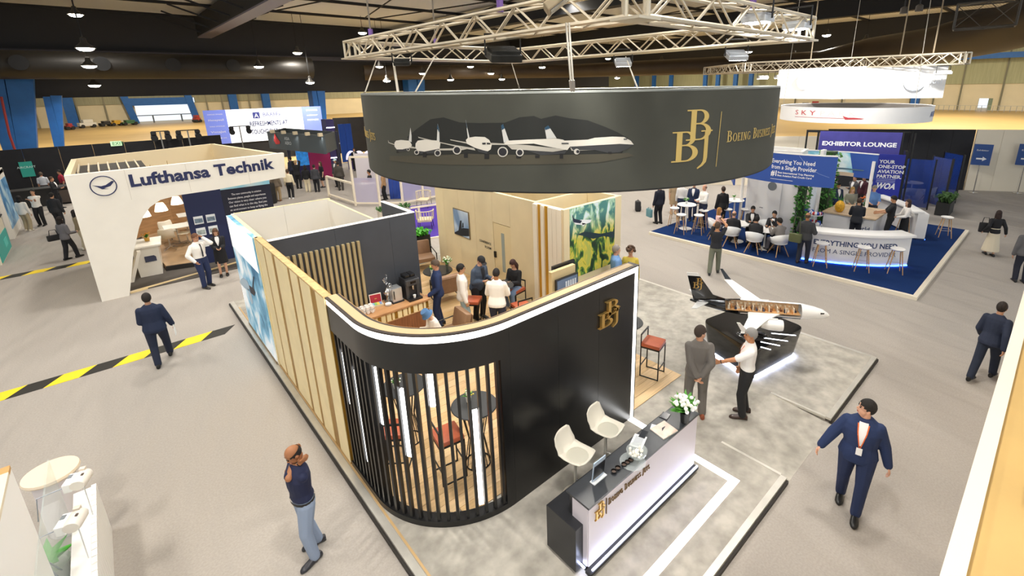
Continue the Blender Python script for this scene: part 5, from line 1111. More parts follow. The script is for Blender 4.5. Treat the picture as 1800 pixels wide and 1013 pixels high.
def tub_chair(label, x, y, rz):
    r = thing('tub_chair', label, 'chair', (x, y, ZS), rz, 'white tub chairs with beech legs'); W_ = C('#eeeff0', .35)
    rows = []; n = 15
    for k in range(n):
        a = radians(-125+250*k/(n-1)); ht = .66+.16*max(0, cos(a))**.8 if abs(a) < 2 else .62
        rows.append((a, ht))
    b = MB(); seat = [( .0 ,0,.43)]
    ringA = [(-.25*cos(a)+.0, .26*sin(a), .44) for a, h_ in rows]; ringB = [(-.32*cos(a), .32*sin(a), h_) for a, h_ in rows]
    b.v += ringA+ringB; b.f += [(i, i+1, n+i+1, n+i) for i in range(n-1)]; o = b.build('tub', W_, r, True); md = o.modifiers.new('th', 'SOLIDIFY'); md.thickness = .018
    MB().lathe([(.001,.415),(.2,.415),(.27,.45),(.25,.455),(.001,.435)], 20, cap=False).build('seat', W_, r, True)
    for sx in (-1, 1):
        for sy in (-1, 1): MB().cyl((sx*.26,sy*.24,0),(sx*.1,sy*.1,.42),.013,.018,n=8).build('leg', WOODLEG, r)
    MB().bar((-.14,-.14,.3),(.14,.14,.3),.008).build('brace', BLACK, r); MB().bar((-.14,.14,.3),(.14,-.14,.3),.008).build('brace', BLACK, r); return r
tub_chair('white tub chair in front, under the man in black', 16.25, 6.95, radians(10)); tub_chair('white tub chair in front, under the man in grey', 16.55, 6.2, radians(55)); tub_chair('white tub chair in front of the low table by the bald man', 16.35, 7.85, radians(20)); tub_chair('white tub chair under the woman in pink', 16.75, 8.7, radians(-55)); tub_chair('white tub chair lit blue beside the white room', 17.6, 7.35, radians(150))
# white cubicle room with a door and the curved banner above
rm = thing('white_cubicle', 'tall white cubicle with a grey round sign on its door', 'cubicle'); A_, B2 = (18.9, 8.5), (19.05, 6.7)
MB().slab([(A_[0],A_[1],ZS),(B2[0],B2[1],ZS),(B2[0],B2[1],3.4),(A_[0],A_[1],3.4)], (.12,0,0)).build('front_panel', LACQ, rm); MB().slab([(B2[0]+.1,B2[1],ZS),(20.2,6.9,ZS),(20.2,6.9,3.4),(B2[0]+.1,B2[1],3.4)], (0,.12,0)).build('side_panel', LACQ, rm); MB().slab([(A_[0],A_[1],ZS),(20.2,8.55,ZS),(20.2,8.55,3.4),(A_[0],A_[1],3.4)], (0,.1,0)).build('side_panel', LACQ, rm); MB().box(20.1,6.92,ZS,20.2,8.55,3.4).build('side_panel', LACQ, rm)
dd = MB().slab([(18.9,8.15,ZS+.02),(18.96,7.25,ZS+.02),(18.96,7.25,2.35),(18.9,8.15,2.35)], (-.02,0,0)).build('door', C('#f4f2ee', .4), rm); MB().cyl((18.92,7.6,2.0),(18.9,7.6,2.0),.17,n=24).build('round_sign', C('#767c80', .5), dd); MB().bar((18.86,8.0,1.1),(18.86,7.86,1.1),.025).build('handle', CHROME, dd)
LEAFWALL = mat('leaf_wall', '#3f7a2a', .6, var=.5, vs=25)
def green_column(label, x, y, w_, z1, seed):
    r = thing('plant_column', label, 'plants', (x, y, ZS)); MB().box(-w_/2+.05,-w_/2+.05,0,w_/2-.05,w_/2-.05,z1-ZS).build('core', C('#24401c'), r); rq = random.Random(seed); b = MB()
    for i in range(int(420*z1/3)):
        side = rq.randrange(4); u = rq.uniform(-w_/2, w_/2); z_ = rq.uniform(0, z1-ZS); p = [(u,-w_/2),(u,w_/2),(-w_/2,u),(w_/2,u)][side]; n_ = [(0,-1),(0,1),(-1,0),(1,0)][side]; c = Vector((p[0],p[1],z_)); d = Vector((n_[0]*.7+rq.uniform(-.6,.6), n_[1]*.7+rq.uniform(-.6,.6), rq.uniform(-.7,.5))).normalized(); s_ = d.orthogonal().normalized()*.05; l = rq.uniform(.1,.2); b.add([c, c+d*l*.5+s_, c+d*l, c+d*l*.5-s_], [(0,1,2,3)])
    stuff(b.build('leaves', LEAFWALL, r)); return r
green_column('slim column of green leaves on the white cubicle corner', 19.15, 6.52, .3, 3.2, 1); green_column('broad column of dark green leaves behind the white post', 21.1, 6.4, .55, 3.25, 2)
r = thing('white_post', 'white post and picture panel between the plant columns', 'post', (20.2, 6.35, ZS)); MB().box(-.15,-.06,0,.15,.06,3.3).build('post', LACQ, r); MB().box(-.75,-.02,.3,-.2,.02,3.0).build('picture', sky_mat('post_pic', ('#b9b0a4', '#d5dde2', '#e8eef2', '#f5f8fa'), 1.2, 3), r)
r = thing('tiered_stand', 'tiered stand of blue and white giveaways before the white post', 'display stand', (19.3, 6.05, ZS))
for i, (rr, zz) in enumerate(((.32,.0),(.3,.55),(.26,.95))): MB().lathe([(.001,zz),(rr,zz),(rr,zz+.03),(.001,zz+.03)], 20, cap=False).build('tier', LACQ, r, True)
MB().cyl((0,0,0),(0,0,1.3),.03).build('pole', LACQ, r); rq = random.Random(8)
for i in range(26): a = rq.uniform(0,2*pi); t = rq.choice((.58,.98)); MB().ell((.2*cos(a),.2*sin(a),t+.06), (.08,.08,.07), None, 8, 6).build('soft_toy', C(rq.choice(('#2f57b0','#f3f3f3','#f3f3f3','#c03a3a','#2f57b0'))), r, True)
BAN = mat('banner_blue', '#2a4fa0', .6)
cbn = thing('curved_banner', 'curved blue overhead banner with white slogan', 'banner'); arcp = [(17.0,8.2),(16.75,7.6),(16.62,7.0),(16.55,6.4),(16.58,5.8),(16.7,5.2),(16.85,4.85)]
zb0, zb1 = 2.62, 3.62
b = MB(); b.sweep_wall(arcp, zb0, zb1, .06); b.build('panel', BAN, cbn, True); b = MB(); b.sweep_wall([(p[0]-.01, p[1]) for p in arcp], zb1, zb1+.035, .09); b.build('white_edge', LACQ, cbn, True)
bf, bl = along(arcp, .004); WT = C('#f6f6f6', .5)
for tx_, v0, hh_, wd_, bo in (('Everything You Need', 3.3, .14, 1.35, .01), ('from a Single Provider', 3.1, .14, 1.42, .01), ('#1', 2.86, .18, .2, .03)): lettering('lettering', tx_, (lambda v0: lambda u, v, d: bf(u+1.5, v+v0, d))(v0), hh_, WT, cbn, width=wd_, bold=bo)
for tx_, v0, wd_ in (('Best International Trip Planning', 2.96, 1.12), ('Best Aviation Fuel Credit Card', 2.86, 1.06)): lettering('lettering', tx_, (lambda v0: lambda u, v, d: bf(u+1.74, v+v0, d))(v0), .06, WT, cbn, width=wd_, bold=.02)
decal('underline', [_r(1.5,2.74,2.25,2.752)], lambda u, v, d: bf(u, v, d), WT, cbn, .1, .004); decal('swoosh', [[(2.35,3.6),(2.6,3.3),(3.0,3.05),(3.3,2.95),(3.3,2.962),(3.0,3.064),(2.615,3.312),(2.365,3.6)]], lambda u, v, d: bf(u, v, d), C('#7d93c9'), cbn, .1, .004)
for q in ((16.62,7.0,18.95,7.3),(16.75,7.6,18.95,7.9)): MB().bar((q[0],q[1],3.32),(q[2],q[3],3.32),.05).build('bracket', LACQ, cbn)
# rear half of the overhead ring, picture side towards the viewer
rbn = thing('curved_banner', 'rear half of the overhead ring banner printed with a jet and blue sky', 'banner'); arc2 = [(17.2,8.3),(18.2,8.9),(19.6,8.9),(20.8,8.3),(21.6,7.2),(21.9,6.0),(21.8,4.9)]
b = MB(); b.sweep_wall(arc2[::-1], 2.2, 3.15, -.06); b.build('panel', BAN, rbn, True); rf, rl = along(arc2, .004)
b = MB(); b.sweep_wall(arc2, 3.15, 3.185, .09); b.build('white_edge', LACQ, rbn, True)
decal('print_sky', [[(1.6,2.21),(rl-.75,2.21),(rl-1.0,3.14),(1.6,3.14)]], lambda u, v, d: rf(u, v, d), sky_mat('banner_sky', ('#3f9cc4', '#8cc9dd', '#dcebf0', '#f4f7f7'), 1.3), rbn, .15, .006)
decal('print_apron', [_r(1.6,2.21,rl-.75,2.36)], lambda u, v, d: rf(u, v, d), C('#c9b49c'), rbn, .15, .008); decal('print_jet', [[(4.5,2.46),(4.6,2.42),(7.2,2.48),(7.2,2.52),(5.3,2.54),(4.9,2.56)], [(4.75,2.54),(4.82,2.54),(4.75,2.94),(4.68,2.94)], [(5.0,2.64),(5.25,2.64),(5.28,2.74),(5.0,2.74)]], lambda u, v, d: rf(u, v, d), C('#4f6c80'), rbn, .15, .01)
for x, y in ((19.2,8.93),(21.75,5.0)): MB().cyl((x,y,ZS),(x,y,2.9),.06,n=10).build('post', LACQ, rbn)
# roll-up banner, partitions, lounge sign
wo = thing('rollup_banner', 'tall blue banner reading YOUR ONE-STOP AVIATION PARTNER', 'banner', (25.55, 5.25, 0), 0); 
BX_ = mat('woa_blue', '#2430a0', .5)
def face_cam(r, x, y): r.rotation_euler = (0, 0, atan2(-y, -x)+pi/2)
face_cam(wo, 25.55, 5.25); wo.rotation_euler.z += .15
MB().box(-.52,0,.1,.52,.05,2.75).build('panel', BX_, wo); MB().box(.5,.05,.1,.62,.5,2.9).build('side_frame', BLACK, wo); tmw = lambda z_: flat_map((-.42,-.001,z_), (1,0,0), (0,0,1))
for i, t_ in enumerate(('YOUR', 'ONE-STOP', 'AVIATION', 'PARTNER.')): lettering('lettering', t_, tmw(2.35-i*.22), .15, WT, wo, bold=.03)
lettering('logo_lettering', 'WOA', tmw(1.2), .26, WT, wo, width=.75, bold=.04, shear=.25)
for i in range(3): MB().box(-.42,-.003,1.62-i*.07,.3,0,1.645-i*.07).build('small_print', C('#aab3e0'), wo)
def far(x, y, D): d = ray(x, y); return CAM+d*(D/sqrt(d.x**2+d.y**2))
ES = far(1513, 249, 27.5)
PUR = mat('lounge_purple', '#3d3a86', .6, var=.1, vs=3)
el = thing('lounge_sign', 'purple overhead panel lettered EXHIBITOR LOUNGE', 'sign', (ES.x, ES.y, 0)); face_cam(el, ES.x, ES.y); el.rotation_euler.z += .12
MB().box(-1.75,0,ES.z-1.2,1.6,.1,ES.z+.45).build('panel', PUR, el); lettering('lettering', 'EXHIBITOR LOUNGE', flat_map((-1.6,-.001,ES.z-.22), (1,0,0), (0,0,1)), .2, WT, el, width=3.05, bold=.03)
for x in (-2.3, -1.8, 1.65, 2.1):
    for y in (.05, .7): MB().box(x-.03,y-.03,0,x+.03,y+.03,ES.z+.45).build('frame_post', BLACK, el)
for z_ in (ES.z-1.2, ES.z+.42): MB().box(-2.3,.02,z_-.03,-1.75,.08,z_+.03).build('frame_rail', BLACK, el); MB().box(-2.3,.67,z_-.03,2.1,.73,z_+.03).build('frame_rail', BLACK, el)
DK = mat('black_drape', '#1c1c20', .8, var=.15, vs=2)
def partition(name, label, a, c, h, m, n, t=.08, cat='partition', z0=0):
    r = thing(name, label, cat, (0, 0, 0)); a = Vector((a[0], a[1], 0)); c = Vector((c[0], c[1], 0)); d = (c-a)/n; nn = Vector((-d.y, d.x, 0)).normalized()*t
    for i in range(n): p = a+d*i+d*.004; q = a+d*(i+1)-d*.004; MB().slab([p+Vector((0,0,z0)), q+Vector((0,0,z0)), q+Vector((0,0,h)), p+Vector((0,0,h))], nn).build('panel', m, r)
    return r
partition('black_partition', 'long black panel partition behind the exhibitor lounge at right', (30.6, 9.5), (34.4, 3.5), 3.3, DK, 7)
partition('white_partition', 'white panel partition at the far right behind the arrow signs', (34.45, 3.45), (37.5, -1.6), 3.3, mat('white_part', '#e3d8c2', .6), 5)
partition('white_partition', 'long low cream partition behind the blue stand', (22.5, 19.5), (30.5, 9.6), 2.9, mat('white_part'), 9)
for i, (x, y, lb, w_) in enumerate(((33.9, 3.0, 'blue arrow sign on a stand before the white partition', 1), (35.2, 1.35, 'blue sign on a stand at the extreme right', .8))):
    r = thing('arrow_sign', lb, 'sign', (x, y, 0)); face_cam(r, x, y); MB().box(-.38,0,1.5,.38,.04,2.6).build('panel', C('#2b4f8f', .5), r); MB().cyl((0,.03,0),(0,.03,1.5),.025).build('pole', CHROME, r); MB().lathe([(.2,0),(.2,.02),(.03,.04)], 16).build('base', CHROME, r, True)
    b = MB(); b.add([(-.2,-.004,1.8),(.05,-.004,1.8),(.05,-.004,1.72),(.22,-.004,1.84),(.05,-.004,1.96),(.05,-.004,1.88),(-.2,-.004,1.88)], [(0,1,2,3,4,5,6)]); b.build('arrow', WT, r); lettering('lettering', 'Exhibitor', flat_map((-.24,-.003,2.25), (1,0,0), (0,0,1)), .08, WT, r, width=.48)
BGL = mat('blue_acrylic', '#1d3f96', .2, alpha=.6)
for i, (x, y, rz_, w_, lb) in enumerate(((27.7, 4.7, .0, 1.5, 'blue translucent lounge screen beside the tall banner'), (28.9, 3.9, -.9, 1.2, 'blue translucent lounge screen turned edge-on'), (30.8, 3.75, -.95, 1.3, 'tall blue lounge screen near the black partition'))):
    r = thing('lounge_screen', lb, 'screen', (x, y, 0)); face_cam(r, x, y); r.rotation_euler.z += rz_; MB().box(-w_/2,0,.1,w_/2,.04,2.35).build('pane', BGL, r)
    for s in (-1, 1): MB().box(s*w_/2-.03,-.02,0,s*w_/2+.03,.06,2.4).build('post', BLACK, r)
r = thing('planter_box', 'dark planter of green foliage in front of the blue lounge screens', 'planter', (27.6, 3.3, 0)); MB().box(-.6,-.25,0,.6,.25,.6).build('trough', C('#1d1d1d'), r); fern(r, -.6, .6, -.25, .25, .58, 120, .35, 31, .3, mat('fern_dark', '#3a5a2a', .6, var=.3, vs=9))
tulip_table('round white table behind the blue lounge screen', 29.6, 5.0, .95, .45).location.z = 0; tulip_table('round white table deeper in the exhibitor lounge', 27.5, 6.6, 1.05, .5).location.z = 0; tulip_table('round white table under the rear banner', 25.8, 8.0, 1.05, .45).location.z = 0
tub_chair('white tub chair behind the blue lounge screen', 28.9, 4.95, .4).location.z = 0; tub_chair('white tub chair at the lounge screens, right', 29.7, 4.3, 1.4).location.z = 0
pot_flowers('orange flowers beside the white banner post', (24.0, 5.5, 0), 1.1, ('#e0702a', '#e8a13a'), '#4a4038', 18, .3, .16, 24, 33)
# second truss with white banners
def sky_ring():
    c = Vector((26.0, 8.2)); r = thing('ring_banner', 'flat white oval ring banner reading SKY PARK', 'banner'); rx = 4.3
    a = pz(1375, 200, 5.2); return r
d_l, d_r = ray(1371, 190), ray(1641, 190)
def cyl_banner(name, label, L, Rr, topy, boty, depth, m):
    """ring banner whose left and right limits are seen at the given pixels, at the given distance"""
    dl_ = ray(L, topy); dr2 = ray(Rr, topy); al_ = atan2(dl_.y, dl_.x); ar_ = atan2(dr2.y, dr2.x); mid = (al_+ar_)/2; half = (al_-ar_)/2; R2 = depth*sin(half); c = Vector((depth*cos(mid), depth*sin(mid))); k = depth*cos(half)
    t = lambda d, yv: CAM_H+d.z/sqrt(d.x**2+d.y**2)*k
    zt = (t(ray(L, topy), 0)+t(ray(Rr, topy-0), 0))/2; zb_ = t(ray((L+Rr)/2, boty), 0)
    return c, R2, mid
c_, R2, mid = cyl_banner('', '', 1371, 1641, 203, 219, 26., None)
zt2 = pz(1505, 0, 1).z; dT = ray(1371, 203); zt2 = CAM_H+dT.z/sqrt(dT.x**2+dT.y**2)*(26*.99); dB = ray(1505, 218); nd = 26-R2; zb2 = CAM_H+dB.z/sqrt(dB.x**2+dB.y**2)*nd
sk = thing('ring_banner', 'flat white ring banner reading SKY PARK in red', 'banner'); n = 90; WB = mat('white_banner', '#fbfaf8', .6)
zt2 = zb2+.62
b = MB(); b.loft([[(c_.x+q*cos(2*pi*i/n), c_.y+q*sin(2*pi*i/n), z_) for i in range(n)] for q, z_ in ((R2-.04, zb2),(R2, zb2),(R2, zt2),(R2-.04, zt2),(R2-.04, zb2))], False); b.build('fabric', WB, sk, True)
b = MB(); b.loft([[(c_.x+q*cos(2*pi*i/n), c_.y+q*sin(2*pi*i/n), z_) for i in range(n)] for q, z_ in ((R2-.045, zb2+.01),(R2-.045, zt2-.02))], False); b.build('inner_lining', C('#77726c', .7), sk, True)
ph = mid+pi; sm = cyl_map(c_.x, c_.y, R2, ph, 0); RED = C('#c8434a', .6)
lettering('lettering', 'SKY', lambda u, v, d: sm(u-R2*.8, v+zb2+.3, d), .2, RED, sk, width=1.0, bold=.0, spacing=1.6, depth=.01); lettering('lettering', 'PARK', lambda u, v, d: sm(u-R2*.8+1.2, v+zb2+.3, d), .2, C('#efe4e4', .6), sk, width=1.3, spacing=1.5, depth=.01)
decal('red_line', [_r(-R2*.8, zb2+.2, -.2, zb2+.215), [(-.2,zb2+.16),(.35,zb2+.18),(.45,zb2+.21),(.1,zb2+.24),(-.1,zb2+.24),(-.3,zb2+.3),(-.22,zb2+.2)]], sm, RED, sk, .3, .01)
lettering('lettering', 'AVFUEL', lambda u, v, d: sm(u+R2*1.18, v+zb2+.2, d), .22, C('#2b4f9a'), sk, bold=.02, depth=.01)
for a in (0.4, 2.2, 4.2, 5.6): MB().cyl((c_.x+R2*cos(a), c_.y+R2*sin(a), zt2), (c_.x+R2*.9*cos(a), c_.y+R2*.9*sin(a), ZC-.5), .01, n=4).build('cable', C('#b9b4a8'), sk)
# white upper banner (two flat faces) and its truss
D2 = 30.
def far(x, y, D): d = ray(x, y); return CAM+d*(D/sqrt(d.x**2+d.y**2))
wbn = thing('white_banner', 'large overexposed white banner hanging under the second truss', 'banner'); pA, pB, pC_ = (1371,118,176), (1468,119,175), (1668,117,168)
P = [(far(a, t, D), far(a, bt, D)) for (a, t, bt), D in zip((pA, pB, pC_), (29., 27.5, 29.))]
ztop = sum(q[0].z for q in P)/3; zbot = sum(q[1].z for q in P)/3
for i in range(2):
    a, c = P[i][0], P[i+1][0]; MB().slab([(a.x,a.y,zbot),(c.x,c.y,zbot),(c.x,c.y,ztop),(a.x,a.y,ztop)], (.08,.08,0)).build('face', mat('white_banner'), wbn)
for X, D in ((1415,28.2),(1605,28.4)):
    q = far(X, 143, D)-Vector((.05,.05,0)); rr_ = (q-CAM); rt = Vector((rr_.y,-rr_.x,0)).normalized(); fmx = lambda u, v, d, q=q, rt=rt: q+rt*u+Vector((0,0,v))-Vector((.04,.04,0)); decal('logo_disc', [circ(0,0,.42,20)], fmx, C('#d7e2f2', .6), wbn, 0, 0); lettering('logo_lettering', 'fuel', lambda u, v, d, f=fmx: f(u+.55, v-.1, 0), .22, C('#e3e9f3', .6), wbn)
a, c = P[2][0], P[2][0]+Vector((1.6,1.6,0)); MB().slab([(a.x+.1,a.y+.1,zbot),(c.x,c.y,zbot),(c.x,c.y,ztop),(a.x+.1,a.y+.1,ztop)], (.05,-.05,0)).build('side_face', C('#1f4f86'), wbn)
t2 = thing('lighting_truss', 'silver rectangular truss above the white banner at upper right', 'truss'); ZT2 = far(1480,118,28).z; nA, nB = far(1312,126,30), far(1695,112,27.5); 
nA.z = nB.z = (far(1312,126,30).z+far(1695,112,27.5).z)/2; dd_ = Vector((4.2,4.8,0))
for a, c in ((nA,nB),(nB,nB+dd_),(nA,nA+dd_),(nA+dd_,nB+dd_)): truss_run(t2, a, c, .45, .5, .035, single=False)
for q in (nA.lerp(nB,.35), nA.lerp(nB,.88), nB+dd_*.6): MB().cyl(q+Vector((0,0,.45)), (q.x, q.y, ZC-.4), .03, n=5).build('hoist_cable', C('#8b7d66'), t2)
for i, (f_, on_) in enumerate(((.1,1),(.2,1),(.63,0),(.93,0))): q = nA.lerp(nB, f_); floodlight(('white lamp at the left end of the second truss','blazing lamp beside the white banner left edge','white lamp under the middle of the second truss','white lamp under the right end of the second truss')[i], (q.x, q.y, q.z-.35), .8, 0, on_, '#d9d9d4', 1.2)
q = nB+dd_*.35; floodlight('blazing lamp under the far right of the second truss', (q.x, q.y, q.z-.4), .8, 0, 1, '#d9d9d4', 1.3)
for i in (0, 1):
    m_ = (P[i][0]+P[i+1][0])/2; spot('flood_and_fill_beam', (m_.x-2.6, m_.y-2.2, ztop+.5), (m_.x, m_.y, (ztop+zbot)/2-.3), 900, 120)  # added fill spots without fixtures, brightening the white banner
spot('flood_and_fill_beam', (c_.x-(R2+2.5)*cos(mid), c_.y-(R2+2.5)*sin(mid), zt2+2.0), (c_.x-R2*cos(mid), c_.y-R2*sin(mid), zt2-.3), 380, 130)  # another added spot, no lamp body, to whiten the SKY PARK ring
# third truss pieces at the top right
t3 = thing('lighting_truss', 'dark truss run crossing the top edge at upper right', 'truss'); a, c = far(1500,-8,24), far(1622,14,24); c.z = a.z; truss_run(t3, a, c, .4, .45, .022, single=False, m=C('#4a4640', .5, metal=.4)); MB().cyl(a.lerp(c,.5)+Vector((0,0,.5)), a.lerp(c,.5)+Vector((0,0,ZC-a.z-.35)), .03).build('hoist_cable', BLACK, t3)
t4 = thing('lighting_truss', 'dark truss run slanting out of the frame at the upper right corner', 'truss'); a, c = far(1690,-20,26), far(1785,45,26); a.z = c.z; truss_run(t4, a, c, .9, .8, .03, single=False, m=C('#4a4640', .5, metal=.4)); MB().cyl(a.lerp(c,.5)+Vector((0,0,.9)), a.lerp(c,.5)+Vector((0,0,ZC-a.z-.35)), .03).build('hoist_cable', BLACK, t4)
for i, (X, Y) in enumerate(((1588,24),(1615,20))):
    q = far(X, Y, 24); r = thing('spot_lamp', ('round theatre lamp under the dark truss, left of the pair', 'round theatre lamp under the dark truss, right of the pair')[i], 'lamp', q); MB().lathe([(.05,.25),(.12,.2),(.13,0),(.1,0)], 12).build('can', C('#4a4238'), r, True); MB().lathe([(.001,.01),(.1,.01)], 12, cap=False).build('lens', C('#f2d79a', .3, emit=2), r); MB().cyl((0,0,.24),(0,0,.6),.02).build('clamp', BLACK, r)
# ------------------------------------------------------------------ white arch stand of the airline engineers
AW = mat('arch_white', '#f0ebe0', .5, var=.02, vs=2); NVY = mat('navy_wall', '#1d2750', .55)
lf = thing('arch_stand', 'white arched stand lettered Lufthansa Technik', 'exhibition stand')
YF = 18.65
zt_l, zt_r = 3.78, 3.84
out = [(-.96,0),(-.33,0),(.02,1.3),(.3,2.04),(.46,2.35),(.66,2.6),(.95,2.78),(1.4,2.85),(2.4,2.87),(4.5,3.0),(4.58,zt_r),(-.96,zt_l)]
b = MB(); b.slab([(x_, YF, z_) for x_, z_ in out], (0,.22,0)); b.build('arch_front', AW, lf)
back = [(4.58,YF+.2),(3.5,25.3),(-.9,23.3),(-.96,YF+.2)]
b = MB()
for a, c in zip(back, back[1:]): d = Vector((c[0]-a[0], c[1]-a[1], 0)); nn = Vector((d.y,-d.x,0)).normalized()*-.14; MB().slab([(a[0],a[1],2.95 if c[0] > -.92 else 0),(c[0],c[1],2.95 if c[0] > -.92 else 0),(c[0],c[1],3.8),(a[0],a[1],3.8)], nn).build('fascia_panel', mat('arch_cream', '#efdfbb', .6), lf)
for x_ in (.3, 1.75, 3.4): MB().box(x_-.004,YF-.003,2.9,x_+.004,YF,3.8).build('joint', C('#cfc8bb'), lf)
def emap(o): return lambda u, v, d: Vector((o[0]+u, YF-d, o[1]+v))
p_ = py(228, 330, YF); p2 = py(478, 287, YF)
LNV = C('#232b56', .5); xl0 = .36; lettering('lettering', 'Lufthansa Technik', lambda u, v, d: Vector((xl0+u, YF-d, 3.28+v+u*.02)), .36, LNV, lf, width=3.85, bold=.036, depth=.012)
cx, cz = py(182, 327, YF).x, py(182, 327, YF).z
b = MB(); b.tube([(cx+.28*cos(2*pi*i/28), YF-.005, cz+.28*sin(2*pi*i/28)) for i in range(28)], .014, 6, True); b.build('crane_roundel', LNV, lf)
decal('crane_bird', [[(-.24,.05),(-.05,.0),(.05,.02),(.2,.12),(.25,.1),(.15,-.02),(.0,-.07),(.1,-.1),(-.05,-.09),(-.14,-.01)]], lambda u, v, d: Vector((cx+u, YF-d, cz+v)), LNV, lf, 0, .006)
MB().box(-.8,20.5,3.55,.9,22.8,3.6).build('roof_louvre', C('#2a2622'), lf)
for i in range(7): MB().box(-.75+i*.24,20.5,3.6,-.71+i*.24,22.8,3.66).build('louvre_bar', C('#d9cdb4'), lf)
MB().box(-.3,18.9,.0,4.6,27.5,.03).build('carpet', C('#56504b', .9), lf); MB().slab([(-.3,18.8,0),(2.9,19.55,0),(2.9,19.67,0),(-.3,18.92,0)], (0,0,.05)).build('edge_trim', C('#e8cf9c', .4), lf)
nv = thing('navy_wall', 'tall navy wall with small photographs in the arch stand', 'partition'); MB().box(1.62,20.2,.03,2.72,20.34,2.86).build('panel', NVY, nv); MB().box(2.724,20.2,.03,4.3,20.34,2.576).build('text_panel', C('#1c2034', .5), nv); MB().box(2.724,20.2,2.58,4.3,20.34,2.86).build('sky_screen', sky_mat('screen_sky', ('#57b0d8', '#9fd6ea', '#dff1f6', '#ffffff'), .8, 2), nv)
for i in range(3):
    for j in range(2): x_ = 1.78+j*.36; z_ = 1.5-i*.42; o = MB().box(x_,20.18,z_,x_+.27,20.2,z_+.28).build('photo_print', C('#e9edf0'), nv); MB().box(x_+.02,20.176,z_+.05,x_+.25,20.18,z_+.2).build('picture', C(('#7b8ea0','#9fa9a6','#5d86b0')[i], .5, var=.4, vs=12), o)
for i, t_ in enumerate(('The new community in aviation', 'Between planes, people and experiences', 'Our vision is very clear: where you', 'can find what is in the sky, find you', 'an environment to keep us flying the', 'miles and connect with the things', 'that matter. The sky and more.')): lettering('lettering', t_, flat_map((3.5,20.198,2.34-i*.14), (1,0,0), (0,0,1)), .075, C('#e8e8ee'), nv, align='C', width=.95 if i in (0,6) else 1.2, bold=.01)
wc = thing('info_counter', 'angular white counter inside the arch stand', 'counter', (.35, 20.6, .03)); b = MB(); b.loft([[(q[0]*k, q[1]*k, z_) for q in ((-.35,-.45),(.3,-.5),(.4,.5),(-.3,.55))] for k, z_ in ((.9,0),(1.05,1.02))]); b.build('body', AW, wc); MB().slab([(-.46,-.56,1.02),(.4,-.6,1.02),(.5,.58,1.02),(-.4,.64,1.02)], (0,0,.05)).build('top', AW, wc); MB().box(-.1,-.49,.5,.2,-.47,.7).build('recess', C('#3a3f58'), wc)
wc2 = thing('slanted_frame', 'slanted white open frame beside the white counter', 'frame', (-.1, 20.1, .03)); MB().bar((-.1,-.2,0),(.25,-.2,.95),.09).build('side', AW, wc2); MB().bar((-.1,.25,0),(.25,.25,.95),.09).build('side', AW, wc2); MB().bar((.25,-.24,.93),(.25,.29,.93),.09).build('crossbar', AW, wc2); MB().bar((-.1,-.24,.04),(-.1,.29,.04),.08).build('crossbar', AW, wc2)
pot_flowers('pot of orange fruit and green leaves on the white counter', (.45, 20.75, 1.1), .3, ('#e39a2a', '#d98a1c'), '#d8a94a', 12, .12, .08, 10, 41)
pf = thing('timber_platform', 'raised timber platform with a dark edge in the arch stand', 'platform'); MB().prism([(.75,20.4),(1.5,20.2),(1.62,20.4),(4.3,20.4),(4.3,27.3),(.3,27.3)], .03, .2).build('deck', C('#a98a66', .6, var=.12, vs=3), pf); MB().slab([(.73,20.38,.03),(1.5,20.17,.03),(1.5,20.17,.19),(.73,20.38,.19)], (0,-.03,0)).build('edge', C('#26221f'), pf)
ww = thing('wood_screen', 'tall curved wood-clad screen behind the white meeting tables', 'screen'); pw = [(-.4,24.2),(.4,25.6),(1.6,26.2),(3.2,26.2),(4.2,25.8)]
for a, c in zip(pw, pw[1:]): MB().slab([(a[0],a[1],.2),(c[0],c[1],.2),(c[0],c[1],1.75),(a[0],a[1],1.75)], (0,.08,0)).build('panel', C('#b48a5e', .5, var=.15, vs=2, stretch=(1,1,6)), ww)
for i, (x_, y_, z_) in enumerate(((1.02,20.9,2.02),(1.56,21.9,2.0),(.52,20.4,2.0))):
    r = thing('pendant_lamp', ('glowing white pendant lamp in the middle of the arch', 'glowing white pendant lamp nearest the navy wall', 'glowing white pendant lamp half hidden by the arch leg')[i], 'lamp', (x_, y_, z_)); MB().lathe([(.19,0),(.15,.16),(.1,.28),(.09,.28),(.13,.15),(.17,.01)], 20).build('shade', mat('shade_glow', '#fff6e2', .5, emit=1.6), r, True); MB().cyl((0,0,.28),(0,0,1.6),.008,n=5).build('cord', C('#b08a3a'), r)
def shell_chair(label, x, y, rz, z=.2):
    r = thing('meeting_chair', label, 'chair', (x, y, z), rz, 'white meeting chairs in the arch stand'); W_ = C('#f3ead6', .4); b = MB(); rows = [((.24,.44,.2)),((.1,.42,.22)),((-.1,.43,.23)),((-.2,.5,.24)),((-.25,.62,.25)),((-.28,.8,.23)),((-.29,.84,.2))]
    for x_, z_, w_ in rows: b.v += [(x_, -w_, z_+.03), (x_, 0, z_), (x_, w_, z_+.03)]
    for i in range(len(rows)-1): b.f += [(i*3, i*3+1, i*3+4, i*3+3), (i*3+1, i*3+2, i*3+5, i*3+4)]
    o = b.build('shell', W_, r, True); md = o.modifiers.new('t', 'SOLIDIFY'); md.thickness = .02
    for i in range(4): a = pi/4+i*pi/2; MB().tube([(.28*cos(a),.28*sin(a),0),(.03*cos(a),.03*sin(a),.1),(0,0,.42)], .01, 5).build('leg', CHROME, r)
shell_chair('white meeting chair turned to the viewer under the pendant lamps', 1.25, 23.6, radians(-70)); shell_chair('white meeting chair with its back to the viewer, by the deck edge', 1.1, 22.6, radians(80)); shell_chair('white meeting chair nearest the navy wall', 1.7, 22.9, radians(160)); shell_chair('white meeting chair beside the far table', 1.9, 24.6, radians(200))
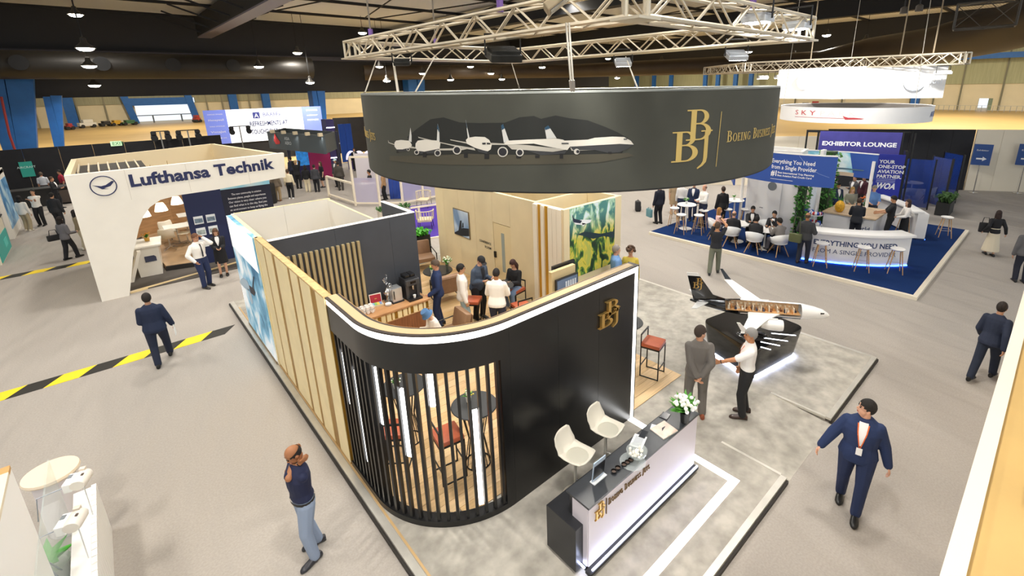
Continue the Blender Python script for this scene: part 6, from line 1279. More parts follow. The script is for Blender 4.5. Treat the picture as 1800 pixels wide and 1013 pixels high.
for lb, x_, y_ in (('white square meeting table among the white chairs', 1.45, 23.2), ('white square meeting table before the wood screen', 2.1, 25.2)):
    r = thing('meeting_table', lb, 'table', (x_, y_, .2)); MB().box(-.4,-.4,.7,.4,.4,.735).build('top', AW, r, bevel=.01); MB().cyl((0,0,.02),(0,0,.7),.03).build('column', CHROME, r)
    for i in range(4): a = pi/4+i*pi/2; MB().bar((0,0,.03),(.35*cos(a),.35*sin(a),.015),.03).build('foot', CHROME, r)
# ------------------------------------------------------------------ white stand at the lower left corner, close to the viewer
WH = mat('bright_white', '#f7f5f1', .5)
lw = thing('low_wall', 'low white grooved wall of the stand in the lower left corner', 'partition'); MB().box(-1.22,3.0,0,-1.05,8.1,.82).build('core', WH, lw)
yy = 3.0
while yy < 8.05: MB().box(-1.05,yy+.004,0,-1.0,yy+.115,.81).build('slat', WH, lw); yy += .12
gl = thing('glass_screen', 'clear glass pane standing behind the low white wall', 'screen', (0, 0, 0)); MB().box(-1.3,4.0,.1,-1.285,7.9,1.55).build('pane', mat('pale_glass', '#d6e6e2', .05, alpha=.25, spec=1), gl); MB().box(-1.31,4.0,0,-1.275,7.9,.1).build('channel', ALU, gl)
bp2 = thing('tall_panel', 'tall bright white panel filling the lower left corner', 'partition'); q = pz(25, 822, 2.4); MB().box(q.x-.1, 1.5, 0, q.x-.02, q.y, 2.4).build('panel', WH, bp2); 
MB().box(q.x-1.6,q.y-.12,0,q.x-.1,q.y,2.4).build('return_panel', WH, bp2); MB().box(q.x-1.6,q.y-.12,2.4,q.x-.02,q.y,2.44).build('timber_rail', C('#c79a5e', .6), bp2); MB().box(q.x-.1,1.5,2.4,q.x-.02,q.y-.12,2.44).build('timber_rail', C('#e9dcc4', .6), bp2); MB().box(q.x-1.6,1.5,2.2,q.x-.12,q.y-.14,2.24).build('timber_shelf', C('#b98a50', .6, var=.2, vs=6), bp2)
rt_ = thing('round_table', 'round white drum table half hidden by the tall white panel', 'table', (pz(85,830,.95).x+.02, pz(85,830,.95).y, 0)); MB().lathe([(.22,0),(.22,.88),(.001,.88)], 28, cap=False).build('drum', C('#efe9ec', .4), rt_, True); MB().lathe([(.001,.9),(.29,.9),(.3,.92),(.29,.95),(.001,.95)], 30, cap=False).build('top', C('#f0dfc6', .4), rt_, True)
for i, (X, Y, z_) in enumerate(((143,843,1.35),(133,915,1.35))):
    p = pz(X, Y, z_); SPS = .72; r = thing('display_spotlight', ('white display spotlight on a thin arm, farther from the viewer', 'white display spotlight on a thin arm, nearer the viewer')[i], 'lamp', p, radians(-20)); 
    b = MB(); b.lathe([(.1,-.16),(.115,-.1),(.115,.12),(.1,.16)], 18); b2 = MB(); b2.add([(v[0]*1.0, v[2], v[1]*.85) for v in b.v], b.f); b2.build('housing', C('#f3ece2', .4), r, True); MB().box(-.2,-.15,-.1,-.08,.15,.06).build('lamp_head', C('#fbfaf8', .4), r, bevel=.015); MB().box(-.19,.02,-.02,-.13,.11,.065).build('lens', C('#8b9196', .2), r); MB().box(.02,-.03,.09,.05,.02,.105).build('switch', C('#5a4a40'), r); MB().box(-.05,.1,.06,.03,.17,.13).build('bracket', C('#e9ded0'), r)
    MB().tube([(-.1,0,-.05),(-.55,-.12,-.08),(-.62,-.14,-.5)], .008, 5).build('arm', C('#9aa0ac', .4, metal=.5), r); MB().tube([(0,0,-.08),(.0,-.02,-.74)], .008, 5).build('mount', C('#e8e8e8'), r); r.scale = (SPS, SPS, SPS)
r = thing('wire_easel', 'thin blue-grey wire easel behind the white panel', 'easel', (-1.45, 6.2, 0))
for a, c in (((.1,1.2,0),(-.05,.3,1.5)), ((.16,1.2,0),(.0,.3,1.5)), ((.05,-.4,0),(-.05,.3,1.5)), ((.28,.6,0),(.02,.3,1.5))): MB().cyl(a, c, .009, n=5).build('rod', C('#8a8fa8', .4, metal=.4), r)
r = thing('potted_plant', 'green leafy plant in a white pot at the lower left', 'plant', (pz(110,985,.6).x-.12, pz(110,985,.6).y, 0)); MB().lathe([(.14,0),(.19,.6),(.2,.62),(.17,.58)], 20).build('pot', WH, r, True)
for i in range(9):
    a = i*.75; d = Vector((cos(a), sin(a), 0)); s_ = Vector((-sin(a), cos(a), 0))*.05; z_ = .6; MB().add([(0,0,z_), tuple(d*.12+s_+Vector((0,0,z_+.14))), tuple(d*.27+Vector((0,0,z_+.16+.02*(i % 3)))), tuple(d*.12-s_+Vector((0,0,z_+.14)))], [(0,1,2,3)]).build('leaf', mat('bright_leaf', '#4fae33', .45), r)
# neighbouring stand wall right below the viewer
nb = thing('neighbour_wall', 'cream wall top with a white edge running along the right border', 'partition'); MB().box(2.2,-.08,0,13.0,.03,3.0).build('white_edge', C('#e9ddca', .6), nb); MB().box(2.2,-1.6,2.8,13.0,-.082,2.94).build('timber_top', C('#c7a566', .6, var=.05, vs=2), nb); MB().box(2.2,-1.6,0,2.3,-.082,2.8).build('end_panel', C('#e0c383', .6), nb)
MB().box(4.3,-.36,2.94,5.1,-.3,3.0).build('clamp', C('#8c8a80', .4, metal=.5), nb)
# ------------------------------------------------------------------ far left: curtains, small stands, screen
partition('black_curtain_wall', 'long black panel wall at the far left', (-9.5, 41.0), (5.5, 41.0), 3.0, DK, 10)
partition('black_curtain_wall', 'lower black panel wall running behind the screen at left', (5.6, 47.5), (7.2, 47.5), 2.6, DK, 2); partition('black_curtain_wall', 'black drapes right of the refreshments screen', (16.6, 48.5), (27, 46.0), 3.4, DK, 8)
r = thing('teal_poster', 'teal notice with a pale code on the black wall', 'poster'); a, c = py(33,290,40.95), py(59,310,40.95); MB().box(a.x,40.93,c.z,c.x+.1,40.99,a.z+.15).build('sheet', C('#2fa392', .5), r); lettering('lettering', 'AIRCRAFT', flat_map(((a.x+c.x)/2+.05,40.928,a.z-.22), (1,0,0), (0,0,1)), .12, C('#d9efe9'), r, align='C')
r = thing('exit_sign', 'green and white emergency exit sign on the black wall', 'sign'); a, c = py(193,249,40.9), py(215,256,40.9); MB().box(a.x,40.9,c.z,c.x,40.95,a.z).build('panel', mat('exit_glow', '#bfe0b5', emit=.6), r); lettering('lettering', 'EXIT', flat_map((a.x+.1,40.895,c.z+.06), (1,0,0), (0,0,1)), .2, C('#2c7a45'), r)
r = thing('dark_counter', 'low black counter along the far left wall', 'counter'); MB().box(-4.4,38.2,0,-1.2,39.0,.95).build('body', C('#1d1c1c'), r); MB().box(-4.45,38.1,.95,-1.15,39.05,1.0).build('top', C('#2a2826'), r); MB().box(-2.6,38.05,.1,-1.5,38.1,.8).build('front_panel', C('#4b4038'), r)
lsb = thing('left_booth', 'small white framed booth with blue mountain prints at the left edge', 'exhibition stand'); bx_, by_ = -3.9, 32.6
a, c = py(-40,272,33), py(24,272,33)
MB().box(-5.6,33.0,0,-3.75,33.15,2.75).build('back_panel', C('#e9e4da'), lsb); MB().box(-3.75,30.2,0,-3.6,33.15,2.75).build('side_panel', C('#e9e4da'), lsb); MB().box(-5.6,30.2,2.6,-3.6,33.1,2.8).build('header', C('#f2ede2'), lsb)
MB().box(-5.4,32.97,.9,-3.9,33.0,1.9).build('mountain_print', sky_mat('booth_pic', ('#2d3f55', '#4d7ca8', '#8fb6d6', '#d9e8f2'), 1.5, 3), lsb); MB().box(-3.6,30.4,.4,-3.585,33.0,2.4).build('side_print', sky_mat('booth_pic2', ('#1f5d8f', '#4f93c9', '#a8cfe6', '#e4f0f7'), 1.2, 3), lsb); MB().box(-5.2,32.95,2.1,-4.2,32.97,2.4).build('name_plate', C('#f6f6f6'), lsb)
tc_ = thing('teal_cabinet', 'cream cabinet with a teal front at the left edge', 'cabinet', (0, 0, 0)); p = pz(22,432,0); MB().box(p.x-2,p.y-3.2,0,p.x,p.y-.3,1.35).build('body', C('#e4dcc6'), tc_); MB().box(p.x,p.y-3.1,.05,p.x+.02,p.y-.35,.85).build('teal_front', C('#2bb0a6', .5), tc_); MB().box(p.x+.02,p.y-1.6,.3,p.x+.03,p.y-.9,.6).build('logo', C('#5fd0c6'), tc_); MB().box(p.x-2.0,p.y-3.25,1.35,p.x+.04,p.y-.25,1.4).build('top', C('#2c2a28'), tc_)
# refreshments screen
YS = 50.; sc_ = thing('refreshment_screen', 'wide lit screen reading REFRESHMENTS AT TOUCHDOWN', 'screen'); x0, x1, x2, x3 = 6.7, 8.3, 14.4, 16.15; z0, z1 = 1.65, 4.5
SB = mat('screen_blue', '#6f7fd0', .4, emit=.55); SW = mat('screen_white', '#eef1fa', .4, emit=.6)
MB().box(x0,YS,z0,x1,YS+.2,z1).build('blue_field', SB, sc_); MB().box(x1,YS,z0,x2,YS+.2,z1).build('white_field', SW, sc_); MB().box(x2,YS,z0,x3,YS+.2,z1).build('blue_field', SB, sc_); MB().box(x0,YS+.05,0,x3,YS+.3,z0).build('plinth', DK, sc_)
smp = lambda x_, z_: flat_map((x_,YS-.004,z_), (1,0,0), (0,0,1)); DB = mat('screen_text', '#20285e', .5)
lettering('lettering', 'REFRESHMENTS AT', smp(9.95,3.0), .4, DB, sc_, width=3.1, bold=.02); lettering('lettering', 'TOUCHDOWN', smp(9.95,2.3), .4, DB, sc_, width=2.3, bold=.02); lettering('lettering', 'BAAFEx', smp(11.1,3.8), .34, C('#6d74a0'), sc_, width=1.5, bold=.02); MB().box(10.3,YS-.01,3.65,10.85,YS,4.2).build('logo_square', C('#333c86'), sc_); lettering('logo_lettering', 'A', flat_map((10.4,YS-.014,3.72), (1,0,0), (0,0,1)), .38, C('#ffffff'), sc_)
for i, t_ in enumerate(('DIAMOND SPONSOR', 'Honeywell', 'GOLD SPONSOR', 'VistaJet', 'JETEX')): lettering('lettering', t_, smp(7.5,4.1-i*.5), .18 if i % 2 else .1, C('#f4f6ff'), sc_, align='C', width=1.1)
for i, t_ in enumerate(('SPONSORS', 'seletar', 'PARTNERS')): lettering('lettering', t_, smp(15.3,4.1-i*.45), .16, C('#f4f6ff'), sc_, align='C', width=1.0)
def lamp_bar(label, xs, Y_, X0, X1, yp, yb):
    r = thing('lamp_stand', label, 'lighting stand'); a = py((X0+X1)/2, yp, Y_); MB().cyl((a.x,Y_,0),(a.x,Y_,a.z),.04,n=8).build('pole', C('#8a8a88', .4), r); p0, p1 = py(X0,yp,Y_), py(X1,yp-2,Y_); MB().bar((p0.x,Y_,a.z),(p1.x,Y_,a.z),.06).build('crossbar', C('#2a2a2a'), r)
    for s in (0, 1):
        x_ = (p0.x+.1, p1.x-.1)[s]; b = MB(); b.lathe([(.12,-.3),(.17,-.1),(.19,.2),(.15,.2)], 12); b2 = MB(); b2.add([(x_+v[0], Y_-v[2]*.6-.0, a.z-.35+v[1]*1-v[2]*.4) for v in b.v], b.f); b2.build('moving_head', C('#17171a', .4), r, True); MB().box(x_-.14,Y_-.1,a.z-.2,x_+.14,Y_+.1,a.z-.02).build('yoke', C('#222226'), r)
lamp_bar('black stage lamps on a T stand left of the screen', 0, 40.5, 265, 296, 231, 260); lamp_bar('second pair of stage lamps on a T stand left of the screen', 0, 40.5, 309, 349, 229, 258); lamp_bar('stage lamps on a T stand before the white screen', 0, 44, 403, 438, 222, 250)
# dark overhead box stand with spotlights
ds = thing('overhead_sign', 'dark overhead box sign with downlights behind the arch stand', 'sign'); A0, A1 = py(469,232,38), py(568,241,31.4); zt3 = 3.27; zb3 = 2.12
fr = [Vector((A0.x,A0.y,0)), Vector((A1.x,A1.y,0)), Vector((A1.x+1.6,A1.y+2.4,0)), Vector((A0.x+1.8,A0.y+2.6,0))]
for a, c in zip(fr, fr[1:]+fr[:1]): MB().slab([(a.x,a.y,zb3),(c.x,c.y,zb3),(c.x,c.y,zt3),(a.x,a.y,zt3)], Vector((c.y-a.y,-(c.x-a.x),0)).normalized()*-.1).build('fascia', mat('sign_slate', '#4d565a', .5), ds)
for i in range(5):
    p = fr[0].lerp(fr[1], .08+.21*i); MB().box(p.x-.12,p.y-.55,zt3-.05,p.x+.12,p.y-.3,zt3+.15).build('downlight', C('#d9c9a8'), ds); MB().bar((p.x,p.y-.35,zt3),(p.x,p.y,zt3),.04).build('bracket', BLACK, ds)
    if i % 2 == 0: spot('downlight_beam', (p.x, p.y-.5, zt3-.06), (p.x, p.y, zb3+.3), 60, 80)
dn = (fr[1]-fr[0]).normalized(); fmd = flat_map(fr[0]+dn*.8+Vector((0,0,2.6))-Vector((-dn.y,dn.x,0))*.02, dn, (0,0,1)); decal('bird_logo', [[(0,.1),(.3,.6),(.5,.3),(.8,.05),(.7,-.1),(.2,-.15)]], fmd, C('#c23a3a'), ds, 0, .01); lettering('lettering', 'ASIA', flat_map(fr[0]+dn*2.2+Vector((0,0,2.8)), dn, (0,0,1)), .22, C('#cfd6d8'), ds, depth=.02); lettering('lettering', 'AERO', flat_map(fr[0]+dn*2.2+Vector((0,0,2.5)), dn, (0,0,1)), .22, C('#cfd6d8'), ds, depth=.02)
for p in (fr[2], fr[3]): MB().box(p.x-.1,p.y-.1,0,p.x+.1,p.y+.1,zt3).build('post', C('#2a2a3c'), ds)
mgw = thing('magenta_wall', 'magenta stand wall below the dark overhead sign', 'partition'); a, c = py(531,268,35.8), py(573,278,35.2); MB().slab([(a.x,35.8,0),(c.x+.3,35.2,0),(c.x+.3,35.2,2.6),(a.x,35.8,2.6)], (0,.1,0)).build('panel', C('#b02a66', .6), mgw); a = py(520,268,35.6); MB().box(a.x,35.6,1.0,a.x+.75,35.7,2.45).build('blue_screen', mat('blue_scr', '#2f7fc9', .3, emit=.5, var=.5, vs=6), mgw); MB().box(a.x,35.62,0,a.x+.75,35.7,1.0).build('screen_base', C('#2a2456'), mgw)
pt = thing('purple_tower', 'purple tower with a white logo beside the overhead sign', 'tower'); a, c = py(573,217,37), py(593,278,37); MB().box(a.x,37,0,c.x+.1,38,3.9).build('tower', C('#40386f', .6), pt); MB().box(a.x-.02,36.97,1.1,c.x+.12,37,1.16).build('light_line', LED, pt); MB().box(a.x-.02,36.97,3.3,c.x+.12,37,3.36).build('light_line', LED, pt); MB().box((a.x+c.x)/2-.12,36.96,2.35,(a.x+c.x)/2+.22,36.99,2.75).build('logo', C('#f1effa'), pt); lettering('lettering', 'BAAFEx', flat_map((a.x+.1,36.98,2.1), (1,0,0), (0,0,1)), .13, C('#f1effa'), pt, width=.7)
bd = thing('blue_drape', 'bright blue drape panels in front of the black drapes', 'curtain'); a, c = py(596,235,42), py(618,275,42)
for i in range(4): w_ = (c.x-a.x+.3)/4; MB().box(a.x+i*w_+.01,42+.04*(i % 2),.01,a.x+(i+1)*w_-.01,42.08+.04*(i % 2),3.2).build('drape', C('#1d4fb0', .7), bd)
for i, X in enumerate((620, 634, 650)):
    p = pz(X, 298, 0); r = thing('arch_decoration', ('white ring-shaped decoration, leftmost of three', 'white ring-shaped decoration, middle of three', 'white ring-shaped decoration nearest the ring banner')[i], 'decoration', (p.x, p.y, 0)); MB().tube([(.36*cos(t), .1, .75+.6*sin(t)) for t in [pi*j/14 for j in range(15)]], .09, 8).build('arch', mat('neon_white', '#f2ecff', emit=.8), r, True); MB().box(-.32,.05,0,.32,.15,.9).build('infill', C('#4a3f86'), r); r.rotation_euler.z = -.75
# white fence frame, blue lounge behind the storage cubicle
fn = thing('fence_frame', 'white post and rail frame with pale panels behind the white cubicle', 'fence'); FW = C('#f1e6d0', .5)
ft = [((625,362),(612,281)), ((662,355),(647,279)), ((582,345),(578,325))]
f_a, f_b, f_c = Vector((9.15,25.0,0)), Vector((10.5,25.3,0)), Vector((13.0,26.2,0))
cornersF = [(9.1,25.6),(9.9,22.3),(11.9,22.9),(14.0,23.2)]
pts_ = [pz(585,345,0), pz(624,362,0), pz(660,362,0)]
posts = [(9.0,28.6,1.2),(9.2,25.2,2.6),(10.1,24.2,2.6),(11.0,23.4,2.6),(12.2,23.4,2.6),(13.6,23.6,2.6)]
for x_, y_, h_ in posts: MB().box(x_-.05,y_-.05,0,x_+.05,y_+.05,h_).build('post', FW, fn)
for (x_, y_, h_), (x2_, y2_, h2) in zip(posts, posts[1:]):
    MB().bar((x_,y_,min(h_,h2)),(x2_,y2_,min(h_,h2)),.1,.1).build('rail', FW, fn); MB().bar((x_,y_,.15),(x2_,y2_,.15),.08,.08).build('rail', FW, fn)
TP = mat('pale_panel', '#c9c4dd', .4, alpha=.55); 
for i in (1, 3, 4): (x_, y_, h_), (x2_, y2_, h2) = posts[i], posts[i+1]; MB().slab([(x_,y_,.2),(x2_,y2_,.2),(x2_,y2_,1.5),(x_,y_,1.5)], (.02,.02,0)).build('panel', TP, fn)
r = thing('white_screen', 'pale printed curved screen inside the white frame', 'screen'); b = MB(); b.sweep_wall([(10.2,27.2),(10.9,26.6),(11.5,26.2),(12.0,26.1)], .1, 2.5, .05); b.build('panel', C('#d6d0d6', .6), r, True); MB().box(10.2,26.55,0,12.0,26.6,.1).build('foot', C('#bbb'[:4]+'bbb'), r)
r = thing('white_counter', 'white square counter beside the man in black', 'counter', (10.0, 25.6, 0)); MB().box(-.3,-.3,0,.35,.35,1.0).build('body', AW, r); MB().box(-.34,-.34,1.0,.39,.39,1.05).build('top', AW, r)
for i, (x_, y_, w_) in enumerate(((11.6,24.8,1.2),(13.0,25.6,1.0),(12.9,27.6,1.6))): r = thing('blue_curtain', ('royal blue curtain behind the frame, nearest the man in black', 'royal blue curtain at the frame, under the ring banner', 'royal blue curtain deeper behind the frame')[i], 'curtain', (x_, y_, 0), -.6); [MB().box(-w_/2+j*w_/6,.03*(j % 2),.05,-w_/2+(j+1)*w_/6-.01,.07+.03*(j % 2),2.3).build('fold', C('#26479f', .7), r) for j in range(6)]
pc2 = thing('purple_carpet', 'purple carpet square behind the lounge', 'carpet'); MB().prism([(8.6,17.2),(12.4,16.2),(14.6,22.0),(10.6,23.0)], 0, .02).build('pile', C('#4a2f96', .95), pc2); MB().bar((8.55,17.2,.03),(12.4,16.2,.03),.08,.06).build('edge', FW, pc2); MB().bar((9.6,19.7,.75),(13.4,18.9,.75),.06,.08).build('rail', FW, pc2); MB().box(9.9,19.55,0,9.98,19.63,.75).build('rail_post', FW, pc2); MB().box(12.9,18.95,0,12.98,19.03,.75).build('rail_post', FW, pc2)
def woven_chair(label, x, y, rz):
    r = thing('woven_chair', label, 'chair', (x, y, .02), rz, 'woven cream armchairs'); W_ = C('#d8cba8', .7); MB().box(-.32,-.3,.34,.32,.3,.44).build('seat', W_, r, True, .03)
    for i in range(13): a = radians(-105+210*i/12); MB().cyl((-.36*cos(a),.36*sin(a),.42),(-.38*cos(a),.38*sin(a),.8),.016,n=5).build('slat', W_, r)
    MB().tube([(-.38*cos(radians(-105+210*i/12)), .38*sin(radians(-105+210*i/12)), .81) for i in range(13)], .025, 6).build('back_rail', W_, r, True)
    for sx in (-1, 1):
        for sy in (-1, 1): MB().cyl((sx*.3,sy*.3,0),(sx*.28,sy*.27,.36),.012,n=6).build('leg', BLACK, r)
woven_chair('cream woven armchair on the purple carpet', 9.7, 18.6, radians(55)); woven_chair('cream woven armchair at the far edge of the purple carpet', 11.6, 22.2, radians(-140))
r = thing('planter_box', 'low planter of dark green shrubs beyond the slate wall', 'planter', (9.3, 20.8, 0), -.2); MB().box(-.7,-.25,0,.7,.25,.55).build('trough', C('#cfc6b4'), r); fern(r, -.7, .7, -.25, .25, .52, 120, .25, 44, .22, mat('fern_mid', '#3c6a2a', .6, var=.4, vs=9))
# hangar clutter far behind
for lb, X, Y, c_, w_, h_ in (('white ground vehicle parked by the far wall', 152, 216, '#d9d6cc', 4, 2.4), ('dark ground cart by the far wall', 183, 215, '#2c2a28', 3, 1.6), ('yellow ground tug by the far wall', 200, 215, '#c79a2a', 3, 1.7), ('green container by the far hangar wall', 220, 214, '#3f6a48', 4, 1.6), ('red cabinet standing on the hangar floor', 123, 228, '#a32c2c', 1.6, 1.8), ('red fire point by the door jamb', 345, 206, '#a03428', 1.6, 2.4), ('red machine by the right hangar wall', 1432, 190, '#a83a2c', 3, 2.5), ('dark machine by the right hangar wall', 1415, 190, '#3a3833', 4, 2)):
    p = pz(X, Y, 0); p = p if p.length < 150 else p*(128/p.length); r = thing('ground_vehicle' if 'red' not in lb else 'red_cabinet', lb, 'vehicle' if 'red' not in lb else 'cabinet', (p.x, min(p.y, 130), 0), .3); r.scale = (.62, .62, .62); MB().box(-w_/2,-1.2,.5,w_/2,1.2,h_*.62).build('body', C(c_, .6), r, bevel=.1); MB().box(-w_/4,-1.1,h_*.62,w_/3,1.1,h_).build('cab', C(c_, .5), r, bevel=.1)
    for sx in (-1, 1): MB().cyl((sx*w_/3,-1.25,.5),(sx*w_/3,1.25,.5),.5,n=12).build('wheels', C('#1a1a1a'), r)
# ------------------------------------------------------------------ people in the foreground
NR = .0115
person('stout man in navy suit walking toward the viewer, head turned aside, orange lanyard', 6.83, 1.17, 192, 1.80, 0, ('suit', '#1d2f57'), ('trousers', '#1b2a4e'), '#131313', '#d9a587', ('short', '#17120f'),
       ((-.02, .36, .80), (.1, -.44, .88)), ((.2, .09), (-.14, -.11)), head=(-75, -5), bulk=1.22, vox=NR, ex=('lanyard',))
person('balding man in navy polo and pale jeans holding the back of his neck', .96, 5.8, 183, 1.72, 0, ('shortsleeve', '#1a2142'), ('trousers', '#8d9cb4'), '#2b2c33', '#a8704a', ('bald', '#191310'),
       ((-.03, .07, 1.5), (-.02, -.09, 1.5)), ((.03, .14), (-.1, -.1)), head=(0, 32), bulk=1.12, vox=NR, ex=('belt', 'beard', 'watch'), elbow=((.35, .15, -1), (.3, -.25, -1)), yaw=(15, -10))
person('man in dark navy suit walking away across the hazard strip with papers', .02, 13.1, 82, 1.74, 0, ('suit', '#1c2742'), ('trousers', '#1a2238'), '#121212', '#b98a6c', ('short', '#211913'),
       ((.26, .14, 1.12), (.12, -.3, .86)), ((-.18, .08), (.3, -.12)), bulk=1.12, vox=.013, ex=('papers',))
person('man in grey suit seen from behind with hands clasped at his back', 6.93, 3.72, 38, 1.80, ZS, ('suit', '#6b6661'), ('trousers', '#6a655f'), '#8a4a30', '#c99677', ('short', '#3b2f27'),
       ((-.17, .03, .88), (-.17, -.05, .9)), ((.03, .12), (-.05, -.12)), head=(-62, 0), bulk=1.08, vox=NR, ex=('glasses',), shirt='#1a1a1c', elbow=((-.3, .9, 0), (-.3, -.9, 0)))
person('grey-haired man in white shirt gesturing to the man in grey', 7.53, 3.1, 122, 1.76, ZS, ('shortsleeve', '#f1eeea'), ('trousers', '#1d1d1f'), '#38241c', '#b98058', ('short', '#8f8c88'),
       ((.47, .16, 1.12), (.08, -.26, .82)), ((.03, .12), (-.05, -.1)), head=(5, 0), vox=NR, ex=('lanyard', 'watch'), bulk=1.05)
person('man in black t-shirt and olive trousers raising a phone to photograph', 13.6, 7.0, 30, 1.76, 0, ('tee', '#1d1f26'), ('trousers', '#6c7060'), '#2a2c2c', '#b9855f', ('short', '#4b3a2d'),
       ((.3, .05, 1.62), (.28, -.16, 1.72)), ((-.12, .14), (.18, -.12)), vox=.014, ex=('phone',), head=(-25, -8))
person('man in dark navy suit striding off behind the right border wall', 12.15, .3, -14, 1.72, 0, ('suit', '#20293f'), ('trousers', '#1c2538'), '#131313', '#b98a6c', ('short', '#241b15'),
       ((.22, .24, .9), (-.15, -.26, .88)), ((-.32, .08), (.28, -.08)), lean=10, vox=.014)
person('man in white shirt and dark tie phoning before the navy wall', 1.5, 17.75, 300, 1.78, 0, ('shirt', '#f4f0ea'), ('trousers', '#1e2c52'), '#17130f', '#c48f70', ('short', '#6b4630'),
       ((.14, .12, 1.58), (.1, -.24, .92)), ((.0, .12), (.1, -.12)), bulk=1.14, vox=.013, ex=('tie', 'glasses'), elbow=((.3, .5, -1), (-.5, -.8, 0)), head=(10, 8))
person('brown-haired woman in black blazer and skirt looking at her phone', 2.12, 18.5, 262, 1.66, 0, ('suit', '#191a20'), ('skirt', '#17171b'), '#141414', '#d3a284', ('long', '#5d4230'),
       ((.26, .06, 1.06), (.26, -.06, 1.06)), ((.0, .08), (.04, -.1)), vox=.013, ex=('phone',), head=(0, 28), bulk=.9)
# ------------------------------------------------------------------ people in the lounge
person('man in navy suit facing the coffee machine', 5.36, 9.98, 148, 1.80, ZF, ('suit', '#22335c'), ('trousers', '#1e2d50'), '#141210', '#c99475', ('short', '#5d4d40'), ((.18, .24, .95), (.06, -.28, .82)), vox=.014, head=(15, 12))
person('man in white jacket and pale jeans standing in profile', 5.72, 9.42, -28, 1.74, ZF, ('suit', '#efe9df'), ('trousers', '#a8c2cc'), '#f1efea', '#c4946f', ('short', '#15110e'), (None, (.06, -.26, .82)), ((-.04, .1), (.06, -.1)), vox=.014, ex=('glasses', 'tie'), shirt='#e4e6ea')
person('man in white jacket seen from behind at the bar table', 6.08, 8.5, 42, 1.74, ZF, ('suit', '#f3efe6'), ('trousers', '#232a40'), '#1a1816', '#a9764f', ('short', '#1c1613'), ((.36, .2, 1.1), (.36, -.2, 1.1)), vox=.014, bulk=1.15, head=(0, 22), lean=6)
person('man in black cap and slate jacket bending over the bar table', 6.3, 9.62, -80, 1.80, ZF, ('suit', '#414e60'), ('trousers', '#161719'), '#191919', '#d6a68c', ('cap', '#6a5340'), ((.32, .16, 1.12), (.3, -.12, 1.12)), vox=.014, bulk=1.15, lean=14, head=(0, 28), ex=(('hat', '#1a1b1f'),), shirt='#23252a')
person('dark-haired woman in black seated on a bar stool with a notebook', 7.16, 9.14, 197, 1.66, ZF, ('blouse', '#1b1c20'), ('trousers', '#7389a8'), '#d8c8b4', '#d3a488', ('long', '#3a1f1a'), ((.34, .12, 1.08), (.34, -.12, 1.08)), ((.3, .1, .27), (.28, -.1, .27)), pelvis=(-.02, 0, .87), lean=8, head=(0, 30), vox=.014, bulk=.92, ex=('phone',))
person('woman in denim bucket hat and white top seated behind the curved wall', 4.72, 8.86, 178, 1.64, ZF, ('blouse', '#f0ece4'), ('trousers', '#d9d2c4'), '#e6e1d8', '#d8ad90', ('bucket', '#15110f'), ((.42, .14, .72), (.42, -.14, .72)), ((.5, .1), (.48, -.1)), pelvis=(0, 0, .52), lean=24, head=(0, 22), vox=.014, bulk=.92, ex=(('hat', '#4f77a5'),))
person('man in light blue jacket beside the mountain mural', 9.3, 7.55, -38, 1.80, ZS, ('suit', '#7096c6'), ('trousers', '#c9bfa6'), '#6b4a30', '#cf9c80', ('short', '#8a8078'), vox=.014, bulk=1.12)
person('curly-haired woman in a yellow top beyond the wall end', 9.75, 7.42, 205, 1.68, ZS, ('blouse', '#c9b24a'), ('trousers', '#2a2a30'), '#2a2420', '#c68f6e', ('curly', '#4a3424'), vox=.014, ex=('glasses',), bulk=.95, head=(0, 10))
# ------------------------------------------------------------------ people on the blue stand
MD = .02
person('bald man in white shirt standing at the tall tables', 17.95, 9.95, 160, 1.80, ZS, ('shirt', '#f2efe9'), ('trousers', '#1b2440'), '#141414', '#d6a084', ('bald', '#7a6a5c'), ((.34, .16, 1.1), (.3, -.1, 1.1)), vox=MD, bulk=1.1)
person('dark-haired man in black jacket seen from behind at the tall tables', 18.3, 9.3, 50, 1.76, ZS, ('suit', '#1d1c1d'), ('trousers', '#19191c'), '#131313', '#b98a6c', ('short', '#3b2c22'), vox=MD)
person('person in dark suit carrying a teal bag at the stand corner', 17.3, 11.7, 70, 1.82, 0, ('suit', '#171b2b'), ('trousers', '#14161f'), '#111111', '#b98a6c', vox=MD)
person('person in white shirt and jeans beside the tall white table', 18.6, 11.4, 20, 1.76, 0, ('shirt', '#ecebea'), ('trousers', '#28334e'), '#2a221c', '#c99877', vox=MD)
person('person in navy blazer behind the tall white table', 18.4, 10.7, 200, 1.76, ZS, ('suit', '#1f2e4f'), ('trousers', '#2a3350'), '#1a1a1a', '#c99877', vox=MD)
person('person in beige dress standing left of the tall white table', 19.2, 12.2, 230, 1.68, 0, ('dress', '#b79f7e'), ('skirt', '#b79f7e'), '#cfae8a', '#c99877', ('long', '#4a3526'), vox=MD, bulk=.9)
person('blonde woman in pink blouse seated at the low table', 16.8, 8.6, -50, 1.66, ZS, ('blouse', '#eec3bd'), ('trousers', '#3a3f52'), '#2a2a2a', '#e0b295', ('long', '#a8763e'), ((.4, .12, .8), (.4, -.12, .8)), ((.45, .1), (.42, -.1)), pelvis=(-.03, 0, .53), vox=MD, bulk=.95)
person('bald man in black jacket seated with his back turned', 16.38, 7.84, 20, 1.76, ZS, ('suit', '#1a1a1e'), ('trousers', '#1a1a20'), '#161616', '#d3a284', ('bald', '#6b5a4c'), ((.42, .14, .8), (.4, -.14, .8)), ((.5, .1), (.46, -.1)), pelvis=(-.03, 0, .53), vox=MD, bulk=1.1, lean=8)
